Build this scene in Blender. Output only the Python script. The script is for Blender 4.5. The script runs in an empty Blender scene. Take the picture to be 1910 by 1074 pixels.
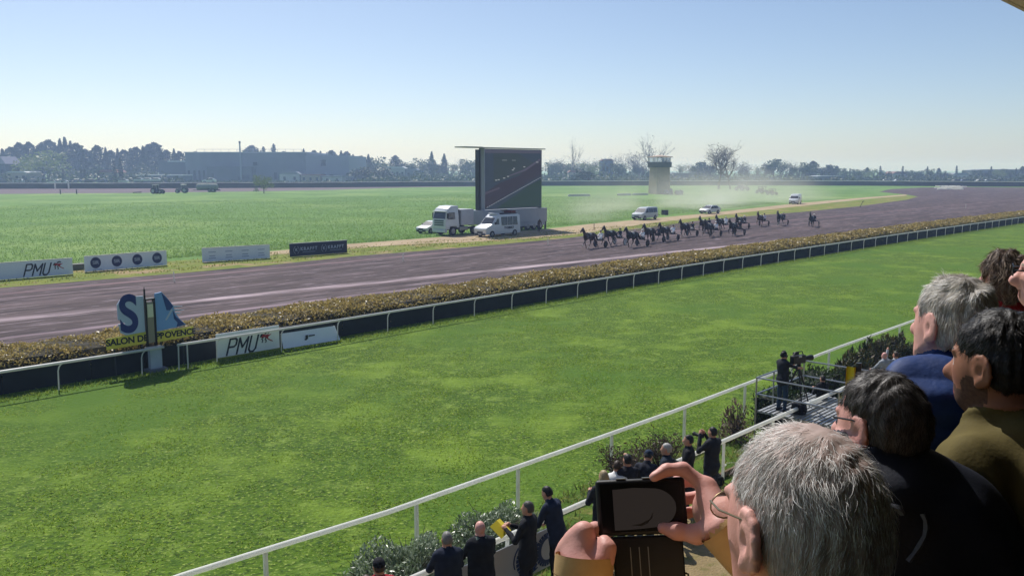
import bpy, bmesh, math, random
import numpy as np
from mathutils import Vector, Matrix
random.seed(7); RNG = np.random.default_rng(11)
sc = bpy.context.scene
COL = sc.collection
R = math.radians

# ---------------------------------------------------------------- camera, sky, sun, exposure
CAM_Z = 7.8
FPX, HORIZON = 1600.0, 316.0            # focal length and horizon row, for a picture 1910 wide
TILT = math.atan((537.0 - HORIZON) / FPX)
cam = bpy.data.cameras.new("camera"); cam_o = bpy.data.objects.new("camera", cam); COL.objects.link(cam_o)
cam.sensor_fit = 'HORIZONTAL'; cam.sensor_width = 36.0; cam.lens = 36.0 * FPX / 1910.0
cam.clip_start = 0.05; cam.clip_end = 9000
cam_o.location = (0, 0, CAM_Z); cam_o.rotation_euler = (R(90) - TILT, 0, 0)
sc.camera = cam_o

SUN_AZ, SUN_EL = R(-27), R(50)          # azimuth from straight ahead (+Y), negative = to the left
w = bpy.data.worlds.new("World"); sc.world = w; w.use_nodes = True
nt = w.node_tree; nt.nodes.clear()
wo = nt.nodes.new('ShaderNodeOutputWorld'); bg = nt.nodes.new('ShaderNodeBackground'); sky = nt.nodes.new('ShaderNodeTexSky')
sky.sky_type = 'NISHITA'; sky.sun_disc = False; sky.sun_elevation = SUN_EL; sky.sun_rotation = SUN_AZ
sky.altitude = 80; sky.air_density = 0.75; sky.dust_density = 0.8; sky.ozone_density = 2.2
bg.inputs["Strength"].default_value = 0.108
nt.links.new(sky.outputs[0], bg.inputs[0]); nt.links.new(bg.outputs[0], wo.inputs[0])
sun = bpy.data.lights.new("sun", 'SUN'); sun.energy = 4.6; sun.angle = R(0.53); sun.color = (1.0, 0.965, 0.92)
sun_o = bpy.data.objects.new("sun", sun); COL.objects.link(sun_o)
sdir = Vector((math.sin(SUN_AZ) * math.cos(SUN_EL), math.cos(SUN_AZ) * math.cos(SUN_EL), math.sin(SUN_EL)))
sun_o.rotation_euler = sdir.to_track_quat('Z', 'Y').to_euler(); sun_o.location = sdir * 400
sc.view_settings.view_transform = 'Standard'; sc.view_settings.look = 'None'
sc.view_settings.exposure = 0.1; sc.view_settings.gamma = 1.0
sc.cycles.max_bounces = 6; sc.cycles.volume_bounces = 1; sc.cycles.transparent_max_bounces = 8
sc.cycles.use_denoising = True; sc.cycles.caustics_reflective = False; sc.cycles.caustics_refractive = False

# ---------------------------------------------------------------- ground coordinates
TR = R(46.272)                           # the home straight runs along local +x of a frame turned by TR
UX, UY = math.cos(TR), math.sin(TR)
def T(u, n, z=0.0): return Vector((u * UX - n * UY, u * UY + n * UX, z))
def ray(x, y):
    a = (x - 955.0) / FPX; b = (537.0 - y) / FPX
    return Vector((a, math.cos(TILT) + b * math.sin(TILT), -math.sin(TILT) + b * math.cos(TILT)))
def at(x, y, z=0.0):                     # the point of the level z that the photograph shows at x, y
    r = ray(x, y); t = (z - CAM_Z) / r.z; return Vector((r.x * t, r.y * t, z))
def atY(x, y, Y):                        # the point Y metres ahead
    r = ray(x, y); t = Y / r.y; return Vector((r.x * t, Y, CAM_Z + r.z * t))

# ---------------------------------------------------------------- materials
MATS = {}
def _bsdf(name):
    m = bpy.data.materials.new(name); m.use_nodes = True
    return m, m.node_tree, m.node_tree.nodes['Principled BSDF']
def lin(c):
    if isinstance(c, str):
        c = [int(c[i:i + 2], 16) / 255 for i in (0, 2, 4)]
        c = [x / 12.92 if x <= 0.04045 else ((x + 0.055) / 1.055) ** 2.4 for x in c]
    return (c[0], c[1], c[2], 1.0)
def mat(name, c, rough=0.6, c2=None, scale=8.0, bump=0.0, bscale=None, metal=0.0, spec=0.4, emis=None, detail=4.0, stretch=None, sheen=0.0, coat=0.0, contrast=0.25, bdist=0.02):
    if name in MATS: return MATS[name]
    m, t, b = _bsdf(name); L = t.links.new
    b.inputs['Roughness'].default_value = rough; b.inputs['Metallic'].default_value = metal
    b.inputs['Specular IOR Level'].default_value = spec
    b.inputs['Base Color'].default_value = lin(c)
    if sheen: b.inputs['Sheen Weight'].default_value = sheen
    if coat: b.inputs['Coat Weight'].default_value = coat
    if emis:
        b.inputs['Emission Color'].default_value = lin(emis[0]); b.inputs['Emission Strength'].default_value = emis[1]
    if c2 is not None or bump:
        tc = t.nodes.new('ShaderNodeTexCoord'); src = tc.outputs['Object']
        if stretch:
            mp = t.nodes.new('ShaderNodeMapping'); mp.inputs['Scale'].default_value = stretch; L(src, mp.inputs[0]); src = mp.outputs[0]
        n = t.nodes.new('ShaderNodeTexNoise'); n.inputs['Scale'].default_value = scale; n.inputs['Detail'].default_value = detail
        L(src, n.inputs['Vector'])
        if c2 is not None:
            r = t.nodes.new('ShaderNodeValToRGB'); r.color_ramp.elements[0].position = 0.5 - contrast; r.color_ramp.elements[1].position = 0.5 + contrast
            r.color_ramp.elements[0].color = lin(c); r.color_ramp.elements[1].color = lin(c2)
            L(n.outputs['Fac'], r.inputs[0]); L(r.outputs[0], b.inputs['Base Color'])
        if bump:
            n2 = n
            if bscale:
                n2 = t.nodes.new('ShaderNodeTexNoise'); n2.inputs['Scale'].default_value = bscale; n2.inputs['Detail'].default_value = 5; L(src, n2.inputs['Vector'])
            bp = t.nodes.new('ShaderNodeBump'); bp.inputs['Strength'].default_value = min(1.0, bump); bp.inputs['Distance'].default_value = bdist
            L(n2.outputs['Fac'], bp.inputs['Height']); L(bp.outputs[0], b.inputs['Normal'])
    MATS[name] = m; return m
def leafmat(name, cols, scale=0.6, trans=0.35, rough=0.55, spec=0.3):
    if name in MATS: return MATS[name]
    m, t, b = _bsdf(name); L = t.links.new
    b.inputs['Roughness'].default_value = rough; b.inputs['Specular IOR Level'].default_value = spec
    geo = t.nodes.new('ShaderNodeNewGeometry'); tc = t.nodes.new('ShaderNodeTexCoord')
    n = t.nodes.new('ShaderNodeTexNoise'); n.inputs['Scale'].default_value = scale; n.inputs['Detail'].default_value = 3; L(tc.outputs['Object'], n.inputs['Vector'])
    ad = t.nodes.new('ShaderNodeMath'); ad.operation = 'MULTIPLY_ADD'; ad.inputs[1].default_value = 0.55; L(geo.outputs['Random Per Island'], ad.inputs[0])
    mu = t.nodes.new('ShaderNodeMath'); mu.operation = 'MULTIPLY'; mu.inputs[1].default_value = 0.5; L(n.outputs['Fac'], mu.inputs[0]); L(mu.outputs[0], ad.inputs[2])
    r = t.nodes.new('ShaderNodeValToRGB'); e = r.color_ramp.elements
    e[0].color = lin(cols[0]); e[0].position = 0.1; e[1].color = lin(cols[-1]); e[1].position = 0.9
    for i, c in enumerate(cols[1:-1]):
        k = e.new(0.1 + 0.8 * (i + 1) / (len(cols) - 1)); k.color = lin(c)
    L(ad.outputs[0], r.inputs[0]); L(r.outputs[0], b.inputs['Base Color'])
    tr = t.nodes.new('ShaderNodeBsdfTranslucent'); L(r.outputs[0], tr.inputs['Color'])
    mx = t.nodes.new('ShaderNodeMixShader'); mx.inputs[0].default_value = trans
    L(b.outputs[0], mx.inputs[1]); L(tr.outputs[0], mx.inputs[2]); L(mx.outputs[0], t.nodes['Material Output'].inputs[0])
    MATS[name] = m; return m

# ---------------------------------------------------------------- objects and meshes
def link(o, parent=None):
    COL.objects.link(o)
    if parent is not None: o.parent = parent
    return o
def tag(o, label=None, cat=None, group=None, kind=None):
    if label: o['label'] = label
    if cat: o['category'] = cat
    if group: o['group'] = group
    if kind: o['kind'] = kind
    return o
def empty(name, loc=(0, 0, 0), rz=0.0, label=None, cat=None, group=None):
    o = bpy.data.objects.new(name, None); link(o); o.location = loc; o.rotation_euler = (0, 0, rz); o.empty_display_size = 0.3
    return tag(o, label, cat, group)
def mesh_np(name, V, F, mats, fm=None, smooth=False):
    """V (n,3) array, F (m,k) array of equal-sized faces"""
    V = np.asarray(V, np.float32); F = np.asarray(F, np.int32); k = F.shape[1]; m = bpy.data.meshes.new(name)
    m.vertices.add(len(V)); m.vertices.foreach_set('co', V.ravel())
    m.loops.add(F.size); m.loops.foreach_set('vertex_index', F.ravel())
    m.polygons.add(len(F)); m.polygons.foreach_set('loop_start', np.arange(0, F.size, k, dtype=np.int32))
    m.polygons.foreach_set('loop_total', np.full(len(F), k, np.int32))
    for q in (mats if isinstance(mats, (list, tuple)) else [mats]): m.materials.append(q)
    if fm is not None: m.polygons.foreach_set('material_index', np.asarray(fm, np.int32))
    m.polygons.foreach_set('use_smooth', np.full(len(F), smooth, bool))
    m.update(calc_edges=True); return m
def onp(name, V, F, mats, parent=None, fm=None, smooth=False):
    return link(bpy.data.objects.new(name, mesh_np(name, V, F, mats, fm, smooth)), parent)

class MB:
    def __init__(s): s.v = []; s.f = []
    def add(s, vs, fs):
        o = len(s.v); s.v += [tuple(p) for p in vs]; s.f += [tuple(i + o for i in f) for f in fs]; return s
    def box(s, x0, x1, y0, y1, z0, z1, M=None):
        vs = [Vector((x, y, z)) for z in (z0, z1) for y in (y0, y1) for x in (x0, x1)]
        if M is not None: vs = [M @ p for p in vs]
        return s.add(vs, [(0, 2, 3, 1), (4, 5, 7, 6), (0, 1, 5, 4), (2, 6, 7, 3), (0, 4, 6, 2), (1, 3, 7, 5)])
    def tube(s, pts, r, n=8, cap=True):
        pts = [Vector(p) for p in pts]; rs = r if isinstance(r, (list, tuple)) else [r] * len(pts); o = len(s.v)
        ref = None
        for i, p in enumerate(pts):
            d = (pts[min(i + 1, len(pts) - 1)] - pts[max(i - 1, 0)])
            d = d.normalized() if d.length > 1e-9 else Vector((0, 0, 1))
            if ref is None: ref = Vector((0, 0, 1)) if abs(d.z) < 0.9 else Vector((0, 1, 0))
            a = d.cross(ref); a = a.normalized() if a.length > 1e-6 else d.orthogonal().normalized(); b = a.cross(d); ref = b
            for k in range(n):
                t = 2 * math.pi * k / n; q = p + a * (math.cos(t) * rs[i]) + b * (math.sin(t) * rs[i]); s.v.append(tuple(q))
        for i in range(len(pts) - 1):
            for k in range(n):
                k2 = (k + 1) % n; s.f.append((o + i * n + k, o + i * n + k2, o + (i + 1) * n + k2, o + (i + 1) * n + k))
        if cap:
            s.f.append(tuple(o + k for k in range(n - 1, -1, -1))); e = o + (len(pts) - 1) * n; s.f.append(tuple(e + k for k in range(n)))
        return s
    def lathe(s, prof, n=16, axis='z', c=(0, 0, 0), closed=False):
        o = len(s.v); c = Vector(c)
        for r, h in prof:
            for k in range(n):
                t = 2 * math.pi * k / n; a, b = r * math.cos(t), r * math.sin(t)
                s.v.append(tuple(c + Vector({'z': (a, b, h), 'x': (h, a, b), 'y': (b, h, a)}[axis])))
        L = len(prof); m = L if closed else L - 1
        for i in range(m):
            for k in range(n):
                k2 = (k + 1) % n; j = (i + 1) % L; s.f.append((o + i * n + k, o + i * n + k2, o + j * n + k2, o + j * n + k))
        if not closed:
            if prof[0][0] > 1e-6: s.f.append(tuple(o + k for k in range(n - 1, -1, -1)))
            if prof[-1][0] > 1e-6: s.f.append(tuple(o + (L - 1) * n + k for k in range(n)))
        return s
    def prism(s, poly, y0, y1, plane='xz', M=None):
        """poly of 2D points, extruded along the remaining axis"""
        f = {'xz': lambda a, b, d: (a, d, b), 'yz': lambda a, b, d: (d, a, b), 'xy': lambda a, b, d: (a, b, d)}[plane]
        n = len(poly); vs = [Vector(f(a, b, y0)) for a, b in poly] + [Vector(f(a, b, y1)) for a, b in poly]
        if M is not None: vs = [M @ p for p in vs]
        fs = [tuple(range(n)), tuple(range(2 * n - 1, n - 1, -1))] + [(i, i + n, (i + 1) % n + n, (i + 1) % n) for i in range(n)]
        return s.add(vs, fs)
    def build(s, name, m, parent=None, smooth=False, bevel=0.0, seg=2, angle=40):
        me = bpy.data.meshes.new(name); me.from_pydata(s.v, [], s.f)
        bm = bmesh.new(); bm.from_mesh(me); bmesh.ops.recalc_face_normals(bm, faces=bm.faces)
        if bevel:
            es = [e for e in bm.edges if len(e.link_faces) == 2 and e.calc_face_angle(0) > R(30)]
            bmesh.ops.bevel(bm, geom=es, offset=bevel, segments=seg, affect='EDGES', profile=0.5, clamp_overlap=True)
        if smooth:
            for f in bm.faces: f.smooth = True
            for e in bm.edges:
                if len(e.link_faces) == 2 and e.calc_face_angle(0) > R(angle): e.smooth = False
        bm.to_mesh(me); bm.free(); me.materials.append(m)
        return link(bpy.data.objects.new(name, me), parent)
def copy_tree(o, parent=None):
    c = o.copy(); link(c); c.parent = parent
    for ch in list(o.children): copy_tree(ch, c)
    return c
def sheet(name, pts, z, m, uv=False, sub=None):
    """a flat polygon on the ground; pts are world xy"""
    bm = bmesh.new(); vs = [bm.verts.new((p[0], p[1], z)) for p in pts]; f = bm.faces.new(vs)
    if f.normal.z < 0: f.normal_flip()
    bmesh.ops.triangulate(bm, faces=bm.faces[:]); bmesh.ops.recalc_face_normals(bm, faces=bm.faces[:])
    for f in bm.faces:
        f.normal_update()
        if f.normal.z < 0: f.normal_flip()
    me = bpy.data.meshes.new(name); bm.to_mesh(me); bm.free(); me.materials.append(m)
    o = link(bpy.data.objects.new(name, me)); o['kind'] = 'structure'; return o
def lettering(name, body, size, m, parent, M, shear=0.0, bold=0.0, space=1.0, align='CENTER', width=1.0):
    c = bpy.data.curves.new(name, 'FONT'); c.body = body; c.size = size; c.extrude = 0.003; c.offset = bold; c.shear = shear
    c.align_x = align; c.align_y = 'CENTER'; c.space_character = space; c.materials.append(m)
    tmp = bpy.data.objects.new('tmp', c); me = bpy.data.meshes.new_from_object(tmp); bpy.data.objects.remove(tmp); me.name = name
    if not me.materials: me.materials.append(m)
    o = link(bpy.data.objects.new(name, me), parent); o.matrix_local = M @ Matrix.Diagonal((width, 1, 1, 1)); return o
def face_M(p, rz=0.0, tilt=0.0):
    """text plane standing upright at p (local), read from -y; rz turns it"""
    return Matrix.Translation(p) @ Matrix.Rotation(rz, 4, 'Z') @ Matrix.Rotation(R(90) + tilt, 4, 'X')

# ---------------------------------------------------------------- continuous bodies: smooth-blended distance field -> surface nets
class Body:
    def __init__(s): s.p = []; s.folds = None; s.quilt = None
    def cone(s, a, b, r1, r2, lab=0, k=0.03, sc_=(1, 1, 1)):
        s.p.append(('c', np.array(a, float), np.array(b, float), r1, r2, lab, k, np.array(sc_, float))); return s
    def chain(s, pts, rs, lab=0, k=0.03, sc_=(1, 1, 1)):
        for i in range(len(pts) - 1): s.cone(pts[i], pts[i + 1], rs[i], rs[i + 1], lab, k, sc_)
        return s
    def ell(s, c, r, lab=0, k=0.03, M=None, cut=False):
        s.p.append(('x' if cut else 'e', np.array(c, float), np.array(r, float), M, None, lab, k, None)); return s
    def paint(s, c, r, lab, only=None): s.p.append(('p', np.array(c, float), np.array(r, float), only, None, lab, 0, None)); return s
    def bounds(s, q):
        if q[0] == 'c':
            ext = np.array([max(q[3], q[4])] * 3) * np.maximum(q[7], 1); return np.minimum(q[1], q[2]) - ext, np.maximum(q[1], q[2]) + ext
        r = q[2] if (q[0] == 'p' or q[3] is None) else np.array([q[2].max()] * 3); return q[1] - r, q[1] + r
    def surface(s, h, zc=None, zsplit=None):
        lo = np.min([s.bounds(q)[0] for q in s.p if q[0] in 'ce'], 0) - 4 * h; hi = np.max([s.bounds(q)[1] for q in s.p if q[0] in 'ce'], 0) + 4 * h
        ax = [np.arange(lo[i], hi[i] + h, h) for i in range(3)]
        if zc: ax[2] = np.concatenate([np.arange(lo[2], zsplit, zc), np.arange(zsplit, hi[2] + h, h)])
        D = np.full([len(a) for a in ax], 9.0, np.float32); Rw = D.copy(); Lb = np.zeros(D.shape, np.int8)
        for q in s.p:
            b0, b1 = s.bounds(q); mg = q[6] + 4 * h; sl = []
            for i in range(3):
                i0 = max(0, np.searchsorted(ax[i], b0[i] - mg) - 1); i1 = min(len(ax[i]), np.searchsorted(ax[i], b1[i] + mg) + 1); sl.append(slice(i0, i1))
            if any(x.stop - x.start < 1 for x in sl): continue
            sl = tuple(sl); X = ax[0][sl[0]][:, None, None]; Y = ax[1][sl[1]][None, :, None]; Z = ax[2][sl[2]][None, None, :]
            if q[0] == 'c':
                a, b, S = q[1], q[2], q[7]; ba = (b - a) / S; L2 = max(ba @ ba, 1e-12)
                px, py, pz = (X - a[0]) / S[0], (Y - a[1]) / S[1], (Z - a[2]) / S[2]
                t = np.clip((px * ba[0] + py * ba[1] + pz * ba[2]) / L2, 0, 1)
                d = (np.sqrt((px - t * ba[0]) ** 2 + (py - t * ba[1]) ** 2 + (pz - t * ba[2]) ** 2) - (q[3] + t * (q[4] - q[3]))) * S.min()
            else:
                px, py, pz = X - q[1][0], Y - q[1][1], Z - q[1][2]
                if q[0] != 'p' and q[3] is not None:
                    Mi = q[3]; px, py, pz = (Mi[0][0] * px + Mi[1][0] * py + Mi[2][0] * pz, Mi[0][1] * px + Mi[1][1] * py + Mi[2][1] * pz, Mi[0][2] * px + Mi[1][2] * py + Mi[2][2] * pz)
                r = q[2]; k0 = np.sqrt((px / r[0]) ** 2 + (py / r[1]) ** 2 + (pz / r[2]) ** 2); k1 = np.sqrt((px / r[0] ** 2) ** 2 + (py / r[1] ** 2) ** 2 + (pz / r[2] ** 2) ** 2)
                d = k0 * (k0 - 1) / np.maximum(k1, 1e-6)
            d = d.astype(np.float32); C = D[sl]
            if q[0] == 'p':
                msk = d < 0
                if q[3] is not None: msk &= np.isin(Lb[sl], q[3])
                Lb[sl] = np.where(msk, q[5], Lb[sl]); continue
            k = q[6]
            if q[0] == 'x':
                hh = np.maximum(k - np.abs(C + d), 0) / max(k, 1e-6); D[sl] = np.maximum(C, -d) + hh * hh * k / 4; continue
            hh = np.maximum(k - np.abs(C - d), 0) / max(k, 1e-6); D[sl] = np.minimum(C, d) - hh * hh * k / 4
            up = d < Rw[sl]; Lb[sl] = np.where(up, q[5], Lb[sl]); Rw[sl] = np.minimum(Rw[sl], d)
        if s.folds:
            labs, amp, freq, seed = s.folds; g = np.random.default_rng(seed); nz = np.zeros(D.shape, np.float32)
            X = ax[0][:, None, None]; Y = ax[1][None, :, None]; Z = ax[2][None, None, :]
            for j in range(7):
                v = g.normal(size=3) * freq * (0.6 + 0.25 * j); v[2] *= 0.8; ph = g.uniform(0, 6.28, 2); w2 = g.normal(size=3) * freq * 0.5
                nz += (np.sin(v[0] * X + v[1] * Y + v[2] * Z + ph[0] + 1.6 * np.sin(w2[0] * X + w2[1] * Y + w2[2] * Z + ph[1])) / (1 + 0.45 * j)).astype(np.float32)
            D += np.where(np.isin(Lb, labs), nz * amp, 0).astype(np.float32)
        if s.quilt:
            labs, amp, pitch = s.quilt; D -= np.where(np.isin(Lb, labs), amp * np.abs(np.sin(ax[2] * math.pi / pitch))[None, None, :] ** .6, 0).astype(np.float32)
        return nets(D, ax, Lb)
    def build(s, name, mats, parent=None, h=0.02, zc=None, zsplit=None):
        V, F, fl = s.surface(h, zc, zsplit); return onp(name, V, F, mats, parent, fm=fl, smooth=True)
def nets(D, ax, Lb):
    S = D < 0; n = np.array(D.shape)
    c = np.zeros(n - 1, np.int8)
    for i in (0, 1):
        for j in (0, 1):
            for k in (0, 1): c += S[i:n[0] - 1 + i, j:n[1] - 1 + j, k:n[2] - 1 + k]
    I = np.argwhere((c > 0) & (c < 8)); idm = np.full(n - 1, -1, np.int32); idm[I[:, 0], I[:, 1], I[:, 2]] = np.arange(len(I))
    acc = np.zeros((len(I), 3), np.float32); cnt = np.zeros(len(I), np.float32)
    co = [(i, j, k) for i in (0, 1) for j in (0, 1) for k in (0, 1)]
    for a in co:
        for axn in range(3):
            if a[axn]: continue
            b = list(a); b[axn] = 1
            v0 = D[I[:, 0] + a[0], I[:, 1] + a[1], I[:, 2] + a[2]]; v1 = D[I[:, 0] + b[0], I[:, 1] + b[1], I[:, 2] + b[2]]
            x = (v0 < 0) != (v1 < 0); t = np.where(x, v0 / np.where(v0 == v1, 1, v0 - v1), 0)
            p = np.tile(np.array(a, np.float32), (len(I), 1)); p[:, axn] = t
            acc += p * x[:, None]; cnt += x
    P = I + acc / cnt[:, None]; V = np.stack([np.interp(P[:, i], np.arange(len(ax[i])), ax[i]) for i in range(3)], 1)
    Fs, Ls = [], []
    for axn in range(3):
        o1, o2 = [(1, 2), (2, 0), (0, 1)][axn]
        sl0 = [slice(None)] * 3; sl1 = [slice(None)] * 3; sl0[axn] = slice(0, -1); sl1[axn] = slice(1, None)
        A = S[tuple(sl0)]; B = S[tuple(sl1)]; E = np.argwhere(A != B)
        E = E[(E[:, o1] > 0) & (E[:, o2] > 0) & (E[:, o1] < n[o1] - 1) & (E[:, o2] < n[o2] - 1)]
        if not len(E): continue
        ins = A[E[:, 0], E[:, 1], E[:, 2]]
        def cid(d1, d2):
            q = E.copy(); q[:, o1] += d1; q[:, o2] += d2; return idm[q[:, 0], q[:, 1], q[:, 2]]
        Q = np.stack([cid(-1, -1), cid(0, -1), cid(0, 0), cid(-1, 0)], 1); Q[~ins] = Q[~ins][:, ::-1]
        li = E.copy(); li[~ins, axn] += 1; Fs.append(Q); Ls.append(Lb[li[:, 0], li[:, 1], li[:, 2]])
    return V, np.concatenate(Fs), np.concatenate(Ls)
def rotM(rx=0, ry=0, rz=0):
    return np.array((Matrix.Rotation(rz, 3, 'Z') @ Matrix.Rotation(ry, 3, 'Y') @ Matrix.Rotation(rx, 3, 'X')))

def strands(f, parent, cap_o, mats, n, length, lift=.35, wave=.5, width=.0007, seed=0, seg=4, jitter=.14, mask=None, name='hair_strands', crown=(0, -.05, 1.78), down=.5):
    """fine hair ribbons growing out of the hair cap's own surface, lying in waves away from the crown"""
    rng = np.random.default_rng(seed); me = cap_o.data; m_ = len(me.polygons); C = np.empty(m_ * 3, np.float32); N_ = np.empty(m_ * 3, np.float32); A_ = np.empty(m_, np.float32)
    me.polygons.foreach_get('center', C); me.polygons.foreach_get('normal', N_); me.polygons.foreach_get('area', A_); C = C.reshape(-1, 3); N_ = N_.reshape(-1, 3)
    i = rng.choice(m_, n, p=A_ / A_.sum()); P = C[i] + rng.normal(size=(n, 3)) * .002; Nn = N_[i].astype(float)
    RR = f.hM(); Rl = np.array(f.Rl); hp = np.array(f.hp); pv = np.array(f.piv)
    H_ = P / f.k; H_ = pv + (H_ - pv) @ Rl; H_ = hp + (H_ - hp) @ np.array(f.Rh)          # back to upright head coordinates
    if mask is not None: k = ~mask(H_, rng); P, Nn, H_ = P[k], Nn[k], H_[k]; n = len(P)
    fl = H_ - np.array(crown); fl /= np.linalg.norm(fl, axis=1)[:, None]; fl[:, 2] -= down
    q = H_ * 75; ph = rng.uniform(0, 6, 6)
    fl[:, 0] += wave * np.sin(q[:, 1] * .9 + 1.3 * np.sin(q[:, 2] * .6 + ph[0]) + ph[1]); fl[:, 1] += wave * np.sin(q[:, 0] * .8 + 1.4 * np.sin(q[:, 2] * .7 + ph[2]) + ph[3]); fl[:, 2] += wave * .6 * np.sin(q[:, 0] * .7 + q[:, 1] * .6 + ph[4])
    fl = fl @ RR.T + rng.normal(size=(n, 3)) * jitter; fl -= (fl * Nn).sum(1)[:, None] * Nn; fl /= np.maximum(np.linalg.norm(fl, axis=1), 1e-6)[:, None]
    L = length * (.45 + rng.random(n) * .8); pts = [P - Nn * .002]; B_ = np.cross(Nn, fl); bend = np.sin(q[:, 0] * .5 + q[:, 2] * .8 + ph[5])
    for s_ in range(seg):
        t = (s_ + .5) / seg; D = fl + Nn * (lift * (1.1 - 1.5 * t)) + B_ * (bend * .7 * t)[:, None] + rng.normal(size=(n, 3)) * jitter * .5; D /= np.linalg.norm(D, axis=1)[:, None]; pts.append(pts[-1] + D * (L / seg)[:, None])
    W_ = np.cross(fl, Nn + rng.normal(size=(n, 3)) * .5); W_ /= np.maximum(np.linalg.norm(W_, axis=1), 1e-6)[:, None]
    V = []
    for s_, p in enumerate(pts): wd = width * (1 - .8 * s_ / seg); V += [p - W_ * wd, p + W_ * wd]
    V = np.stack(V, 1).reshape(-1, 3); m2 = 2 * (seg + 1); base = np.arange(n)[:, None] * m2
    F = np.concatenate([base + np.array([[2 * s_, 2 * s_ + 1, 2 * s_ + 3, 2 * s_ + 2]]) for s_ in range(seg)])
    tone = (np.sin(q[:, 0] * 1.1 + ph[1]) + np.sin(q[:, 1] * 1.2 + ph[2]) + np.sin(q[:, 2] + ph[0])) / 3 + rng.normal(size=n) * .5
    fm = np.tile(np.clip(((tone + 1) / 2 * len(mats)).astype(int), 0, len(mats) - 1), seg)
    o = onp(name, V, F, mats, parent, fm=fm, smooth=True); o['kind'] = 'stuff'; return o

# ================================================================ GROUND, TRACK, PATHS
def groundmat(name, cols, scales, bump=0.6, bsc=30.0, rough=0.9, stretch=None, stripe=None, patch=None, turn=0.0):
    """layered noise colours on a ground sheet; stripe = (y, width, colour): a strip of lighter sand running along the track"""
    m, t, b = _bsdf(name); L = t.links.new; N = t.nodes.new
    b.inputs['Roughness'].default_value = rough; b.inputs['Specular IOR Level'].default_value = 0.15
    tc = N('ShaderNodeTexCoord'); mp = N('ShaderNodeMapping'); mp.vector_type = 'POINT'; mp.inputs['Rotation'].default_value = (0, 0, turn); L(tc.outputs['Object'], mp.inputs[0])
    m2 = N('ShaderNodeMapping'); m2.inputs['Scale'].default_value = stretch or (1, 1, 1); L(mp.outputs[0], m2.inputs[0])
    def noise(s_, det=5, src=m2.outputs[0], rgh=0.6):
        n = N('ShaderNodeTexNoise'); n.inputs['Scale'].default_value = s_; n.inputs['Detail'].default_value = det; n.inputs['Roughness'].default_value = rgh; L(src, n.inputs['Vector']); return n.outputs['Fac']
    def ramp(src, p0, p1, c0=(0, 0, 0, 1), c1=(1, 1, 1, 1)):
        r = N('ShaderNodeValToRGB'); e = r.color_ramp.elements; e[0].position = p0; e[1].position = p1; e[0].color = c0; e[1].color = c1; L(src, r.inputs[0]); return r.outputs[0]
    def mix(f, a, c):
        x = N('ShaderNodeMix'); x.data_type = 'RGBA'; L(f, x.inputs[0]); L(a, x.inputs[6]); x.inputs[7].default_value = lin(c); return x.outputs[2]
    col = ramp(noise(scales[0]), 0.35, 0.65, lin(cols[0]), lin(cols[1]))
    for c_, s_, p0, p1 in cols[2:] and [(cols[i], scales[min(i - 1, len(scales) - 1)], 0.5, 0.72) for i in range(2, len(cols))]:
        col = mix(ramp(noise(s_), p0, p1), col, c_)
    if patch:
        for c_, s_, p0, p1 in patch: col = mix(ramp(noise(s_, 3), p0, p1), col, c_)
    if stripe:
        sx = N('ShaderNodeSeparateXYZ'); L(mp.outputs[0], sx.inputs[0]); nn = noise(0.12, 3)
        for y0, wd, c_, wob, sl in stripe:
            sk = N('ShaderNodeMath'); sk.operation = 'MULTIPLY_ADD'; sk.inputs[1].default_value = sl; L(sx.outputs[0], sk.inputs[0]); L(sx.outputs[1], sk.inputs[2])
            a = N('ShaderNodeMath'); a.operation = 'MULTIPLY_ADD'; a.inputs[1].default_value = wob; L(nn, a.inputs[0]); L(sk.outputs[0], a.inputs[2])
            s1 = N('ShaderNodeMath'); s1.operation = 'SUBTRACT'; L(a.outputs[0], s1.inputs[0]); s1.inputs[1].default_value = y0 + wob / 2
            ab = N('ShaderNodeMath'); ab.operation = 'ABSOLUTE'; L(s1.outputs[0], ab.inputs[0])
            mr = N('ShaderNodeMapRange'); mr.inputs[1].default_value = wd; mr.inputs[2].default_value = wd * 0.3; L(ab.outputs[0], mr.inputs[0])
            mu = N('ShaderNodeMath'); mu.operation = 'MULTIPLY'; L(mr.outputs[0], mu.inputs[0]); L(ramp(noise(1.2, 6), 0.36, 0.6), mu.inputs[1])
            col = mix(mu.outputs[0], col, c_)
    L(col, b.inputs['Base Color'])
    if bump:
        bp = N('ShaderNodeBump'); bp.inputs['Strength'].default_value = bump; bp.inputs['Distance'].default_value = 0.08
        L(noise(bsc, 6), bp.inputs['Height']); L(bp.outputs[0], b.inputs['Normal'])
    MATS[name] = m; return m

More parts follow.
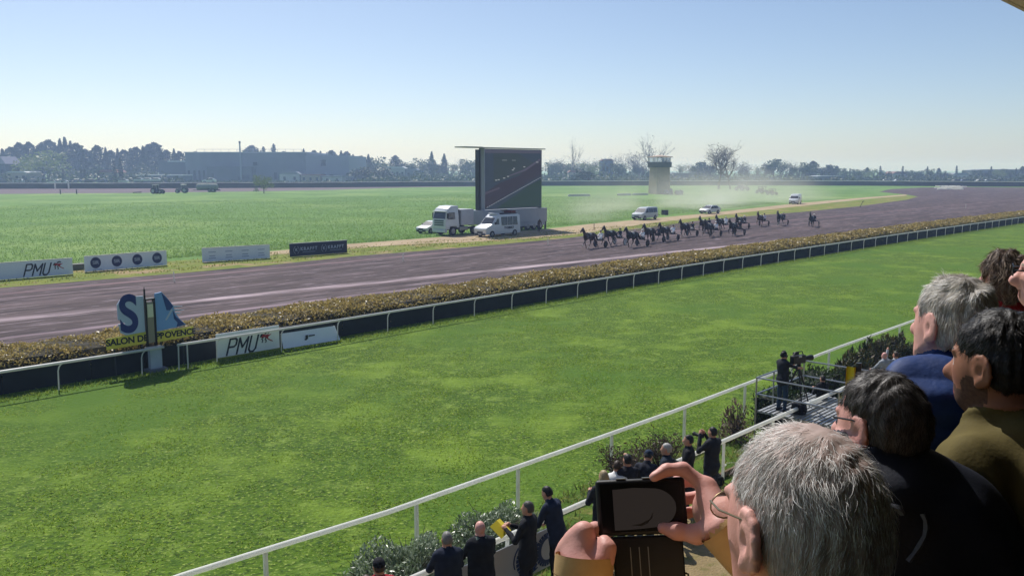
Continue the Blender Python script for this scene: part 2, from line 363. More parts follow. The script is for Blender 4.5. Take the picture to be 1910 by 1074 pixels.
g_meadow = groundmat('meadow_green', ['547630', '668a3d', '73924a'], [0.06, 0.9, 3.0], bump=0.7, bsc=2.0, patch=[('7d9450', 0.03, 0.5, 0.68), ('456a24', 0.5, 0.55, 0.75)])
g_turf = groundmat('turf_green', ['43600e', '536f14', '637e1a'], [0.2, 2.2, 7.0], bump=1.0, bsc=7.0, patch=[('2f480a', 7.0, 0.5, 0.62), ('8a9c46', 12.0, 0.56, 0.66), ('788f3c', 1.1, 0.54, 0.8), ('3c5a12', 2.6, 0.55, 0.72), ('97a560', 4.0, 0.64, 0.78), ('76902e', 0.3, 0.5, 0.75), ('4c6c1c', 0.09, 0.48, 0.64)])
g_dirt = groundmat('dirt_sand', ['473c3b', '5b4e4f', '392f2e'], [0.6, 1.6, 4.0], stretch=(0.12, 1, 1), turn=-TR, bump=0.7, bsc=2.5,
                   patch=[('665758', 0.25, 0.52, 0.7), ('332a2d', 0.9, 0.55, 0.64), ('82747a', 1.9, 0.59, 0.67), ('2f2729', 4.0, 0.6, 0.68), ('8a7c80', 5.0, 0.62, 0.7)], stripe=[(50.7, 0.9, 'b3a1a6', 1.4, 0.075), (44.5, 0.5, '8f7d84', 1.2, 0.03), (60.5, 0.7, '7d6669', 1.5, 0.0), (58.5, 0.25, '8d7b80', 1.5, 0.02)])
g_path = groundmat('path_sand', ['9d8a6c', 'b6a383', 'a58f78'], [0.4, 2.0], bump=0.5, bsc=6)
g_verge = groundmat('verge_grass', ['667427', '7f8435', '57701f'], [0.3, 1.1, 3.0], bump=0.8, bsc=5, patch=[('9a8560', 0.22, 0.54, 0.66), ('8a7260', 0.7, 0.6, 0.72)])
g_far = groundmat('far_dirt', ['5d5058', '6c5d64'], [0.03], bump=0, stretch=(0.2, 1, 1), turn=-TR)
g_walk = groundmat('walk_sand', ['8c7a58', 'a3906c', '6f6a3c'], [0.9, 3.0], bump=0.6, bsc=20)
g_strip = groundmat('strip_rough_grass', ['3f5a17', '57701f', '7d7b3c'], [0.9, 2.2, 6.0], bump=0.9, bsc=12, patch=[('8a7a55', 1.1, 0.58, 0.7)])

sheet('ground', [(-4000, -400), (4000, -400), (4000, 4000), (-4000, 4000)], 0.0, g_meadow)
def px(L): return [at(x, y)[:2] for x, y in L]
sheet('turf_course', [T(u, n)[:2] for u, n in ((-40, 12.6), (260, 12.6), (260, 33.9), (-40, 33.9))], 0.004, g_turf)
sheet('planting_strip', [T(u, n)[:2] for u, n in ((-20, 10.2), (120, 10.2), (120, 12.75), (-20, 12.75))], 0.008, g_strip)
sheet('walkway', [T(u, n)[:2] for u, n in ((-20, -12), (120, -12), (120, 10.25), (-20, 10.25))], 0.012, g_walk)
far_edge = [(0, 537), (160, 524), (330, 510), (500, 495), (660, 478), (800, 467), (930, 456), (1060, 444), (1180, 428), (1300, 412), (1400, 403), (1500, 395), (1600, 385), (1690, 373), (1712, 367), (1690, 363), (1640, 358), (1660, 353), (1720, 350), (1800, 349), (1910, 350), (2200, 354)]
sheet('dirt_track', [T(-30, 63.6)[:2]] + px(far_edge) + [T(360, 33.8)[:2], T(-30, 33.8)[:2]], 0.008, g_dirt)
sheet('grass_verge', [T(-30, 73)[:2], T(30, 72)[:2]] + px([(505, 474), (640, 463), (760, 455), (880, 450), (1040, 440), (1160, 423), (1240, 412), (1330, 403), (1480, 386), (1620, 372), (1690, 365), (1714, 367.5), (1690, 373.5), (1600, 386), (1500, 396), (1400, 404), (1300, 413), (1180, 429), (1060, 445), (930, 457), (800, 468), (660, 480), (500, 497), (330, 512), (160, 526), (0, 539)]) + [T(-30, 63.2)[:2]], 0.004, g_verge)
sheet('service_path', px([(380, 485), (505, 469), (640, 456), (760, 447), (850, 440), (930, 434), (1000, 429), (1040, 425), (1100, 418), (1200, 409), (1320, 398), (1480, 380), (1620, 368), (1690, 363), (1692, 365), (1620, 371), (1480, 386), (1330, 403), (1240, 413), (1160, 424), (1060, 439), (880, 451), (760, 456), (640, 464), (505, 475), (380, 490)]), 0.012, g_path)
sheet('backstretch_track', px([(-260, 366), (0, 362), (260, 360), (480, 357), (620, 354.5), (760, 350), (900, 348), (900, 346.5), (600, 350), (300, 351.5), (0, 352), (-260, 353)]), 0.006, g_far)

# ================================================================ RAILS
def translucent(m, fac):
    t = m.node_tree; b = t.nodes['Principled BSDF']; tr = t.nodes.new('ShaderNodeBsdfTranslucent'); mx = t.nodes.new('ShaderNodeMixShader'); mx.inputs[0].default_value = fac
    s_ = b.inputs['Base Color'].links
    if s_: t.links.new(s_[0].from_socket, tr.inputs['Color'])
    else: tr.inputs['Color'].default_value = b.inputs['Base Color'].default_value
    t.links.new(b.outputs[0], mx.inputs[1]); t.links.new(tr.outputs[0], mx.inputs[2]); t.links.new(mx.outputs[0], t.nodes['Material Output'].inputs[0]); return m
m_white = translucent(mat('white_rail_plastic', 'fafaf6', 0.35, c2='f0f0ea', scale=1.5), .5)
m_rope = translucent(mat('grey_white_rail', 'e6e6e2', 0.4, c2='d2d3d0', scale=3.0), .4)
m_black = mat('black_plastic', '101113', 0.5)
m_dgrey = mat('dark_grey_metal', '35383c', 0.45, metal=0.3)
m_steel = mat('galvanised_steel', 'a9acae', 0.38, c2='8b8e92', scale=20, metal=0.7)

FRAIL = [(-6, 31.9), (12.2, 32.05), (14.0, 32.1)]
def frail_n(u):
    return float(np.interp(u, [-10, 10, 20, 26, 40, 60, 100, 140, 175, 220], [32.2, 32.2, 32.25, 32.5, 32.85, 33.2, 33.1, 32.4, 30.8, 28.0]))
def running_rail(name, u0, u1, label, first):
    t = empty(name, T(0, 0, 0), TR, label, 'rail')
    us = list(np.arange(u0, u1, 3.0)) + [u1]
    tb = MB().tube([(u, frail_n(u), 1.0) for u in us], 0.055, 8)
    tb.build('top_rail', m_rope, t, smooth=True)
    for u in np.arange(first, u1 + 0.1, 2.97):
        n = frail_n(u)
        q = MB().tube([(u, n + 0.02, -0.1), (u + 0.02, n + 0.02, 0.72), (u + 0.06, n + 0.02, 0.86), (u + 0.13, n + 0.015, 0.94), (u + 0.22, n, 0.985)], 0.026, 6)
        q.build('post', m_rope, t, smooth=True)
    return t
running_rail('running_rail', -8.0, 14.1, 'white running rail that ends at the finish post, in front of the dark hedge', 10.35 - 2.97 * 6)
running_rail('running_rail', 14.75, 230.0, 'long white running rail with curved posts from the finish post along the hedge', 16.37)
MBx = MB().tube([(14.75, 32.14, 0.98), (14.72, 32.14, -0.05)], 0.03, 6).tube([(15.1, 32.14, 0.98), (15.1, 32.14, -0.05)], 0.03, 6)
rr = [o for o in COL.objects if o.name == 'running_rail.001'][0]; MBx.build('end_post', m_rope, rr, smooth=True)

nr = empty('course_rail', T(0, 0, 0), TR, 'white plain rail with square posts edging the near side of the turf', 'rail')
def nrail_n(u): return float(np.interp(u, [-5, 6, 10, 14, 20, 26, 31, 41, 80], [13.4, 13.35, 13.0, 12.93, 12.88, 12.98, 13.2, 13.2, 13.2]))
us = np.arange(-6, 80.1, 2.0)
MB().tube([(u, nrail_n(u), 1.08) for u in us], 0.052, 10).build('top_rail', m_white, nr, smooth=True)
m_white2 = translucent(mat('white_painted_post', 'f0f0ea', 0.5, c2='e2e2da', scale=4), .4)
for u in (4.1, 7.45, 10.75, 13.72, 17.2, 20.62, 24.2, 27.6, 31.0, 34.6, 38.2, 41.8, 45.4, 49, 52.6):
    n = nrail_n(u); MB().box(u - 0.035, u + 0.035, n - 0.03, n + 0.03, -0.05, 1.04).build('post', m_white2, nr)

fr = empty('spectator_fence', T(0, 0, 0), TR, 'white tubular fence with low toe board that the spectators lean on', 'fence')
us = np.arange(2, 70.1, 2.0)
MB().tube([(u, 10.5, 1.08) for u in us], 0.055, 10).build('top_rail', m_white, fr, smooth=True)
for u in np.arange(3.05, 60, 2.6):
    q = MB(); q.tube([(u, 10.5, 1.04), (u, 10.5, -0.05)], 0.038, 8); q.tube([(u - 0.05, 10.5, 0.42), (u + 0.14, 10.5, 0.42)], 0.02, 6)
    q.build('post', m_white, fr, smooth=True)
MB().box(2, 70, 10.62, 10.68, 0.0, 0.16).build('toe_board', mat('old_wood', '5b4a36', 0.9, c2='77654b', scale=5, bump=0.4), fr)

# banner hung on the spectator fence
m_ban = mat('banner_white', 'dfe2e6', 0.6); m_bblue = mat('banner_blue', '2f4a7c', 0.6)
bn = empty('fence_banner', T(11.0, 10.36, 0), TR, 'white banner with blue swirls hung on the fence beside the man in black suit', 'banner')
MB().box(-1.7, 1.15, -0.012, 0.012, 0.2, 0.98).build('cloth', m_ban, bn)
for cx_, r_ in ((0.28, 0.28), (0.8, 0.26)):
    q = MB(); pts = [(cx_ + r_ * math.cos(a), -0.018, 0.57 + r_ * 1.05 * math.sin(a)) for a in np.linspace(0.5, 5.6, 22)]
    for i in range(len(pts) - 1):
        a, b = Vector(pts[i]), Vector(pts[i + 1]); s_ = 0.055 * math.sin(math.pi * (i + 1) / 22) + 0.025
        d = (b - a).normalized(); nn = Vector((-d.z, 0, d.x)); q.add([a + nn * s_, b + nn * s_, b - nn * s_, a - nn * s_], [(0, 1, 2, 3)])
    q.build('swirl', m_bblue, bn)
q = MB()
for a0 in (2.2, 4.0): q.tube([(0.28 + 0.42 * math.cos(a), -0.02, 0.6 + 0.36 * math.sin(a)) for a in np.linspace(a0, a0 + 1.3, 9)], 0.012, 5)
q.build('swirl', m_bblue, bn)

# ================================================================ FOLIAGE
def quads(C, size, rng, up=0.0, asp=1.0, dirs=None):
    """one leaf-sized quad at each point; up pulls leaf normals upward"""
    n = len(C); N_ = rng.normal(size=(n, 3)); N_[:, 2] += up; N_ /= np.linalg.norm(N_, axis=1)[:, None]
    A = rng.normal(size=(n, 3)) if dirs is None else dirs + rng.normal(size=(n, 3)) * 0.35
    A -= (A * N_).sum(1)[:, None] * N_; A /= np.maximum(np.linalg.norm(A, axis=1), 1e-6)[:, None]; B = np.cross(N_, A)
    s = (size * (0.6 + 0.8 * rng.random(n)))[:, None] if np.isscalar(size) else (size * (0.6 + 0.8 * rng.random(n)))[:, None]
    V = np.stack([C - A * s * asp, C + B * s * 0.5, C + A * s * asp, C - B * s * 0.5], 1).reshape(-1, 3)
    return V, np.arange(4 * n).reshape(n, 4)
def blades(C, hgt, wid, rng, lean=0.35):
    n = len(C); a = rng.uniform(0, 6.283, n); dx = np.stack([np.cos(a), np.sin(a), np.zeros(n)], 1) * (wid * 0.5)
    h = hgt * (0.5 + rng.random(n)); top = C + np.stack([rng.normal(size=n) * lean * h, rng.normal(size=n) * lean * h, h], 1)
    V = np.stack([C - dx, C + dx, top], 1).reshape(-1, 3); return V, np.arange(3 * n).reshape(n, 3)

# turf blades in the ground, thinning with distance
m_blade = leafmat('turf_blade', ['527414', '6c8a20', '8aa036', 'b0b866'], 0.8, 0.62)
pts = []
for (u0, u1, n0, n1, dens) in ((2, 30, 12.7, 24, 420), (5, 34, 24, 33.6, 260), (30, 60, 12.7, 33.2, 150), (60, 130, 20, 33, 40)):
    k = int((u1 - u0) * (n1 - n0) * dens * 0.5); pts.append(np.stack([RNG.uniform(u0, u1, k), RNG.uniform(n0, n1, k)], 1))
P = np.concatenate(pts)
clump = np.sin(P[:, 0] * 2.1 + np.sin(P[:, 1] * 1.3) * 2) + np.sin(P[:, 1] * 2.7 + np.sin(P[:, 0] * 0.9) * 2.2) + np.sin(P[:, 0] * .7 - P[:, 1] * .5)
P = P[RNG.random(len(P)) < 0.35 + 0.3 * clump]
C3 = np.stack([P[:, 0] * UX - P[:, 1] * UY, P[:, 0] * UY + P[:, 1] * UX, np.zeros(len(P))], 1)
V, F = blades(C3, 0.042, 0.034, RNG, 1.1)
tag(onp('turf_grass', V, F, m_blade), 'short bright green turf grass between the two white rails', 'grass', kind='stuff')
# unmown fringe under the far rail and rough growth in the planting strip
k = 16000; uu = RNG.uniform(4, 150, k) ** 1.0; nn = np.array([frail_n(x) for x in uu]) + RNG.normal(size=k) * 0.22 - 0.05
C3 = np.stack([uu * UX - nn * UY, uu * UY + nn * UX, np.zeros(k)], 1); V, F = blades(C3, 0.1, 0.05, RNG, 0.5)
tag(onp('fringe_grass', V, F, leafmat('fringe_blade', ['5d7a28', '7d9438', '9aa552'], 0.4, 0.45)), 'longer uncut grass fringe along the foot of the long white rail', 'grass', kind='stuff')
k = 26000; uu = RNG.uniform(3, 60, k); nn = RNG.uniform(9.6, 12.9, k); keep = RNG.random(k) < 0.5 + 0.4 * np.sin(uu * 1.7 + nn * 2); uu, nn = uu[keep], nn[keep]
C3 = np.stack([uu * UX - nn * UY, uu * UY + nn * UX, np.zeros(len(uu))], 1); V, F = blades(C3, 0.13, 0.04, RNG, 0.6)
tag(onp('strip_grass', V, F, leafmat('strip_blade', ['44591c', '66772c', '8b8a4a', 'a39a66'], 0.5, 0.4)), 'rough weedy grass between the spectator fence and the course rail', 'grass', kind='stuff')
# tall meadow tufts inside the course
k = 170000; uu = RNG.uniform(5, 190, k); nn = 74 + RNG.random(k) ** 2.2 * 130
C3 = np.stack([uu * UX - nn * UY, uu * UY + nn * UX, np.zeros(k)], 1)
lo_n = np.interp(uu, [0, 60, 100, 130, 190], [73, 75, 78, 84, 94]); C3 = C3[nn > lo_n]
V, F = blades(C3, 0.13, 0.08, RNG, 0.9)
tag(onp('meadow_grass', V, F, leafmat('meadow_blade', ['567a31', '688b3d', '7a9748', '8fa258'], 0.08, 0.45)), 'tall green meadow grass covering the infield inside the track', 'grass', kind='stuff')
# tufts and weeds on the verge
k = 9000; uu = RNG.uniform(8, 110, k); nn = 64.3 + RNG.random(k) * 7.5; keep = np.sin(uu * 0.6 + 3 * np.sin(nn)) + RNG.normal(size=k) * 0.5 > 0.1; uu, nn = uu[keep], nn[keep]
C3 = np.stack([uu * UX - nn * UY, uu * UY + nn * UX, np.zeros(len(uu))], 1); V, F = blades(C3, 0.12, 0.12, RNG, 0.7)
tag(onp('verge_weeds', V, F, leafmat('verge_blade', ['6b7a2a', '8a9340', '9b9254'], 0.2, 0.4)), 'patchy yellow green grass on the verge beside the dirt track', 'grass', kind='stuff')

# the clipped hedge between turf and dirt
hd = empty('clipped_hedge', T(0, 0, 0), TR, 'long low clipped hedge with dry brown leaves between the turf and dirt track', 'hedge')
us = np.concatenate([np.arange(-12, 80, 1.0), np.arange(80, 250, 4.0)])
def hn(u): return frail_n(u) + 1.0
prof = [(0.02, 0.0), (0.0, 0.9), (0.18, 1.12), (0.7, 1.2), (1.7, 1.22), (2.6, 1.18), (3.1, 0.95), (3.2, 0.0)]
q = MB()
for u in us: q.v += [(u, hn(u) + a + random.uniform(-.03, .03), z) for a, z in prof]
for i in range(len(us) - 1):
    for j in range(len(prof) - 1): q.f.append((i * 8 + j, (i + 1) * 8 + j, (i + 1) * 8 + j + 1, i * 8 + j + 1))
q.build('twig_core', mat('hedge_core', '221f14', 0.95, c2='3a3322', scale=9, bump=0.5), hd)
k = 210000; uu = -10 + 250 * RNG.random(k) ** 1.7
side = RNG.random(k); a_ = np.where(side < 0.86, RNG.uniform(-0.05, 3.25, k), RNG.uniform(-0.06, 0.05, k))
lump = .07 * np.sin(uu * 1.1 + np.sin(uu * .37) * 2) + .05 * np.sin(uu * 2.9 + a_ * 2)
z_ = lump + np.where(side < 0.86, np.interp(a_, [0, .18, .7, 1.7, 2.6, 3.1, 3.3], [1.02, 1.15, 1.24, 1.26, 1.22, 1.05, .8]), RNG.uniform(0.25, 1.05, k)) + RNG.normal(size=k) * 0.05
C3 = np.stack([uu, np.array([hn(x) for x in uu]) + a_, z_], 1)
V, F = quads(C3, 0.05 * (1 + np.maximum(uu, 0) / 70), RNG, up=0.2)
onp('leaves', V, F, leafmat('hedge_leaf', ['564c24', '7d6e39', 'a28f50', 'c9b377', '8a8642'], 0.5, 0.42, 0.4, 0.5), hd)['kind'] = 'stuff'
# dark windbreak mesh on the near face of the hedge
m_net = mat('windbreak_mesh', '14191b', 0.85, c2='1c2326', scale=3)
wb = empty('windbreak_screen', T(0, 0, 0), TR, 'dark green windbreak mesh stretched along the near face of the hedge', 'screen')
edges = list(np.arange(-9, 14.0, 2.97)) + list(np.arange(14.3, 228, 2.97))
for i in range(len(edges) - 1):
    a, b = edges[i] + 0.02, edges[i + 1] - 0.01
    MB().add([(a, hn(a) - 0.12, 0.0), (b, hn(b) - 0.12, 0.0), (b, hn(b) - 0.15, 0.84 + random.uniform(-.02, .02)), (a, hn(a) - 0.15, 0.84 + random.uniform(-.02, .02)),
              (a, hn(a) - 0.10, 0.0), (b, hn(b) - 0.10, 0.0), (b, hn(b) - 0.13, 0.84), (a, hn(a) - 0.13, 0.84)], [(0, 1, 2, 3), (7, 6, 5, 4), (3, 2, 6, 7), (0, 3, 7, 4), (1, 5, 6, 2)]).build('mesh_panel', m_net, wb)

# ================================================================ ADVERTISING BOARDS AND FINISH POST
m_board = mat('board_white', 'eceffa', 0.5, c2='e2e6f4', scale=1.0); m_ink = mat('print_dark', '1c2330', 0.6); m_red = mat('print_red', 'a3262c', 0.6); m_green = mat('print_green', '1e4a3c', 0.6)
m_navy = mat('print_navy', '2c3560', 0.6); m_bnavy = mat('board_navy', '222c45', 0.5); m_lgt = mat('print_light', 'aab2c4', 0.6); m_pale = mat('print_pale', '9aa4c0', 0.6)
def flat(parent, name, poly, m, y=-0.02, dy=0.006):
    return MB().prism(poly, y, y - dy, 'xz').build(name, m, parent)
def horse_emblem(parent, x, z, s, y):
    P = lambda L: [(x + a * s, z + b * s) for a, b in L]
    flat(parent, 'horse_emblem', P([(-.62, .12), (-.5, .34), (-.3, .42), (-.05, .3), (.15, .34), (.42, .28), (.62, .36), (.5, .22), (.3, .12), (.2, -.06), (.38, -.2), (.66, -.36), (.8, -.5), (.6, -.44), (.3, -.28), (.04, -.08), (-.1, .04), (-.3, .1), (-.42, .02)]), m_red, y)
    flat(parent, 'horse_emblem', P([(-.72, .16), (-.56, .42), (-.42, .46), (-.36, .34), (-.5, .24), (-.6, .08)]), m_ink, y - 0.007)
    flat(parent, 'jockey_emblem', P([(-.2, .4), (-.06, .62), (.2, .66), (.44, .52), (.3, .42), (.1, .5), (-.04, .36)]), m_ink, y - 0.007)
    for k in ([(-.34, .1), (-.6, -.06), (-.46, -.2), (-.54, -.44), (-.42, -.46), (-.34, -.18), (-.44, -.06), (-.24, .04)], [(-.12, .02), (-.2, -.2), (-.06, -.3), (-.16, -.5), (-.04, -.5), (.06, -.28), (-.06, -.16), (.0, .0)]):
        flat(parent, 'leg_emblem', P(k), m_ink, y - 0.007)
def block_letters(parent, x, z, h, y):
    """slanted heavy P M U, h = half height"""
    sl = .3; w_ = h * .24
    def stroke(pts, nm):
        q = MB()
        for a, b in zip(pts[:-1], pts[1:]):
            a, b = Vector((a[0], 0, a[1])), Vector((b[0], 0, b[1])); d = (b - a).normalized() * w_ * .5; n_ = Vector((-d.z, 0, d.x)); a, b = a - d * .6, b + d * .6
            f = lambda p: (x + p.x + sl * p.z, 0, z + p.z); c = [f(a + n_), f(b + n_), f(b - n_), f(a - n_)]
            q.add([(p[0], y, p[2]) for p in c] + [(p[0], y - .006, p[2]) for p in c], [(0, 1, 2, 3), (7, 6, 5, 4), (0, 4, 5, 1), (1, 5, 6, 2), (2, 6, 7, 3), (3, 7, 4, 0)])
        q.build(nm, m_ink, parent)
    k = h * 1.0
    stroke([(-1.9 * k, -k), (-1.9 * k, k), (-1.15 * k, k), (-.92 * k, .75 * k), (-.92 * k, .2 * k), (-1.15 * k, -.02 * k), (-1.85 * k, -.02 * k)], 'letter_p')
    stroke([(-.55 * k, -k), (-.55 * k, .95 * k), (.05 * k, -.25 * k), (.65 * k, .95 * k), (.65 * k, -k)], 'letter_m')
    stroke([(1.05 * k, k), (1.05 * k, -.65 * k), (1.3 * k, -k), (1.75 * k, -k), (2.0 * k, -.65 * k), (2.0 * k, k)], 'letter_u')
def ad_board(u0, n0, u1, n1, h, m, label, tilt=0.0):
    a, b = T(u0, n0), T(u1, n1); d = b - a; L_ = d.length
    t = empty('advertising_board', (a + b) / 2, math.atan2(d.y, d.x), label, 'board', 'advertising boards inside the track')
    k = tilt
    q = MB(); q.add([(-L_ / 2, 0, .04), (L_ / 2, 0, .04), (L_ / 2, k, h), (-L_ / 2, k, h), (-L_ / 2, .05, .04), (L_ / 2, .05, .04), (L_ / 2, k + .05, h), (-L_ / 2, k + .05, h)], [(0, 1, 2, 3), (7, 6, 5, 4), (3, 2, 6, 7), (0, 4, 5, 1), (0, 3, 7, 4), (1, 5, 6, 2)])
    q.build('panel', m, t)
    MB().box(-L_ / 2, L_ / 2, k - .02, k + .07, h + 0.002, h + .05).build('top_edge', mat('board_edge', 'd9d9d2', .5), t)
    for x in np.linspace(-L_ / 2 + .2, L_ / 2 - .2, 4): MB().tube([(x, k + .08, h - .1), (x, .75, 0.0)], .02, 5).build('strut', m_steel, t)
    return t, L_
t, L_ = ad_board(13.0, 67.8, 23.4, 67.9, 1.22, m_board, 'white board at the far end of the row with PMU letters and red horse emblem')
for x in (-1.95, 2.75):
    block_letters(t, x, .58, .42, -.008); horse_emblem(t, x + 1.45, .74, .52, -.004)
t, L_ = ad_board(24.5, 68.6, 31.0, 68.8, 1.2, m_board, 'white board with a row of four dark blue round badges')
for i in range(4):
    x = -2.42 + i * 1.62; flat(t, 'badge', [(x + .4 * math.cos(a), .68 + .43 * math.sin(a)) for a in np.linspace(0, 6.283, 24)[:-1]], m_navy, -.004)
    lettering('lettering', 'SIR', .36, m_lgt, t, face_M((x, -.016, .68)), 0, .008)
    flat(t, 'web_address', [(x - .25, .13), (x + .45, .13), (x + .45, .17), (x - .25, .17)], m_pale, -.004)
t, L_ = ad_board(34.0, 68.7, 39.8, 67.7, 1.2, m_board, 'pale board with only faint small lines of print')
for i in range(4):
    x = -2.1 + i * 1.42
    for z, w_ in ((.82, .62), (.5, .5), (.3, .6)): flat(t, 'small_print', [(x - w_ / 2, z), (x + w_ / 2, z), (x + w_ / 2, z + .06), (x - w_ / 2, z + .06)], m_pale, -.004)
t, L_ = ad_board(41.5, 67.2, 47.4, 66.8, 1.2, m_bnavy, 'navy board with KRAFFT lettering twice, nearest the trucks')
for x in (-1.35, 1.45):
    q = MB()
    for a0, a1 in ((1.9, 4.4), (-1.2, 1.2)): q.tube([(x - .95 + .27 * math.cos(a), -.012, .62 + .33 * math.sin(a)) for a in np.linspace(a0, a1, 12)], .018, 5)
    q.build('round_emblem', m_lgt, t)
    lettering('lettering', 'K', .36, m_lgt, t, face_M((x - .95, -.012, .62)), 0, .012)
    lettering('lettering', 'KRAFFT', .42, m_lgt, t, face_M((x + .3, -.012, .68)), 0, .01, 1.25)
    flat(t, 'small_print', [(x - .35, .38), (x + .95, .38), (x + .95, .42), (x - .35, .42)], m_pale, -.004)

# two boards fixed under the running rail, past the finish post
m_wb = mat('board_bright', 'f2f3f4', .5, c2='e8eaec', scale=2)
t = empty('advertising_board', T(18.02, 32.62), TR, 'white PMU board with red horse fixed against the windbreak behind the running rail', 'board')
MB().box(-1.46, 1.46, 0, .03, .12, 1.12).build('panel', m_wb, t, bevel=.006)
block_letters(t, -.3, .5, .33, -.004); horse_emblem(t, .82, .66, .42, -.002)
t = empty('advertising_board', T(20.95, 32.5), TR - R(2), 'low white board leaning under the running rail with one tiny emblem', 'board')
MB().add([(-1.38, -.1, .08), (1.5, -.1, .08), (1.35, .1, .72), (-1.38, .1, .72), (-1.38, -.07, .08), (1.5, -.07, .08), (1.35, .13, .72), (-1.38, .13, .72)], [(0, 1, 2, 3), (7, 6, 5, 4), (3, 2, 6, 7), (0, 4, 5, 1), (0, 3, 7, 4), (1, 5, 6, 2)]).build('panel', m_board, t)
q = MB().box(-.25, -.13, -.02, -.012, .34, .52); q.box(-.09, .22, -.02, -.012, .44, .5); q.box(-.3, -.18, -.02, -.012, .3, .36)
o = q.build('emblem', m_ink, t); o.location = (0, -.02, 0)
MB().box(-1.4, 1.3, .16, .2, .74, 1.0).build('backing_board', m_ink, t)

# finish post with its lettered panels
m_sgn = mat('sign_face', 'c4cde4', .45, c2='b8c2dc', scale=2); m_sb = mat('sign_blue', '20307a', .45); m_yel = translucent(mat('sign_yellow', 'e0da62', .5, c2='cfca58', scale=3), .25); m_lb = mat('sign_lightblue', '86aee6', .45, c2='7aa2de', scale=1.5)
m_dbl = mat('sign_deepblue', '2b4688', .5)
fp = empty('finish_post', T(14.05, 33.0), TR, 'tall narrow finish post with a bright lamp and white box base beside the letter S', 'post')
q = MB().box(-.17, -.12, -.1, .1, .0, 2.78).box(.17, .22, -.1, .1, .0, 2.78).box(-.17, .22, -.1, .1, 2.781, 2.84); q.build('frame', m_black, fp)
MB().box(-.1, .15, -.06, .02, 1.1, 2.7).build('mirror_strip', mat('dull_mirror', '9a8f86', .35, metal=.3), fp)
MB().box(-.09, .14, -.075, -.062, 2.1, 2.62).build('lamp_face', mat('lamp_face', 'e9e2c8', .3), fp, bevel=.01)
MB().tube([(-.14, 0, 2.8), (-.14, 0, 3.22)], .035, 8).tube([(-.14, 0, 3.1), (-.14, 0, 3.3)], .016, 6).build('finial', m_black, fp)
MB().box(-.2, .26, -.35, -.12, .02, .86).build('base_box', mat('base_box', 'b9c4d2', .5, c2='a8b4c4', scale=3), fp, bevel=.01)
MB().box(-.3, .35, -.42, -.08, .88, .96).build('base_shelf', m_rope, fp, bevel=.02)
MB().box(-.35, .4, -.5, -.02, -.02, .12).build('foot', mat('concrete_foot', '6e7378', .9), fp)
s_ = empty('letter_sign', T(13.35, 33.0), TR, 'white sign with a big dark blue S above a yellow SALON DE plate', 'sign', 'course name signs')
MB().prism([(-.5, 1.98), (-.22, 1.95), (-.5, 2.15), (-.5, 2.72), (-.38, 2.9), (-.1, 2.98), (.5, 2.96), (.5, 1.5), (-.2, 1.5), (-.42, 1.62)], -.03, .03, 'xz').build('face', m_sgn, s_)
lettering('letter', 'S', 2.0, m_sb, s_, face_M((-.1, -.035, 2.26)), 0, .055, width=.78)
MB().prism([(-1.0, 1.06), (.5, 1.1), (.5, 1.56), (-1.0, 1.48)], -.06, -.032, 'xz').build('name_plate', m_yel, s_)
lettering('lettering', 'SALON DE', .34, m_ink, s_, face_M((-.22, -.064, 1.31)), 0, .012, .98)
for x, z in ((-.7, 1.3), (.35, 1.5)): MB().tube([(x, 0, 0), (x, 0, z)], .03, 6).build('leg', m_dgrey, s_)
s_ = empty('letter_sign', T(14.85, 33.0), TR, 'light blue sail shaped sign above a yellow PROVENCE plate', 'sign', 'course name signs')
MB().prism([(-.55, 1.5), (-.55, 3.0), (-.28, 3.04), (-.02, 2.72), (.16, 2.45), (.22, 2.15), (.42, 1.85), (.66, 1.62), (.2, 1.56)], -.03, .03, 'xz').build('face', m_lb, s_)
flat(s_, 'dark_wing', [(-.28, 3.0), (-.02, 2.7), (.15, 2.42), (.02, 2.28), (-.12, 2.3)], m_dbl, -.034)
flat(s_, 'dark_wing', [(.12, 2.3), (.24, 2.0), (.6, 1.64), (.25, 1.58), (.3, 1.75), (.16, 1.92)], m_dbl, -.034)
flat(s_, 'pale_stroke', [(-.2, 1.92), (.08, 2.34), (.14, 2.28), (-.14, 1.9)], m_sgn, -.036)
for a, b, c, d in ((.14, 2.45, .55, 2.38), (.18, 2.32, .62, 2.22), (.2, 2.18, .5, 2.12)):
    MB().prism([(a, b), (c, d), (a, b - .09)], -.02, .02, 'xz').build('spike', m_sgn, s_)
MB().prism([(-.55, 1.08), (.93, 1.14), (.93, 1.52), (-.55, 1.5)], -.06, -.032, 'xz').build('name_plate', m_yel, s_)
lettering('lettering', 'PROVENCE', .33, m_ink, s_, face_M((.2, -.064, 1.31)), 0, .012, .98)
for x, z in ((-.4, 1.5), (.5, 1.4)): MB().tube([(x, 0, 0), (x, 0, z)], .03, 6).build('leg', m_dgrey, s_)

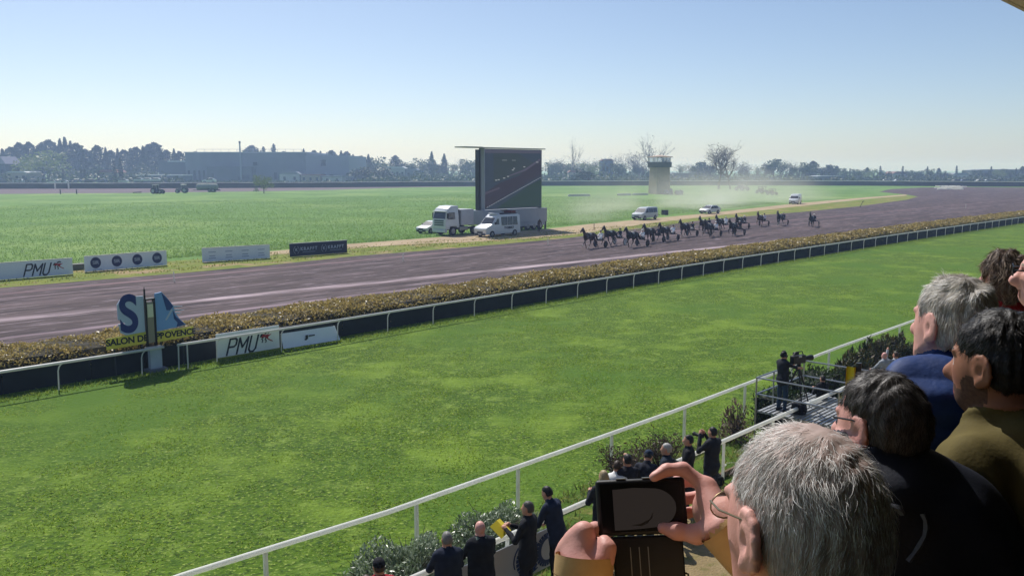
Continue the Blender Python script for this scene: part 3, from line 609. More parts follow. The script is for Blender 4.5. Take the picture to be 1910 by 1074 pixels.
# white marker stakes along the dirt
for (x, y, h, lab, c) in ((325, 526, .75, 'white marker stake at the inner edge of dirt, level with the badge board', m_white2), (752, 488, .7, 'white marker stake in the dirt between the navy board and the truck', m_white2),
                    (1022, 457, .8, 'white marker stake at the dirt edge just left of the leading trotters', m_white2), (1108, 430, .95, 'brown wooden stake beside the path above the leading trotter', mat('stake_brown', '6a4a30', .8)), (1801, 389, .9, 'small white stake alone on the far bend of the dirt', m_white2)):
    p = at(x, y); o = MB().tube([(0, 0, -.1), (0, 0, h * .9), (0, 0, h)], [.04, .04, .02], 6).build('marker_stake', c); o.location = p
    tag(o, lab, 'stake')
p = at(1604, 387); q = MB().tube([(0, 0, 0), (.2, 0, .5), (.62, 0, 1.35)], [.06, .05, .05], 6).tube([(.4, 0, 1.15), (.85, .1, 1.25)], .05, 6)
o = q.build('bent_stake', m_dgrey); o.location = p; tag(o, 'dark bent stake leaning at the edge of the far bend', 'stake')
p = at(570, 0 + 492); 
p = at(143, 503); o = MB().box(-.55, .55, -.35, .35, 0, .42).box(-.62, .62, -.42, .42, .421, .47).build('low_box', mat('box_grey', '4a5148', .7), None, bevel=.02); o.location = p; o.rotation_euler.z = TR; tag(o, 'low dark box with pale lid in the gap between two white boards', 'box')
p = at(1240, 401); o = MB().box(-.45, .45, -.4, .4, 0, .8).box(-.48, .48, -.43, .43, .801, .86).build('dark_crate', mat('crate_dark', '23282c', .8), None, bevel=.02); o.location = p; o.rotation_euler.z = .5; tag(o, 'dark square crate standing beside the path behind the people carrier', 'crate')

# ================================================================ VEHICLES
m_cw = mat('car_white', 'd6dade', .3, c2='cdd2d8', scale=2, coat=.5); m_cs = mat('car_silver', 'b4bbc0', .32, coat=.4); m_glass = mat('car_glass', '1b232b', .12, spec=.8); m_tyre = mat('tyre_rubber', '17181a', .9); m_rim = mat('wheel_rim', '8d9196', .4, metal=.6)
m_lamp = mat('headlamp_glass', 'd9dde0', .1, spec=.9); m_grille = mat('grille_dark', '1e2226', .5); m_rlamp = mat('tail_lamp', '7a1518', .3)
def wheel(parent, x, y, r, wd=.2, side=1):
    t = MB(); t.lathe([(r * .62, -wd / 2), (r * .93, -wd / 2), (r, -wd * .3), (r, wd * .3), (r * .93, wd / 2), (r * .62, wd / 2)], 20, 'x', closed=True); w_ = t.build('wheel', m_tyre, parent, smooth=True)
    d = MB().lathe([(r * .64, -.02), (r * .6, .03), (r * .25, .05), (0.001, .04)], 14, 'x') if side > 0 else MB().lathe([(r * .64, .02), (r * .6, -.03), (r * .25, -.05), (0.001, -.04)], 14, 'x')
    rm = d.build('rim', m_rim, w_, smooth=True); rm.location = (side * wd * .42, 0, 0); w_.location = (x, y, r); return w_
def vehicle(name, loc, rz, label, cat, prof, W, taper, belt, roof, paint, ws, sidewin, wheels, r, lamps=(.62, .7), group=None, bev=.05, grille=None, rearwin=None):
    v = empty(name, loc, rz, label, cat, group)
    hw = lambda z: W / 2 * (1 - (1 - taper) * min(1, max(0, (z - belt) / (roof - belt)))) - (0.06 if z < .35 else 0)
    n = len(prof); q = MB(); q.v = [(-hw(z), y, z) for y, z in prof] + [(hw(z), y, z) for y, z in prof]
    q.f = [tuple(range(n)), tuple(range(2 * n - 1, n - 1, -1))] + [(i, (i + 1) % n, (i + 1) % n + n, i + n) for i in range(n)]
    me = bpy.data.meshes.new('body'); bm = bmesh.new(); vs = [bm.verts.new(p) for p in q.v]
    for f in q.f: bm.faces.new([vs[i] for i in f])
    bmesh.ops.recalc_face_normals(bm, faces=bm.faces); big = [f for f in bm.faces if len(f.verts) > 4]
    bmesh.ops.bevel(bm, geom=[e for e in bm.edges if e.calc_face_angle(0) > R(35)], offset=bev, segments=3, affect='EDGES', profile=.5)
    bmesh.ops.triangulate(bm, faces=[f for f in bm.faces if len(f.verts) > 4])
    for f in bm.faces: f.smooth = True
    for e in bm.edges:
        if len(e.link_faces) == 2 and e.calc_face_angle(0) > R(38): e.smooth = False
    bm.to_mesh(me); bm.free(); me.materials.append(paint); link(bpy.data.objects.new('body', me), v)
    def across(a, b, nm, m, inset=.1, off=.02):
        (y0, z0), (y1, z1) = a, b; d = Vector((0, y1 - y0, z1 - z0)); nn = Vector((0, d.z, -d.y)).normalized()
        if nn.y * (1 if nm != 'rear_window' else -1) < 0: nn = -nn
        A, B = Vector((0, y0, z0)) + d * .08 + nn * off, Vector((0, y1, z1)) - d * .06 + nn * off
        wa, wb = hw(z0) - inset, hw(z1) - inset
        MB().add([A + Vector((-wa, 0, 0)), A + Vector((wa, 0, 0)), B + Vector((wb, 0, 0)), B + Vector((-wb, 0, 0))], [(0, 1, 2, 3)]).build(nm, m_glass, v)
    if ws: across(prof[ws[0]], prof[ws[1]], 'windscreen', m_glass)
    if rearwin: across(prof[rearwin[0]], prof[rearwin[1]], 'rear_window', m_glass)
    for s in (-1, 1):
        for poly in sidewin:
            q = MB(); q.add([(s * (hw(z) + .012), y, z) for y, z in poly], [tuple(range(len(poly)))]); q.build('side_window', m_glass, v)
        for y in wheels:
            MB().lathe([(r * 1.16, -.02), (r * 1.16, .02)], 18, 'x', c=(s * (W / 2 - .012), y, r)).build('wheel_arch', m_black, v)
            wheel(v, s * (W / 2 - .09), y, r, .2, s)
        fy = max(p[0] for p in prof)
        MB().box(s * W * .36 - .17, s * W * .36 + .17, fy - .12, fy + .015, lamps[0], lamps[1]).build('headlight', m_lamp, v, bevel=.02)
        my, mz = prof[ws[0]]; MB().box(min(s * (W / 2), s * (W / 2 + .2)), max(s * (W / 2), s * (W / 2 + .2)), my - .55, my - .4, mz + .05, mz + .25).build('wing_mirror', m_black, v, bevel=.03)
        ry = min(p[0] for p in prof); MB().box(s * (W / 2 - .2) - .07, s * (W / 2 - .2) + .07, ry - .012, ry + .05, .75, 1.05).build('tail_light', m_rlamp, v)
    fy = max(p[0] for p in prof)
    MB().box(-W * .42, W * .42, fy - .1, fy + .03, .22, .46).build('bumper', m_grille if grille is None else grille, v, bevel=.03)
    MB().box(-W * .22, W * .22, fy - .05, fy + .022, .5, .66).build('grille', m_grille, v)
    MB().box(-.26, .26, fy + .032, fy + .04, .3, .41).build('number_plate', m_white2, v)
    return v
HEAD = TR + R(90)
# dropside truck: forward cab tractor
tt = empty('truck_tractor', T(70.6, 76.6), HEAD, 'white tall cab truck tractor with grey box behind the cab, coupled to the screen trailer', 'truck')
m_tw = mat('truck_white', 'd3d7da', .35, c2='c6ccd0', scale=1.2)
q = MB(); cabp = [(3.0, .75), (3.06, 1.3), (3.0, 1.95), (2.78, 2.85), (2.6, 3.2), (2.0, 3.5), (.95, 3.52), (.85, .95), (1.2, .9), (1.35, 1.1), (2.35, 1.1), (2.45, .75)]
n_ = len(cabp); q.v = [(-1.2 + (.12 if z > 2.9 else 0), y, z) for y, z in cabp] + [(1.2 - (.12 if z > 2.9 else 0), y, z) for y, z in cabp]
q.f = [tuple(range(n_)), tuple(range(2 * n_ - 1, n_ - 1, -1))] + [(i, (i + 1) % n_, (i + 1) % n_ + n_, i + n_) for i in range(n_)]
q.build('cab', m_tw, tt, smooth=True, bevel=.05)
MB().add([(-1.08, 3.02, 2.02), (1.08, 3.02, 2.02), (1.0, 2.82, 2.8), (-1.0, 2.82, 2.8)], [(0, 1, 2, 3)]).build('windscreen', m_glass, tt)
MB().box(-1.12, 1.12, 2.72, 3.06, 2.83, 2.93).build('sun_visor', m_tw, tt, bevel=.03)
for s in (-1, 1):
    MB().add([(s * 1.215, 2.7, 1.95), (s * 1.215, 1.55, 1.95), (s * 1.2, 1.6, 2.75), (s * 1.2, 2.5, 2.75)], [(0, 1, 2, 3)]).build('side_window', m_glass, tt)
    MB().box(s * 1.0 - .18, s * 1.0 + .18, 3.03, 3.09, .95, 1.13).build('headlight', m_lamp, tt, bevel=.02)
    MB().box(min(s * 1.2, s * 1.42), max(s * 1.2, s * 1.42), 2.72, 2.86, 2.05, 2.7).build('wing_mirror', m_black, tt, bevel=.03)
    MB().box(min(s * .75, s * 1.19), max(s * .75, s * 1.19), -.6, .75, .55, 1.0).build('fuel_tank', m_steel, tt, bevel=.08)
    for y in (1.85, -1.6): wheel(tt, s * 1.05, y, .52, .32, s)
    MB().box(min(s * .7, s * 1.2), max(s * .7, s * 1.2), -2.25, -.95, 1.1, 1.16).build('mudguard', m_black, tt)
for z in (1.2, 1.45, 1.7): MB().box(-.82, .82, 3.02, 3.075, z, z + .15).build('grille_slat', mat('grille_green', '2a4a44', .5), tt)
MB().box(-1.15, 1.15, 2.75, 3.14, .4, .74).build('bumper', m_tw, tt, bevel=.05)
MB().box(-1.12, 1.12, .78, .84, .95, 3.1).build('cab_gap_panel', m_dgrey, tt)
MB().box(-1.22, 1.22, -1.5, .55, 1.18, 3.05).build('equipment_box', mat('box_lightgrey', 'b2b6bd', .5, c2='a7abb3', scale=1), tt, bevel=.03)
MB().box(-.45, .45, -2.6, 2.6, .62, .88).build('chassis', m_black, tt)
# screen trailer
ts = empty('screen_trailer', T(79.6, 76.6), HEAD, 'long grey trailer carrying a huge square video screen raised above it', 'trailer')
m_trl = mat('trailer_grey', 'a7abb2', .5, c2='989da6', scale=.6); L2 = 5.9
MB().box(-1.25, 1.25, -L2, L2, 1.0, 2.78).build('body', m_trl, ts, bevel=.03)
MB().box(-1.255, -1.0, -L2 + .3, 2.2, .55, .99).build('side_skirt', m_trl, ts)
for s in (-1, 1):
    for y in (-4.6, -3.4, -2.2): wheel(ts, s * 1.08, y, .5, .34, s)
    MB().box(s * .9 - .08, s * .9 + .08, 3.6, 3.8, 0, 1.0).build('landing_leg', m_dgrey, ts)
    MB().box(s * 1.2 - .1, s * 1.2 + .1, -L2 + .2, -L2 + .4, 0.0, 1.0).build('stabiliser', m_dgrey, ts)
MB().box(-.35, .35, -5.75, -5.55, 2.78, 10.2).box(-.35, .35, 5.5, 5.7, 2.78, 10.2).build('mast', m_dgrey, ts)
sc_ = MB().box(-.75, -.2, -5.35, 5.3, 2.85, 10.3).build('screen_case', mat('screen_case', '5a6068', .5), ts, bevel=.02)
MB().box(-.95, -.05, 5.32, 5.44, 2.8, 10.36).build('screen_edge', mat('edge_pale', '9aa0a6', .5), ts)
MB().box(-.9, .2, -5.9, 5.8, 10.36, 10.48).box(-.9, .9, 5.6, 8.6, 10.38, 10.52).build('top_cover', mat('cover_pale', 'a3a59d', .6), ts)
# the picture on the screen (viewed from local -x): coordinates a along -y (0..12 left to right), b up (0..7.4)
def scr(name, poly, c, off, e=.62):
    m = mat('screen_' + c, (0, 0, 0), .6, emis=(c, e), spec=.15); q = MB(); q.add([(-.755 - off, 5.3 - a * .885, 2.9 + b) for a, b in poly], [tuple(range(len(poly)))]); return q.build(name, m, sc_)
scr('picture_ground', [(.1, .1), (11.9, .1), (11.9, 7.3), (.1, 7.3)], '3b4754', .004)
scr('picture_field', [(1.9, 3.3), (7, 4.2), (10.5, 5.6), (7.0, 6.9), (1.9, 6.9)], '3c4749', .008)
scr('picture_sky', [(.1, 6.9), (11.9, 6.95), (11.9, 7.3), (.1, 7.3)], '545462', .008)
scr('picture_track', [(.1, .1), (1.2, .4), (5.4, 1.95), (9, 3.2), (11.9, 4.2), (11.9, 6.3), (10.4, 5.8), (7, 4.1), (3, 3.2), (.1, 2.0)], '3d3b45', .012)
scr('picture_sand', [(.1, 1.8), (3.2, 2.5), (3.0, 2.7), (.1, 2.05)], '56525f', .016); scr('picture_sand', [(5, 4.0), (8.5, 4.7), (11.8, 6.1), (11.6, 6.3), (8.2, 4.9), (5, 4.15)], '5a5768', .016)
scr('picture_shade', [(2.5, .1), (11.9, .1), (11.9, 3.6), (9, 2.75)], '33463f', .013)
q = MB()
for i in range(26):
    a = .5 + i * .44; b = .18 + (a - .5) * .335 - .012 * a; q.add([(-.757 - .016, 5.3 - a * .885 - k[0], 2.9 + b + k[1]) for k in ((0, 0), (.26, .09), (.26, .15), (0, .06))], [(0, 1, 2, 3)])
q.build('picture_rail', mat('screen_railwhite', (0, 0, 0), .6, emis=('9aa0a8', .9)), sc_)
for a, b, s in ((5.8, 4.75, .22), (6.05, 4.95, .18), (8.2, 5.15, .2), (11.0, 5.75, .25), (2.4, 3.5, .2), (2.9, 3.55, .2), (4.0, 3.75, .22), (4.8, 3.95, .2), (4.1, 6.0, .5), (6.0, 6.0, .4)):
    hh = .12 if s < .3 else .05; scr('picture_runner', [(a - s, b), (a + s, b), (a + s, b + hh), (a - s, b + hh)], 'a5acae', .02)
# broadcast van in front of the trailer
vprof = [(2.95, .3), (3.0, .95), (2.75, 1.2), (1.95, 1.45), (1.2, 2.25), (.8, 2.55), (-2.6, 2.55), (-2.9, 2.4), (-2.95, .35)]
bv = vehicle('broadcast_van', T(72.2, 71.4), HEAD + R(1), 'white high roof van with dark side glass and black lettering, parked before the screen trailer', 'van', vprof, 2.0, .86, 1.3, 2.6, m_cw, (3, 4), [[(1.5, 1.42), (.75, 1.42), (.75, 2.1), (1.05, 2.1)], [(.35, 1.3), (-2.4, 1.3), (-2.4, 2.28), (.35, 2.28)]], (1.95, -1.9), .34, (.8, 1.02))
for s in (-1,):
    lettering('lettering', 'TV DIRECT', .34, m_ink, bv, face_M((-1.02, -.9, .98), R(-90)), 0, .015)
MB().box(-.6, .6, .3, 1.0, 2.56, 2.72).build('roof_unit', m_cw, bv, bevel=.05)
MB().box(-.75, .75, -2.5, -.1, 2.57, 2.66).build('roof_rack', m_dgrey, bv)
q = MB().lathe([(.02, 0), (.3, .05), (.48, .16), (.5, .17), (.3, .07), (.02, .02)], 16, 'z', c=(0, -1.0, 2.9)); q.tube([(0, -1.0, 2.6), (0, -1.0, 2.95)], .05, 6); q.build('dish', m_steel, bv, smooth=True)
MB().box(-.7, .7, -2.4, -1.6, 2.661, 2.95).build('roof_case', mat('case_red', '6d2d2f', .6), bv, bevel=.03)
for y in (-.6, -1.5): MB().box(-1.016, -1.006, y - .02, y + .02, 1.3, 2.28).build('window_bar', m_cw, bv)
hatch = [(2.05, .3), (2.1, .62), (1.95, .78), (1.15, .95), (.35, 1.42), (-.1, 1.5), (-1.1, 1.46), (-1.85, 1.05), (-2.0, .9), (-2.0, .32)]
hwin = [[(.95, .96), (.0, .96), (0, 1.4), (.42, 1.38)], [(-.08, .96), (-1.4, .98), (-1.05, 1.38), (-.08, 1.4)]]
car1 = vehicle('parked_car', at(806, 434), HEAD + R(8), 'white hatchback half hidden in the grass behind the truck cab', 'car', hatch, 1.75, .76, .95, 1.5, m_cw, (3, 4), hwin, (1.25, -1.25), .31, rearwin=(6, 7))
car2 = vehicle('following_car', at(1324, 398.5), HEAD - R(6), 'white hatchback driving on the path with dust behind it', 'car', hatch, 1.75, .76, .95, 1.5, m_cw, (3, 4), hwin, (1.25, -1.25), .31, rearwin=(6, 7))
mpv = [(2.5, .3), (2.52, .75), (2.35, 1.02), (1.65, 1.18), (.9, 1.8), (.4, 1.95), (-2.25, 1.95), (-2.45, 1.8), (-2.5, .35)]
car3 = vehicle('people_carrier', at(1203, 409.5), HEAD + R(4), 'silver white people carrier driving ahead of the hatchback on the path', 'van', mpv, 1.9, .8, 1.1, 1.95, m_cs, (3, 4), [[(1.35, 1.12), (.45, 1.12), (.45, 1.75), (.85, 1.75)], [(.35, 1.12), (-.9, 1.12), (-.9, 1.76), (.35, 1.76)], [(-1.0, 1.12), (-2.2, 1.12), (-2.15, 1.76), (-1.0, 1.76)]], (1.6, -1.55), .33, (.72, .95))
van2 = [(2.3, .3), (2.33, .85), (2.1, 1.1), (1.5, 1.25), (.95, 1.85), (.6, 2.2), (-2.2, 2.25), (-2.4, 2.1), (-2.42, .35)]
car4 = vehicle('delivery_van', at(1483, 380.5), HEAD + R(14), 'white panel van last on the path, farthest from the screen', 'van', van2, 1.95, .88, 1.2, 2.25, m_cw, (3, 4), [[(1.25, 1.2), (.45, 1.2), (.45, 1.78), (.9, 1.78)]], (1.5, -1.5), .34, (.8, 1.02))
# white car glimpsed beyond the tanker, outside the far hedge
car5 = vehicle('far_car', at(391, 346), R(95), 'white car showing its roof above the far hedge over the tanker', 'car', hatch, 1.75, .76, .95, 1.5, m_cw, (3, 4), hwin, (1.25, -1.25), .31, rearwin=(6, 7)); car5.scale = (1.6, 1.6, 1.6); car5.location.z = 1.2

# farm tractors and water tanker on the backstretch
def farm_tractor(loc, rz, label, hood, cabroof):
    t = empty('farm_tractor', loc, rz, label, 'tractor', 'farm tractors on the backstretch')
    MB().prism([(.1, .75), (1.9, .75), (2.0, 1.1), (1.9, 1.5), (.1, 1.65)], -.42, .42, 'yz').build('bonnet', hood, t, bevel=.06)
    MB().box(-.35, .35, -1.3, .2, .6, 1.0).build('chassis', m_dgrey, t)
    for s in (-1, 1):
        wheel(t, s * .95, -.9, .92, .55, s); wheel(t, s * .85, 1.45, .62, .42, s)
        MB().tube([(s * .95, -1.75, 1.75), (s * .95, -1.3, 2.02), (s * .95, -.5, 2.0), (s * .95, .0, 1.6)], .09, 6).build('fender', hood, t, smooth=True)
        for y0, y1 in ((.15, .0), (-1.35, -1.2)): MB().tube([(s * .72, y0, 1.3), (s * .66, y1, 2.7)], .05, 6).build('cab_pillar', m_steel, t)
        MB().add([(s * .71, .08, 1.6), (s * .71, -1.28, 1.6), (s * .66, -1.18, 2.65), (s * .66, -.0, 2.65)], [(0, 1, 2, 3)]).build('cab_glass', m_glass, t)
    MB().box(-.8, .8, -1.4, .25, 2.7, 2.88).build('cab_roof', cabroof, t, bevel=.06)
    MB().box(-.6, .6, -1.0, -.4, 1.0, 1.75).build('seat', m_black, t, bevel=.08)
    MB().tube([(.35, 1.2, 1.6), (.35, 1.2, 2.5)], .05, 6).build('exhaust', m_black, t)
    return t
m_roofw = mat('cab_roof_white', 'dfe2e0', .4); m_trd = mat('tractor_dark', '43404c', .6); m_trp = mat('tractor_grey', '6d6a72', .6)
farm_tractor(at(294, 361.5), R(-90) - R(12), 'dark farm tractor parked with its bonnet towards the other tractor', m_trd, mat('cab_roof_grey', '9aa5a8', .5))
farm_tractor(at(340, 360), R(90) + R(8), 'farm tractor with bright white cab roof next to the tanker', m_trp, m_roofw)
tk = empty('water_tanker', at(387, 358.5), R(90) + R(4), 'long grey water tanker trailer with a white stripe along its top', 'tanker')
MB().lathe([(.05, -3.7), (.7, -3.62), (.92, -3.4), (.95, -3.0), (.95, 3.0), (.92, 3.4), (.7, 3.62), (.05, 3.7)], 20, 'y', c=(0, 0, 1.75)).build('tank', mat('tanker_green', '7c8580', .5, c2='6d7670', scale=1), tk, smooth=True)
MB().box(-.5, .5, -3.3, 3.2, 2.58, 2.76).build('top_walkway', m_roofw, tk, bevel=.05)
MB().box(-.45, .45, -3.6, 4.6, .62, .85).build('chassis', m_trd, tk)
for s in (-1, 1):
    for y in (-2.2, -.9): wheel(tk, s * .95, y, .58, .4, s)
MB().tube([(-.4, 3.6, .75), (0, 5.2, .6)], .07, 6).tube([(.4, 3.6, .75), (0, 5.2, .6)], .07, 6).build('drawbar', m_trd, tk)
MB().box(-.9, .9, -4.2, -3.7, .5, .95).build('spray_bar', mat('spray_violet', '5d4a66', .6), tk)
hr = empty('drag_harrow', at(256, 361), 0, 'small low harrow on the ground left of the dark tractor', 'harrow')
MB().tube([(-1.4, 0, .3), (1.4, 0, .5)], .12, 6).build('beam', m_trd, hr)
for x in np.linspace(-1.2, 1.2, 6): MB().tube([(x, 0, .4), (x, .1, 0)], .05, 5).build('tine', m_dgrey, hr)
bench = empty('low_barrier', at(128, 362), 0, 'dark low metal barrier standing at the inner edge of the backstretch', 'barrier')
for x in (-2.6, 2.6): MB().box(x - .15, x + .15, -.1, .1, 0, 1.4).build('leg', m_dgrey, bench)
MB().box(-2.6, 2.6, -.08, .08, .35, .5).build('crossbar', m_rope, bench)

# ================================================================ JUDGES' TOWER, RUBBLE, OLD MACHINES
m_conc = mat('tower_concrete', 'c2ab9a', .9, c2='a69284', scale=.5, bump=.3, bscale=3)
tw = empty('judges_tower', at(1229, 362), R(24), 'tall grey concrete judging tower with glazed lookout under a flat hipped roof', 'tower')
q = MB(); q.v = [(x * 2.45, y * 2.45, 0) for x, y in ((-1, -1), (1, -1), (1, 1), (-1, 1))] + [(x * 2.2, y * 2.2, 8.4) for x, y in ((-1, -1), (1, -1), (1, 1), (-1, 1))]
q.f = [(0, 1, 5, 4), (1, 2, 6, 5), (2, 3, 7, 6), (3, 0, 4, 7), (4, 5, 6, 7)]; q.build('shaft', m_conc, tw)
for s in (-1, 1): MB().add([(s * 2.35 - .2, -2.6, 0), (s * 2.35 + .2, -2.6, 0), (s * 2.15 + .2, -2.35, 8.4), (s * 2.15 - .2, -2.35, 8.4), (s * 2.35 - .2, -2.3, 0), (s * 2.35 + .2, -2.3, 0), (s * 2.15 + .2, -2.1, 8.4), (s * 2.15 - .2, -2.1, 8.4)], [(0, 1, 2, 3), (0, 3, 7, 4), (1, 5, 6, 2), (7, 6, 5, 4)]).build('corner_pier', m_conc, tw)
MB().box(-2.75, 2.75, -2.75, 2.75, 8.4, 10.1).build('parapet', mat('parapet_dark', '7b7573', .9, c2='6a6564', scale=.7), tw, bevel=.04)
for x, y in ((-1, -1), (1, -1), (1, 1), (-1, 1), (0, -1), (0, 1), (-1, 0), (1, 0)): MB().box(x * 2.4 - .08, x * 2.4 + .08, y * 2.4 - .08, y * 2.4 + .08, 10.1, 11.5).build('post', mat('post_pale', 'c9c7c2', .7), tw)
m_wing = mat('lookout_glass', 'c6d0d8', .1, spec=.8); bpy_t = m_wing.node_tree.nodes['Principled BSDF']; bpy_t.inputs['Transmission Weight'].default_value = .95; bpy_t.inputs['IOR'].default_value = 1.03
for k in range(4):
    o = MB().add([(-2.3, -2.4, 10.1), (2.3, -2.4, 10.1), (2.3, -2.4, 11.4), (-2.3, -2.4, 11.4)], [(0, 1, 2, 3)]).build('window_pane', m_wing, tw); o.rotation_euler.z = k * math.pi / 2
q = MB(); q.v = [(x * 2.95, y * 2.95, 11.5) for x, y in ((-1, -1), (1, -1), (1, 1), (-1, 1))] + [(x * 2.95, y * 2.95, 11.75) for x, y in ((-1, -1), (1, -1), (1, 1), (-1, 1))] + [(0, 0, 12.3)]
q.f = [(0, 1, 5, 4), (1, 2, 6, 5), (2, 3, 7, 6), (3, 0, 4, 7), (4, 5, 8), (5, 6, 8), (6, 7, 8), (7, 4, 8), (3, 2, 1, 0)]; q.build('roof', m_conc, tw)
m_rub = mat('rubble_pale', '8f8f96', .95, c2='777780', scale=1.0)
def boulder(s, rng):
    bm = bmesh.new(); bmesh.ops.create_icosphere(bm, subdivisions=1, radius=1)
    for v in bm.verts: v.co = Vector((v.co.x * s[0], v.co.y * s[1], v.co.z * s[2])) * rng.uniform(.75, 1.2)
    me = bpy.data.meshes.new('block'); bm.to_mesh(me); bm.free(); return me
rg = random.Random(5)
rh = empty('rubble_heap', at(1264, 363), 0, 'heap of pale broken concrete beside the foot of the tower', 'rubble')
for i in range(14):
    me = boulder((rg.uniform(.5, 1.5), rg.uniform(.5, 1.0), rg.uniform(.3, .8)), rg); me.materials.append(m_rub); o = link(bpy.data.objects.new('block', me), rh); o.location = (rg.uniform(-4, 4), rg.uniform(-2, 2), rg.uniform(.2, 1.0)); o.rotation_euler = (rg.random(), rg.random(), rg.random() * 6)
m_wkerb = mat('white_kerb', 'c4c6c2', .8)
for (x0, x1, y, lab) in ((1060, 1100, 366.5, 'low white edging strip in the grass left of the tower, farther from it'), (1152, 1176, 365, 'short low white kerb block between the edging strip and the tower'), (1180, 1208, 364.5, 'low white kerb block nearest the left foot of the tower')):
    a, b = at(x0, y), at(x1, y - .6); d = b - a; o = MB().box(-d.length / 2, d.length / 2, -.35, .35, 0, .5).box(-d.length / 2 + .3, d.length / 2 - .3, -.3, .3, .501, .62).build('kerb_block', m_wkerb, None, bevel=.04); o.location = (a + b) / 2; o.rotation_euler.z = math.atan2(d.y, d.x); tag(o, lab, 'kerb block', 'white kerb blocks left of the tower')
def old_machine(x, y, s, lab):
    t = empty('old_machine', at(x, y), R(35), lab, 'machine', 'old machines beside the bare tree')
    MB().box(-1.2 * s, 1.2 * s, -1.6 * s, 1.6 * s, .6 * s, 1.2 * s).build('bed', m_trd, t, bevel=.06); MB().box(-1.1 * s, 1.1 * s, -.9 * s, .9 * s, 2.2 * s, 2.45 * s).build('roof', m_trd, t, bevel=.05)
    for a in (-1, 1):
        for b in (-1, 1): MB().tube([(a * 1.0 * s, b * .8 * s, 1.2 * s), (a * 1.0 * s, b * .8 * s, 2.2 * s)], .1 * s, 6).build('post', m_dgrey, t); wheel(t, a * 1.2 * s, b * 1.1 * s, .6 * s, .35 * s, a)
    MB().box(-.9 * s, .9 * s, -.2 * s, 1.0 * s, 1.2 * s, 1.9 * s).build('hopper', m_trp, t, bevel=.1)
old_machine(1384, 356, 1.25, 'tall dark roofed machine standing right of the bare tree'); old_machine(1421, 361, .95, 'low dark machine nearer the dust, right of the tall one'); old_machine(1440, 364, .8, 'smallest dark machine at the end of the row, wrapped in dust')
sg = empty('folded_barriers', at(1768, 354), R(2), 'low pile of white rails and frames lying on the far bend', 'barriers')
for i in range(7):
    o = MB().box(-5.2 + (i % 3), 4.6 + (i % 2), -.14, .14, .1, .42).build('rail', m_white, sg); o.location = (rg.uniform(-2.5, 2.5), rg.uniform(-6, 6), .32 * i * .6); o.rotation_euler.z = rg.uniform(-.3, .3)
for x in (-3, 0, 3, 5.5): MB().tube([(x, 1, 0), (x + .8, 1, 1.6)], .1, 6).build('leg', m_steel, sg)

# ================================================================ FAR HEDGE, BUILDINGS, TREES
m_fh = mat('far_hedge', '26301f', .95, c2='313a26', scale=.4, bump=.6, bscale=1.5)
fhp = [at(x, y) for x, y in ((-500, 354), (-200, 353), (0, 352.3), (300, 351.6), (600, 350), (800, 348), (1000, 346.8), (1300, 346), (1600, 346.5), (1900, 348.5), (2150, 351), (2400, 355))]
fh = empty('far_hedge', (0, 0, 0), 0, 'dark clipped hedge with white rail on top running along the whole backstretch', 'hedge')
dens = []
for a, b in zip(fhp[:-1], fhp[1:]):
    n_ = max(2, int((b - a).length / 4))
    dens += [a + (b - a) * (i / n_) for i in range(n_)]
q = MB()
for i, p in enumerate(dens):
    h = 2.1 + .12 * math.sin(i * 1.3) + random.uniform(-.08, .08); q.v += [(p.x, p.y, 0), (p.x, p.y + .1, h), (p.x, p.y + 1.4, h + .1), (p.x, p.y + 1.6, 0)]
for i in range(len(dens) - 1):
    for j in range(3): q.f.append((i * 4 + j, i * 4 + 4 + j, i * 4 + 5 + j, i * 4 + 1 + j))
q.build('hedge_body', m_fh, fh)
MB().tube([(p.x, p.y - .8, 2.25) for p in dens[::3]], .13, 5).build('top_rail', m_rope, fh)
for x in (105, 130):
    p = at(x, 352.3); MB().tube([(p.x, p.y - .8, 0), (p.x, p.y - .8, 2.2)], .3, 5).build('rail_post', m_rope, fh)

m_fact = mat('factory_cladding', '737d8c', .7, c2='6b7584', scale=.05, stretch=(6, 6, .3)); m_fact2 = mat('factory_dark', '525c6c', .7); m_fdark = mat('opening_dark', '33394a', .6); m_fpale = mat('sheet_pale', 'a7b1bd', .6)
def Yx(x, Y): return (x - 955.0) / FPX * Y
def zy(y, Y): return CAM_Z - (y - HORIZON) / FPX * Y
FY = 520.0
fb = empty('warehouse', (Yx(505, FY), FY, 0), 0, 'huge blue grey flat roofed warehouse behind the far hedge', 'warehouse')
X0, X1 = Yx(352, FY) - fb.location.x, Yx(655, FY) - fb.location.x; ZT = zy(288, FY)
MB().box(X0, X1 - 26, 0, 60, 0, ZT + .6).build('wall', m_fact, fb); MB().box(X1 - 25.9, X1, -1.5, 60, 0, ZT - .9).build('wall', mat('factory_light', '838d9d', .7), fb)
MB().box(X0 - .5, X1 - 25.6, -.6, 61, ZT + .61, ZT + 1.2).build('roof_edge', mat('roof_edge', '9aa4b2', .6), fb)
MB().box(Yx(400, FY) - fb.location.x, Yx(482, FY) - fb.location.x, -8, -.05, 0, zy(311, FY)).build('annexe', m_fact2, fb)
MB().box(Yx(300, FY) - fb.location.x, Yx(351, FY) - fb.location.x, 2, 30, 0, zy(300, FY)).build('side_wing', m_fact2, fb)
MB().box(Yx(318, FY) - fb.location.x, Yx(352, FY) - fb.location.x - .3, 1.2, 1.98, zy(301, FY) - .6, zy(301, FY) + .3).build('fascia', m_fpale, fb)
for x in (358, 368, 377, 386): MB().box(Yx(x, FY) - fb.location.x - .6, Yx(x, FY) - fb.location.x + .6, -.35, -.03, zy(338, FY), zy(318, FY)).build('pilaster', m_fdark, fb)
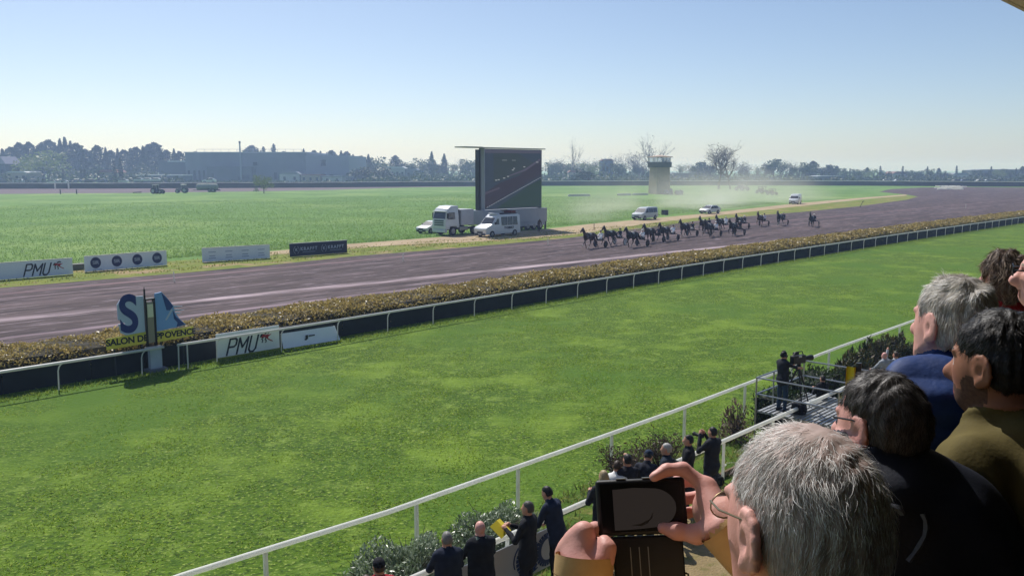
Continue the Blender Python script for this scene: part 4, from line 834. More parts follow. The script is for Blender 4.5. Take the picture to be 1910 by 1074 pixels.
for x, y0, y1, w_ in ((481, 303, 309, 1.3), (608, 299, 310, 1.6), (587, 312, 315, .8), (596, 312, 315, .8), (622, 326, 336, 1.2), (638, 329, 337, 1.0), (411, 323, 331, .9), (459, 329, 336, 1.0), (470, 326, 333, 2.2), (518, 322, 334, .8)):
    yb = -8.4 if x in (411, 459, 470) else (-1.95 if x > 600 else -.35); MB().box(Yx(x, FY) - fb.location.x - w_, Yx(x, FY) - fb.location.x + w_, yb, yb + .38, zy(y1, FY), zy(y0, FY)).build('window', m_fdark, fb)
for x in np.linspace(X0 + 5, X1 - 30, 14): MB().tube([(x, 6, ZT + 1.0), (x, 6, ZT + 3.0)], .1, 4).build('roof_post', m_steel, fb)
MB().tube([(X0 + 5, 6, ZT + 2.9), (X1 - 30, 6, ZT + 2.9)], .1, 4).build('roof_railing', m_steel, fb)
ch = empty('flue_pipe', (Yx(463, FY), FY - 9.5, 0), 0, 'thin pale flue rising above the warehouse roof', 'flue'); MB().tube([(0, 0, 0), (0, 0, zy(272, FY)), (0, 0, zy(266, FY))], [.5, .45, .45], 8).build('pipe', mat('flue_pale', '8f9aac', .6), ch); MB().tube([(0, 0, zy(270, FY)), (0, 0, zy(266, FY) + .1)], .58, 8).build('cowl', m_fact2, ch)
def shed(x0, x1, y0, y1, Y, label, wall, roofm, name='shed', peak=0.0, wins=3):
    X_0, X_1 = Yx(x0, Y), Yx(x1, Y); b = empty(name, ((X_0 + X_1) / 2, Y, 0), 0, label, name.split('_')[-1]); hw_ = (X_1 - X_0) / 2; z1 = zy(y0, Y)
    MB().box(-hw_, hw_, 0, 14, 0, z1).build('wall', wall, b)
    if peak: MB().prism([(-hw_ - .5, z1 + .02), (hw_ + .5, z1 + .02), (hw_ * .7, z1 + peak), (-hw_ * .7, z1 + peak)], -.5, 14.5, 'xz').build('roof', roofm, b)
    else: MB().box(-hw_ - .4, hw_ + .4, -.6, 14.5, z1 + .02, z1 + .6).build('roof', roofm, b)
    for i in range(wins):
        x = -hw_ + (i + .5) * 2 * hw_ / wins; MB().box(x - .7, x + .7, -.08, .02, z1 * .3, z1 * .72).build('window', m_fdark, b)
    return b
m_wallp = mat('wall_pale', 'b9bcc2', .8); m_wallc = mat('wall_cream', 'a59d92', .85); m_roofr = mat('roof_red', '86665f', .9); m_roofg = mat('roof_greyblue', '7c8594', .8)
shed(525, 562, 325, 337, 505, 'low white shed before the warehouse, left one of three', m_wallp, m_roofg, wins=2, peak=1.4); shed(564, 600, 327, 337, 504, 'low cream shed before the warehouse, middle one of three', m_wallc, m_roofr, wins=3); shed(604, 640, 330, 337, 503, 'low pale shed before the right corner of the warehouse', m_wallp, m_roofg, wins=2)
shed(720, 757, 314, 328, 560, 'long white roofed hall among the trees right of the warehouse', m_wallp, mat('roof_white', 'c6ccd4', .6), 'storage_hall', 1.0, 4); shed(758, 780, 317, 328, 562, 'darker low hall touching the white roofed hall', m_roofg, m_roofg, 'storage_hall', .8, 2)
shed(-30, 19, 306, 336, 470, 'tall grey building cut by the left picture edge', m_fact2, mat('roof_lilac', '9a96ac', .7), 'office_building', 4.0, 4); shed(20, 58, 322, 336, 455, 'low white roofed shed beside the tall grey building', m_wallc, mat('roof_white', 'c6ccd4', .6), 'farm_shed', .6, 3)
shed(190, 220, 322, 336, 468, 'small house with faded red roof among the left gardens', m_wallc, m_roofr, 'small_house', 1.6, 2); shed(255, 345, 328, 336, 470, 'long low open garage roof left of the warehouse', m_fact2, m_fpale, 'garage', 0, 6)
shed(1120, 1142, 301, 330, 600, 'blue rendered building showing between bare trees left of the tower', mat('wall_blue', '5f7ba8', .8), m_roofr, 'apartment_building', 1.5, 3); shed(1060, 1085, 322, 334, 545, 'small brownish house behind the dark round bush', m_wallc, m_roofr, 'small_house', 1.4, 2)
shed(1250, 1312, 324, 333, 560, 'long low grey hall right behind the tower', m_fact2, m_roofg, 'storage_hall', .5, 5); shed(1805, 1975, 318, 330, 640, 'long low building with pale roof on the right skyline', mat('wall_grey', '6b7480', .8), m_roofg, 'market_hall', .8, 10)
shed(1520, 1570, 329, 336, 520, 'low greyish hall beyond the hedge on the right', mat('wall_grey', '6b7480', .8), m_fpale, 'storage_hall', .4, 4); shed(1660, 1690, 324, 332, 610, 'pale house half hidden by trees on the right', m_wallp, m_roofr, 'small_house', 1.5, 2); shed(1770, 1800, 326, 333, 600, 'small pale house left of the long low building', m_wallp, m_roofg, 'small_house', 1.2, 2)
# cars parked beyond the far hedge: far, small, each its own
mini = [(2.1, .3), (2.1, .7), (1.2, .95), (.5, 1.45), (-1.3, 1.45), (-2.0, .95), (-2.1, .35)]
m_paint = [m_cw, m_cs, mat('car_dark', '2b3038', .35), mat('car_blue', '3c4f70', .35)]
car_m = {}
ORD = {}
def tiny_car(x, y, Y, k, lab, grp):
    t = empty('far_parked_car', (Yx(x, Y), Y, max(0, zy(y, Y) - 1.6)), R(90) + random.uniform(-.3, .3), lab, 'car', grp)
    if k not in car_m:
        q = MB().prism(mini, -.85, .85, 'yz'); b = q.build('body', m_paint[k], t, bevel=.12); g = MB().prism([(1.1, .98), (.5, 1.4), (-1.25, 1.4), (-1.85, .98)], -.87, .87, 'yz').build('windows', m_glass, t); car_m[k] = (b.data, g.data)
        g.data.transform(Matrix.Diagonal((1, .94, .985, 1)))
    else:
        for nm, d in zip(('body', 'windows'), car_m[k]): link(bpy.data.objects.new(nm, d), t)
    t.scale = (1.35,) * 3; ORD.setdefault((grp, lab), []).append((x, t))
for i, x in enumerate((104, 114, 123, 265, 279, 295, 174, 195, 235, 42, 66, 148)): tiny_car(x, 337 if i < 3 else (333 if i < 6 else 335), 445, i % 2 if i < 6 else i % 4, 'tiny parked car left of the warehouse', 'cars parked left of the warehouse')
for i, x in enumerate((1645, 1668, 1775, 1790, 1820, 1835, 1852)): tiny_car(x, 335.5, 470, i % 4, 'tiny parked car behind the right hedge', 'cars parked behind the hedge on the right')

# ---------------------------------------------------------------- trees
m_bark = mat('bark_grey', '4a4138', .95, c2='3a332c', scale=6, bump=.5); m_barkp = mat('bark_pale', '5f574d', .95, c2='4d463e', scale=3)
m_con = leafmat('needle_dark', ['1c2c1f', '243626', '2f432d'], .25, .15); m_con2 = leafmat('needle_blue', ['24342c', '2e4036', '3a4c3c'], .25, .15); m_brd = leafmat('leaf_mid', ['2c3f22', '3c5029', '4d6034'], .25, .3); m_pal = leafmat('leaf_pale', ['56683c', '6d7d48', '838f58'], .25, .35); m_bare = mat('twig_brown', '6a6058', .95, c2='574d46', scale=2)
def proto(name, kind, H, Wd, leaf, lm, n=900, seed=0):
    """a tree: Empty > trunk, crown; built once at H metres, copies are scaled"""
    rng = np.random.default_rng(seed); rr_ = random.Random(seed); t = bpy.data.objects.new(name, None); C = None
    tr = MB(); 
    if kind in ('spire', 'pine', 'cypress'):
        tr.tube([(0, 0, 0), (0.05, 0, H * .5), (0, 0, H * .97)], [H * .02, H * .013, .03], 6)
        zz = rng.random(n) ** (.75 if kind != 'cypress' else 1.0)
        z = (.1 + .9 * zz) if kind != 'pine' else .22 + .78 * zz
        if kind == 'spire': r = (1 - zz) ** .8 * (.75 + .35 * np.sin(zz * 46) ** 2)
        elif kind == 'cypress': r = np.sin(np.clip(zz * .95 + .05, 0, 1) * math.pi) ** .45 * .9
        else: r = np.interp(zz, [0, .15, .5, .8, 1], [.55, 1, .85, .6, .15]) * (.7 + .45 * np.sin(zz * 25 + 1) ** 2)
        a = rng.uniform(0, 6.283, n); lob = 1 + .25 * np.sin(a * 3 + zz * 9 + seed); rad = Wd / 2 * r * lob * rng.random(n) ** .35
        C = np.stack([rad * np.cos(a), rad * np.sin(a), z * H], 1)
    elif kind == 'round':
        tr.tube([(0, 0, 0), (.1, .05, H * .35), (0, 0, H * .7)], [H * .03, H * .022, H * .01], 7)
        k = 16; c0 = rng.normal(size=(k, 3)) * np.array([.24, .24, .17]) * [Wd, Wd, H]; c0[:, 2] += H * .58; rr2 = rng.uniform(.14, .26, k) * Wd
        for c in c0[:6]: tr.tube([(0, 0, H * .3), tuple(c * [.6, .6, .8]), tuple(c)], [H * .014, H * .008, .02], 5)
        i = rng.integers(0, k, n); d = rng.normal(size=(n, 3)); d /= np.linalg.norm(d, axis=1)[:, None]
        C = c0[i] + d * rr2[i][:, None] * (rng.random(n) ** .3)[:, None] * [1, 1, .8]; C = C[(C[:, 2] > H * .12) & (C[:, 2] < H * 1.02)]
    elif kind in ('bare', 'poplar'):
        tw = MB(); tips = []
        def br(p, d, L, r, lv):
            q = [p]; dd = d.copy()
            for s in range(3):
                dd = (dd + Vector((rr_.gauss(0, .16), rr_.gauss(0, .16), rr_.gauss(.05, .1)))).normalized(); q.append(q[-1] + dd * (L / 3))
            (tr if lv < 2 else tw).tube(q, [r, r * .85, r * .72, r * .55], 6 if lv < 2 else 3, cap=False)
            if lv == (4 if kind == 'bare' else 3): tips.append(q[-1]); return
            for s in range(rr_.choice((3, 4)) if lv else 7):
                i0 = rr_.choice((1, 2, 3, 3)); sp = ((.8 if lv else .62) if kind == 'bare' else .28)
                nd = (dd + Vector((rr_.gauss(0, sp), rr_.gauss(0, sp), rr_.gauss(.12, .25)))).normalized(); br(q[i0 if lv else 3], nd, L * (rr_.uniform(.6, .82) if lv else rr_.uniform(.8, 1.15)), r * .52, lv + 1)
        if kind == 'bare': br(Vector((0, 0, 0)), Vector((0, 0, 1)), H * .26, H * .022, 0)
        else:
            br(Vector((0, 0, 0)), Vector((0, 0, 1)), H * .4, H * .015, 0)
            for z in np.linspace(.3, .9, 12): br(Vector((0, 0, H * z)), Vector((rr_.gauss(0, .3), rr_.gauss(0, .3), 1)).normalized(), H * .18 * (1.2 - z), H * .005, 2)
            tr.tube([(0, 0, H * .35), (0, 0, H * .97)], [H * .012, .04], 5)
        link(t); tr.build('trunk', m_barkp, t); crown = tw.build('crown', m_bare, t)
        tp = np.array([list(x) for x in tips]); 
        if n and len(tp):
            i = rng.integers(0, len(tp), n); Cc = tp[i] + rng.normal(size=(n, 3)) * H * .022; V, F = quads(Cc, leaf, rng, asp=1.8); onp('buds', V, F, lm, crown)['kind'] = 'stuff'
        COL.objects.unlink(t)
        return t, H
    link(t); tr.build('trunk', m_bark, t); V, F = quads(C, leaf, rng); onp('crown', V, F, lm, t); COL.objects.unlink(t); return t, H
def unlink_tree(o):
    for c in o.children: unlink_tree(c)
    for cc in list(o.users_collection): cc.objects.unlink(o)
PR = {'spire': proto('conifer_tree', 'spire', 20, 7, .5, m_con, 1300, 1), 'spire2': proto('conifer_tree', 'spire', 20, 9, .55, m_con2, 1300, 2), 'pine': proto('pine_tree', 'pine', 20, 12, .6, m_con, 1500, 3), 'pine2': proto('pine_tree', 'pine', 20, 14, .65, m_con2, 1500, 4),
      'cyp': proto('cypress_tree', 'cypress', 14, 2.6, .38, m_con, 700, 5), 'round': proto('leafy_tree', 'round', 14, 13, .5, m_brd, 1500, 6), 'round2': proto('leafy_tree', 'round', 14, 15, .5, m_con2, 1500, 7), 'pale': proto('pale_tree', 'round', 12, 14, .45, m_pal, 1500, 8),
      'bare': proto('bare_tree', 'bare', 14, 12, .16, m_bare, 500, 9), 'bare2': proto('bare_tree', 'bare', 14, 12, .2, m_pal, 500, 10), 'poplar': proto('poplar_tree', 'poplar', 24, 4, .2, m_bare, 400, 12)}
for t_, h_ in PR.values(): unlink_tree(t_)
def plant(kind, x, ytop, Y, label, group=None, wide=1.0, cat='tree'):
    t, H0 = PR[kind]; o = copy_tree(t); o.location = (Yx(x, Y), Y, -.1); s = (zy(ytop, Y) + .1) / H0; o.scale = (s * wide, s * wide, s); o.rotation_euler.z = random.uniform(0, 6.28); tag(o, label, cat, group)
    if group: ORD.setdefault((group, label), []).append((x, o))
    return o
rt = random.Random(21)
LW = 'wood on the left skyline'
for x, y, k in ((-12, 272, 'pine'), (4, 271, 'spire'), (16, 279, 'spire2'), (32, 276, 'pine2'), (47, 268, 'pine'), (57, 273, 'spire'), (65, 267, 'pine'), (75, 276, 'spire2'), (88, 270, 'pine2'), (102, 263, 'pine'), (113, 269, 'spire'), (123, 261, 'spire'), (132, 258, 'spire2'), (142, 265, 'spire'), (152, 269, 'pine'), (163, 280, 'pine2'), (176, 284, 'pine2'), (190, 273, 'pine'), (206, 276, 'spire'), (215, 282, 'pine2'), (228, 278, 'spire'), (240, 281, 'pine'), (252, 278, 'spire2'), (262, 276, 'pine'), (275, 274, 'spire'), (286, 271, 'pine2'), (296, 268, 'pine'), (306, 277, 'spire2'), (318, 281, 'pine'), (332, 279, 'spire'), (342, 284, 'pine2')):
    plant(k, x, y, 560 + rt.uniform(-15, 25), 'dark conifer in the wood left of the warehouse', LW, rt.uniform(.9, 1.35))
for x, y, k in ((372, 284, 'pine'), (392, 285, 'spire'), (476, 273, 'pine2'), (468, 278, 'pine'), (486, 281, 'spire2'), (497, 275, 'cyp'), (516, 270, 'cyp'), (535, 284, 'pine'), (571, 279, 'spire'), (590, 282, 'pine'), (602, 283, 'spire'), (622, 282, 'pine2'), (640, 282, 'spire'), (650, 284, 'pine')):
    plant(k, x, y, 640, 'dark treetop rising behind the warehouse roof', 'trees behind the warehouse', 1.1)
for x, y, k in ((662, 289, 'spire'), (676, 292, 'pine2'), (690, 289, 'spire2'), (704, 294, 'round'), (722, 296, 'bare2'), (740, 291, 'pine'), (755, 294, 'round2'), (772, 298, 'bare2'), (790, 296, 'round'), (807, 284, 'spire'), (818, 296, 'round2'), (830, 288, 'spire2'), (845, 298, 'bare2'), (858, 293, 'bare'), (872, 298, 'round'), (886, 295, 'bare2'), (900, 298, 'pine2'), (915, 300, 'round2'), (935, 302, 'round')):
    plant(k, x, y, 590 + rt.uniform(-10, 30), 'mixed tree between the warehouse and the video screen', 'trees between warehouse and screen', 1.15)
for x, w_ in ((665, 1.5), (685, 1.6), (708, 1.7)): plant('round2', x, 309, 500, 'dark rounded evergreen right of the warehouse', 'dark evergreens right of the warehouse', w_)
for x, y, k in ((1020, 296, 'bare'), (1034, 294, 'bare2'), (1050, 290, 'bare'), (1075, 295, 'bare2'), (1090, 293, 'bare'), (1105, 296, 'bare'), (1128, 287, 'bare2'), (1148, 285, 'bare'), (1165, 295, 'bare2'), (1184, 277, 'bare'), (1200, 294, 'bare'), (1262, 298, 'bare2'), (1280, 302, 'bare'), (1300, 303, 'round'), (1028, 304, 'round'), (1060, 306, 'round'), (1100, 305, 'pale'), (1150, 306, 'round'), (1190, 304, 'round2')):
    plant(k, x, y, 570 + rt.uniform(-10, 30), 'leafless hazy tree between the screen and the tower' if 'bare' in k else 'low leafy tree between the screen and the tower', 'trees between screen and tower', 1.1)
plant('poplar', 1208, 271, 560, 'tall thin leafless poplar just left of the tower', wide=1.3); plant('poplar', 1067, 275, 570, 'thin bare pole like tree above the wood right of the screen', wide=.55)
plant('round2', 1096, 312, 430, 'dark rounded bush like tree before the far hedge right of the screen', wide=1.5); plant('pale', 88, 283, 480, 'pale green rounded tree in front of the dark conifers', wide=1.3)
for x, y in ((43, 312), (125, 316), (190, 316), (220, 300), (232, 296), (165, 315), (158, 314)): plant('cyp', x, y, 462, 'small dark garden cypress left of the warehouse', 'garden cypresses left of the warehouse', 1.1)
for x, y, k in ((1322, 300, 'round2'), (1388, 302, 'bare'), (1405, 303, 'bare2'), (1422, 301, 'bare'), (1438, 298, 'round'), (1452, 291, 'bare2'), (1466, 297, 'bare'), (1482, 303, 'bare2'), (1498, 304, 'round'), (1511, 301, 'pine'), (1528, 306, 'round2'), (1545, 308, 'round'), (1372, 299, 'bare')):
    plant(k, x, y, 560 + rt.uniform(-10, 20), 'hazy tree in the thin wood right of the big bare tree', 'wood right of the big bare tree', 1.2)
for i in range(38):
    x = 1555 + i * 11 + rt.uniform(-4, 4); k = rt.choice(('round', 'round2', 'cyp', 'cyp', 'pine', 'bare2', 'pale', 'round')); y = {'cyp': 311, 'pine': 311, 'bare2': 314}.get(k, 316) + rt.uniform(-2, 4)
    plant(k, x, y, 600 + rt.uniform(-30, 40), {'cyp': 'narrow dark cypress on the right skyline', 'pine': 'dark pine on the right skyline', 'bare2': 'hazy thin tree on the right skyline', 'pale': 'pale tree on the right skyline'}.get(k, 'rounded leafy tree on the right skyline'), 'trees on the right skyline', .95)
plant('pale', 495, 327, 284, 'lone pale bushy sapling at the edge of the backstretch below the warehouse', wide=.9)
# the big bare tree beside the tower
bt, bh = proto('big_bare_tree', 'bare', 18, 15, .14, m_bare, 900, 31); link(bt); bt.location = at(1340, 353); bt.scale = (1.2, 1.2, 1.22); tag(bt, 'big wide bare tree with forked trunks right of the tower', 'tree')
b2, bh = proto('big_bare_tree', 'bare', 17, 12, .14, m_bare, 700, 44); link(b2); b2.location = at(1362, 353); b2.scale = (1.0, 1.0, 1.0); tag(b2, 'slimmer bare tree growing close right of the big bare tree', 'tree')
WORDS = 'first second third fourth fifth sixth seventh eighth ninth tenth eleventh twelfth thirteenth fourteenth fifteenth sixteenth seventeenth eighteenth nineteenth twentieth'.split()
def ordinal(i): return WORDS[i] if i < 20 else 'twenty ' + WORDS[i - 20] if i < 29 else 'thirty ' + (WORDS[i - 30] if i > 29 else 'th')
for (g_, lab), L_ in ORD.items():
    L_.sort(key=lambda a: a[0])
    for i, (x, o) in enumerate(L_): o['label'] = lab + ', ' + (ordinal(i) if i != 29 else 'thirtieth') + ' from the left'
# shrub mass under the far trees, as one
k = 42000; xx = RNG.uniform(-260, 2200, k); Yd = RNG.uniform(440, 640, k); top = np.interp(xx, [-260, 340, 350, 660, 670, 1000, 1400, 1600, 2200], [19, 18, 3, 3, 11, 9.5, 8, 6, 6]) * np.interp(Yd, [440, 500, 640], [.3, .55, 1.0])
C3 = np.stack([(xx - 955) / FPX * Yd, Yd, RNG.random(k) ** .8 * top * (.7 + .3 * np.sin(xx * .11) * np.sin(xx * .037 + 1))], 1); ok = ~((xx > 295) & (xx < 660) & (Yd > 498) & (Yd < 590)); V, F = quads(C3[ok], .95, RNG)
tag(onp('far_undergrowth', V, F, leafmat('undergrowth_leaf', ['2c3a2c', '3b4a33', '56613f'], .02, .2)), 'hazy mass of shrubs and low trees closing the view beyond the far hedge', 'undergrowth', kind='stuff')

# ================================================================ SHRUBS BETWEEN FENCE AND RAIL
def shrub(name, c, rad, n, leaf, lm, label, asp=1.3, up=.3, seed=0, twigs=14, box=False, cat='shrub', th=None):
    rng = np.random.default_rng(seed); t = empty(name, c, TR, label, cat); rx, ry, h = rad
    if box: P_ = np.stack([rng.uniform(-rx, rx, n), rng.uniform(-ry, ry, n), rng.uniform(.05, h, n)], 1); edge = np.maximum(np.abs(P_[:, 0]) / rx, np.maximum(np.abs(P_[:, 1]) / ry, P_[:, 2] / h)); P_ = P_[edge > .72]
    else:
        d = rng.normal(size=(n, 3)); d /= np.linalg.norm(d, axis=1)[:, None]; d[:, 2] = np.abs(d[:, 2]); lob = 1 + .22 * np.sin(d[:, 0] * 7 + seed) * np.cos(d[:, 1] * 6 + d[:, 2] * 5)
        P_ = d * np.array([rx, ry, h]) * (rng.random(n) ** .28 * lob)[:, None]
    V, F = quads(P_, leaf, rng, up=up, asp=asp, dirs=np.tile(np.array([[0, 0, .8]]), (len(P_), 1)) + P_ * .6); onp('foliage', V, F, lm, t)['kind'] = 'stuff'
    q = MB()
    for i in range(twigs):
        a = rng.uniform(0, 6.28); rr_ = rng.uniform(.3, .95); p1 = (rx * rr_ * math.cos(a) * .5, ry * rr_ * math.sin(a) * .5, h * .45); p2 = (rx * rr_ * math.cos(a + .2), ry * rr_ * math.sin(a + .2), h * rng.uniform(.7, 1.05)); q.tube([(p1[0] * .2, p1[1] * .2, 0), p1, p2], [.02, .012, .004], 4)
    q.build('stems', m_bark, t)
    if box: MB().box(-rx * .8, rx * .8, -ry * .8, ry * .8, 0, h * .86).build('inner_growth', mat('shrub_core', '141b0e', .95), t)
    return t
m_sil = leafmat('silver_leaf', ['3c4d2c', '5f7349', '8a987c', 'b9c2ac'], 1.0, .25, .35, .6); m_jun = leafmat('juniper_leaf', ['20291a', '34401f', '4c4a28', '5d4a30'], .9, .2); m_box = leafmat('box_leaf', ['1a2a12', '2a3d18', '415220'], 1.2, .25); m_twl = leafmat('twig_leaf', ['3d3328', '574838', '6f5d4a'], 1.5, .2); m_flw = leafmat('flower_pale', ['4a4034', '6b5a4c', 'a08f80'], 2, .3)
def tp(x, y, z=0.0): v = at(x, y, z); return v
shrub('oleander_bush', T(9.3, 11.75), (1.6, .85, 1.05), 15000, .03, m_sil, 'big silvery green leafy shrub behind the two men in dark jackets', 1.5, .3, 3, 40)
shrub('oleander_bush', T(11.9, 11.95), (1.35, .7, .85), 10000, .028, m_sil, 'lower silvery shrub right of the big one, behind the man in black suit', 1.5, .3, 4, 30)
def twigbush(c, rx, h, n, label, seed):
    rg_ = random.Random(seed); t = empty('twiggy_shrub', c, TR, label, 'shrub'); q = MB(); tips = []
    for i in range(n):
        a = rg_.uniform(0, 6.28); r_ = rx * rg_.random() ** .5; p = Vector((0, 0, 0)); e = Vector((r_ * math.cos(a), r_ * math.sin(a) * .7, h * rg_.uniform(.6, 1.05))); m1 = e * .5 + Vector((rg_.gauss(0, .08), rg_.gauss(0, .08), .1)); q.tube([p + e * .12 * Vector((1, 1, 0)).length * 0, m1, e], [.016, .01, .004], 4, cap=False)
        for j in range(5): s = m1.lerp(e, rg_.random()); e2 = s + Vector((rg_.gauss(0, .16), rg_.gauss(0, .16), rg_.uniform(.05, .25))); q.tube([s, e2], [.006, .003], 3, cap=False); tips.append(e2)
    q.build('stems', mat('twig_dark', '4b3f34', .95), t); rng = np.random.default_rng(seed); tp_ = np.array([list(x) for x in tips]); i = rng.integers(0, len(tp_), len(tp_) * 2); V, F = quads(tp_[i] + rng.normal(size=(len(i), 3)) * .05, .03, rng, asp=1.5); onp('leaf_buds', V, F, m_twl, t)['kind'] = 'stuff'; return t
twigbush(T(16.1, 11.65), .75, 1.2, 90, 'leafless brown twiggy shrub left of the group of spectators', 2); twigbush(T(18.0, 11.9), .7, .95, 70, 'low brown twiggy shrub behind the group of spectators', 3)
shrub('flowering_shrub', T(21.9, 12.0), (.55, .45, 1.15), 700, .05, m_flw, 'small shrub with pale dried flower heads beside the standing photographer', 1.2, .2, 6, 26)
shrub('clipped_box', T(24.2, 11.75), (.75, .6, 1.05), 2600, .05, m_box, 'square clipped box shrub just left of the camera platform', 1.2, .3, 7, 6, True); shrub('clipped_box', T(27.0, 12.0), (1.2, .65, 1.15), 3000, .055, m_box, 'long clipped box shrub behind the cameraman', 1.2, .3, 8, 6, True)
for i, (u, n_, a, b, h) in enumerate(((30.4, 12.0, 1.5, .8, 1.15), (32.6, 12.1, 1.5, .85, 1.25), (34.6, 12.2, 1.5, .8, 1.2))):
    shrub('juniper_bush', T(u, n_), (a, b, h), 3200, .07, m_jun, ['spreading brown green juniper nearest the cameraman', 'spreading brown green juniper in the middle of its row', 'spreading brown green juniper farthest from the cameraman'][i], 2.0, .1, 20 + i, 20)
shrub('dark_bush', T(41.5, 12.0), (1.3, .7, 1.6), 2600, .07, m_box, 'tall dark bush beside the rail under the chin of the white haired man', 1.3, .2, 31, 18)

# ================================================================ PEOPLE
SKIN = {'light': mat('skin_light', 'cc9880', .55, c2='bd8770', scale=30, spec=.35), 'tan': mat('skin_tan', '9a6a52', .55, c2='8a5c46', scale=30, spec=.35), 'pink': mat('skin_pink', 'dca99e', .5, c2='c78a7e', scale=14, spec=.35, bump=.25, bscale=220, bdist=.002)}
HAIRC = {'grey': '8d8a86', 'white': 'c9c6c0', 'dark': '1d1816', 'brown': '4a382b', 'black': '100e0e', 'salt': '5b5754', 'blond': 'b59f77'}
def hairmat(k): return mat('hair_' + k, HAIRC[k], .5, c2=tuple(x * .6 for x in lin(HAIRC[k])[:3]), scale=60, spec=.35, bump=.4, bscale=140, bdist=.004)
CL = {}
def cloth(hexc, rough=.85):
    return mat('cloth_' + hexc, hexc, rough, c2=tuple(min(1, x * 1.35 + .004) for x in lin(hexc)[:3]), scale=12, bump=.35, bscale=90, spec=.2, bdist=.004)
ARMS = {'hang': ((.245, -.02, 1.13), (.26, .06, .88)), 'fence': ((.25, .16, 1.17), (.17, .36, 1.1)), 'hold': ((.25, .1, 1.14), (.1, .34, 1.24)), 'camera': ((.24, .16, 1.22), (.07, .27, 1.52)), 'reach': ((.24, .24, 1.3), (.16, .5, 1.26)), 'folded': ((.25, .1, 1.15), (.05, .24, 1.2)), 'up': ((.3, .14, 1.5), (.18, .2, 1.78)), 'pocket': ((.27, -.06, 1.14), (.2, .1, .97))}
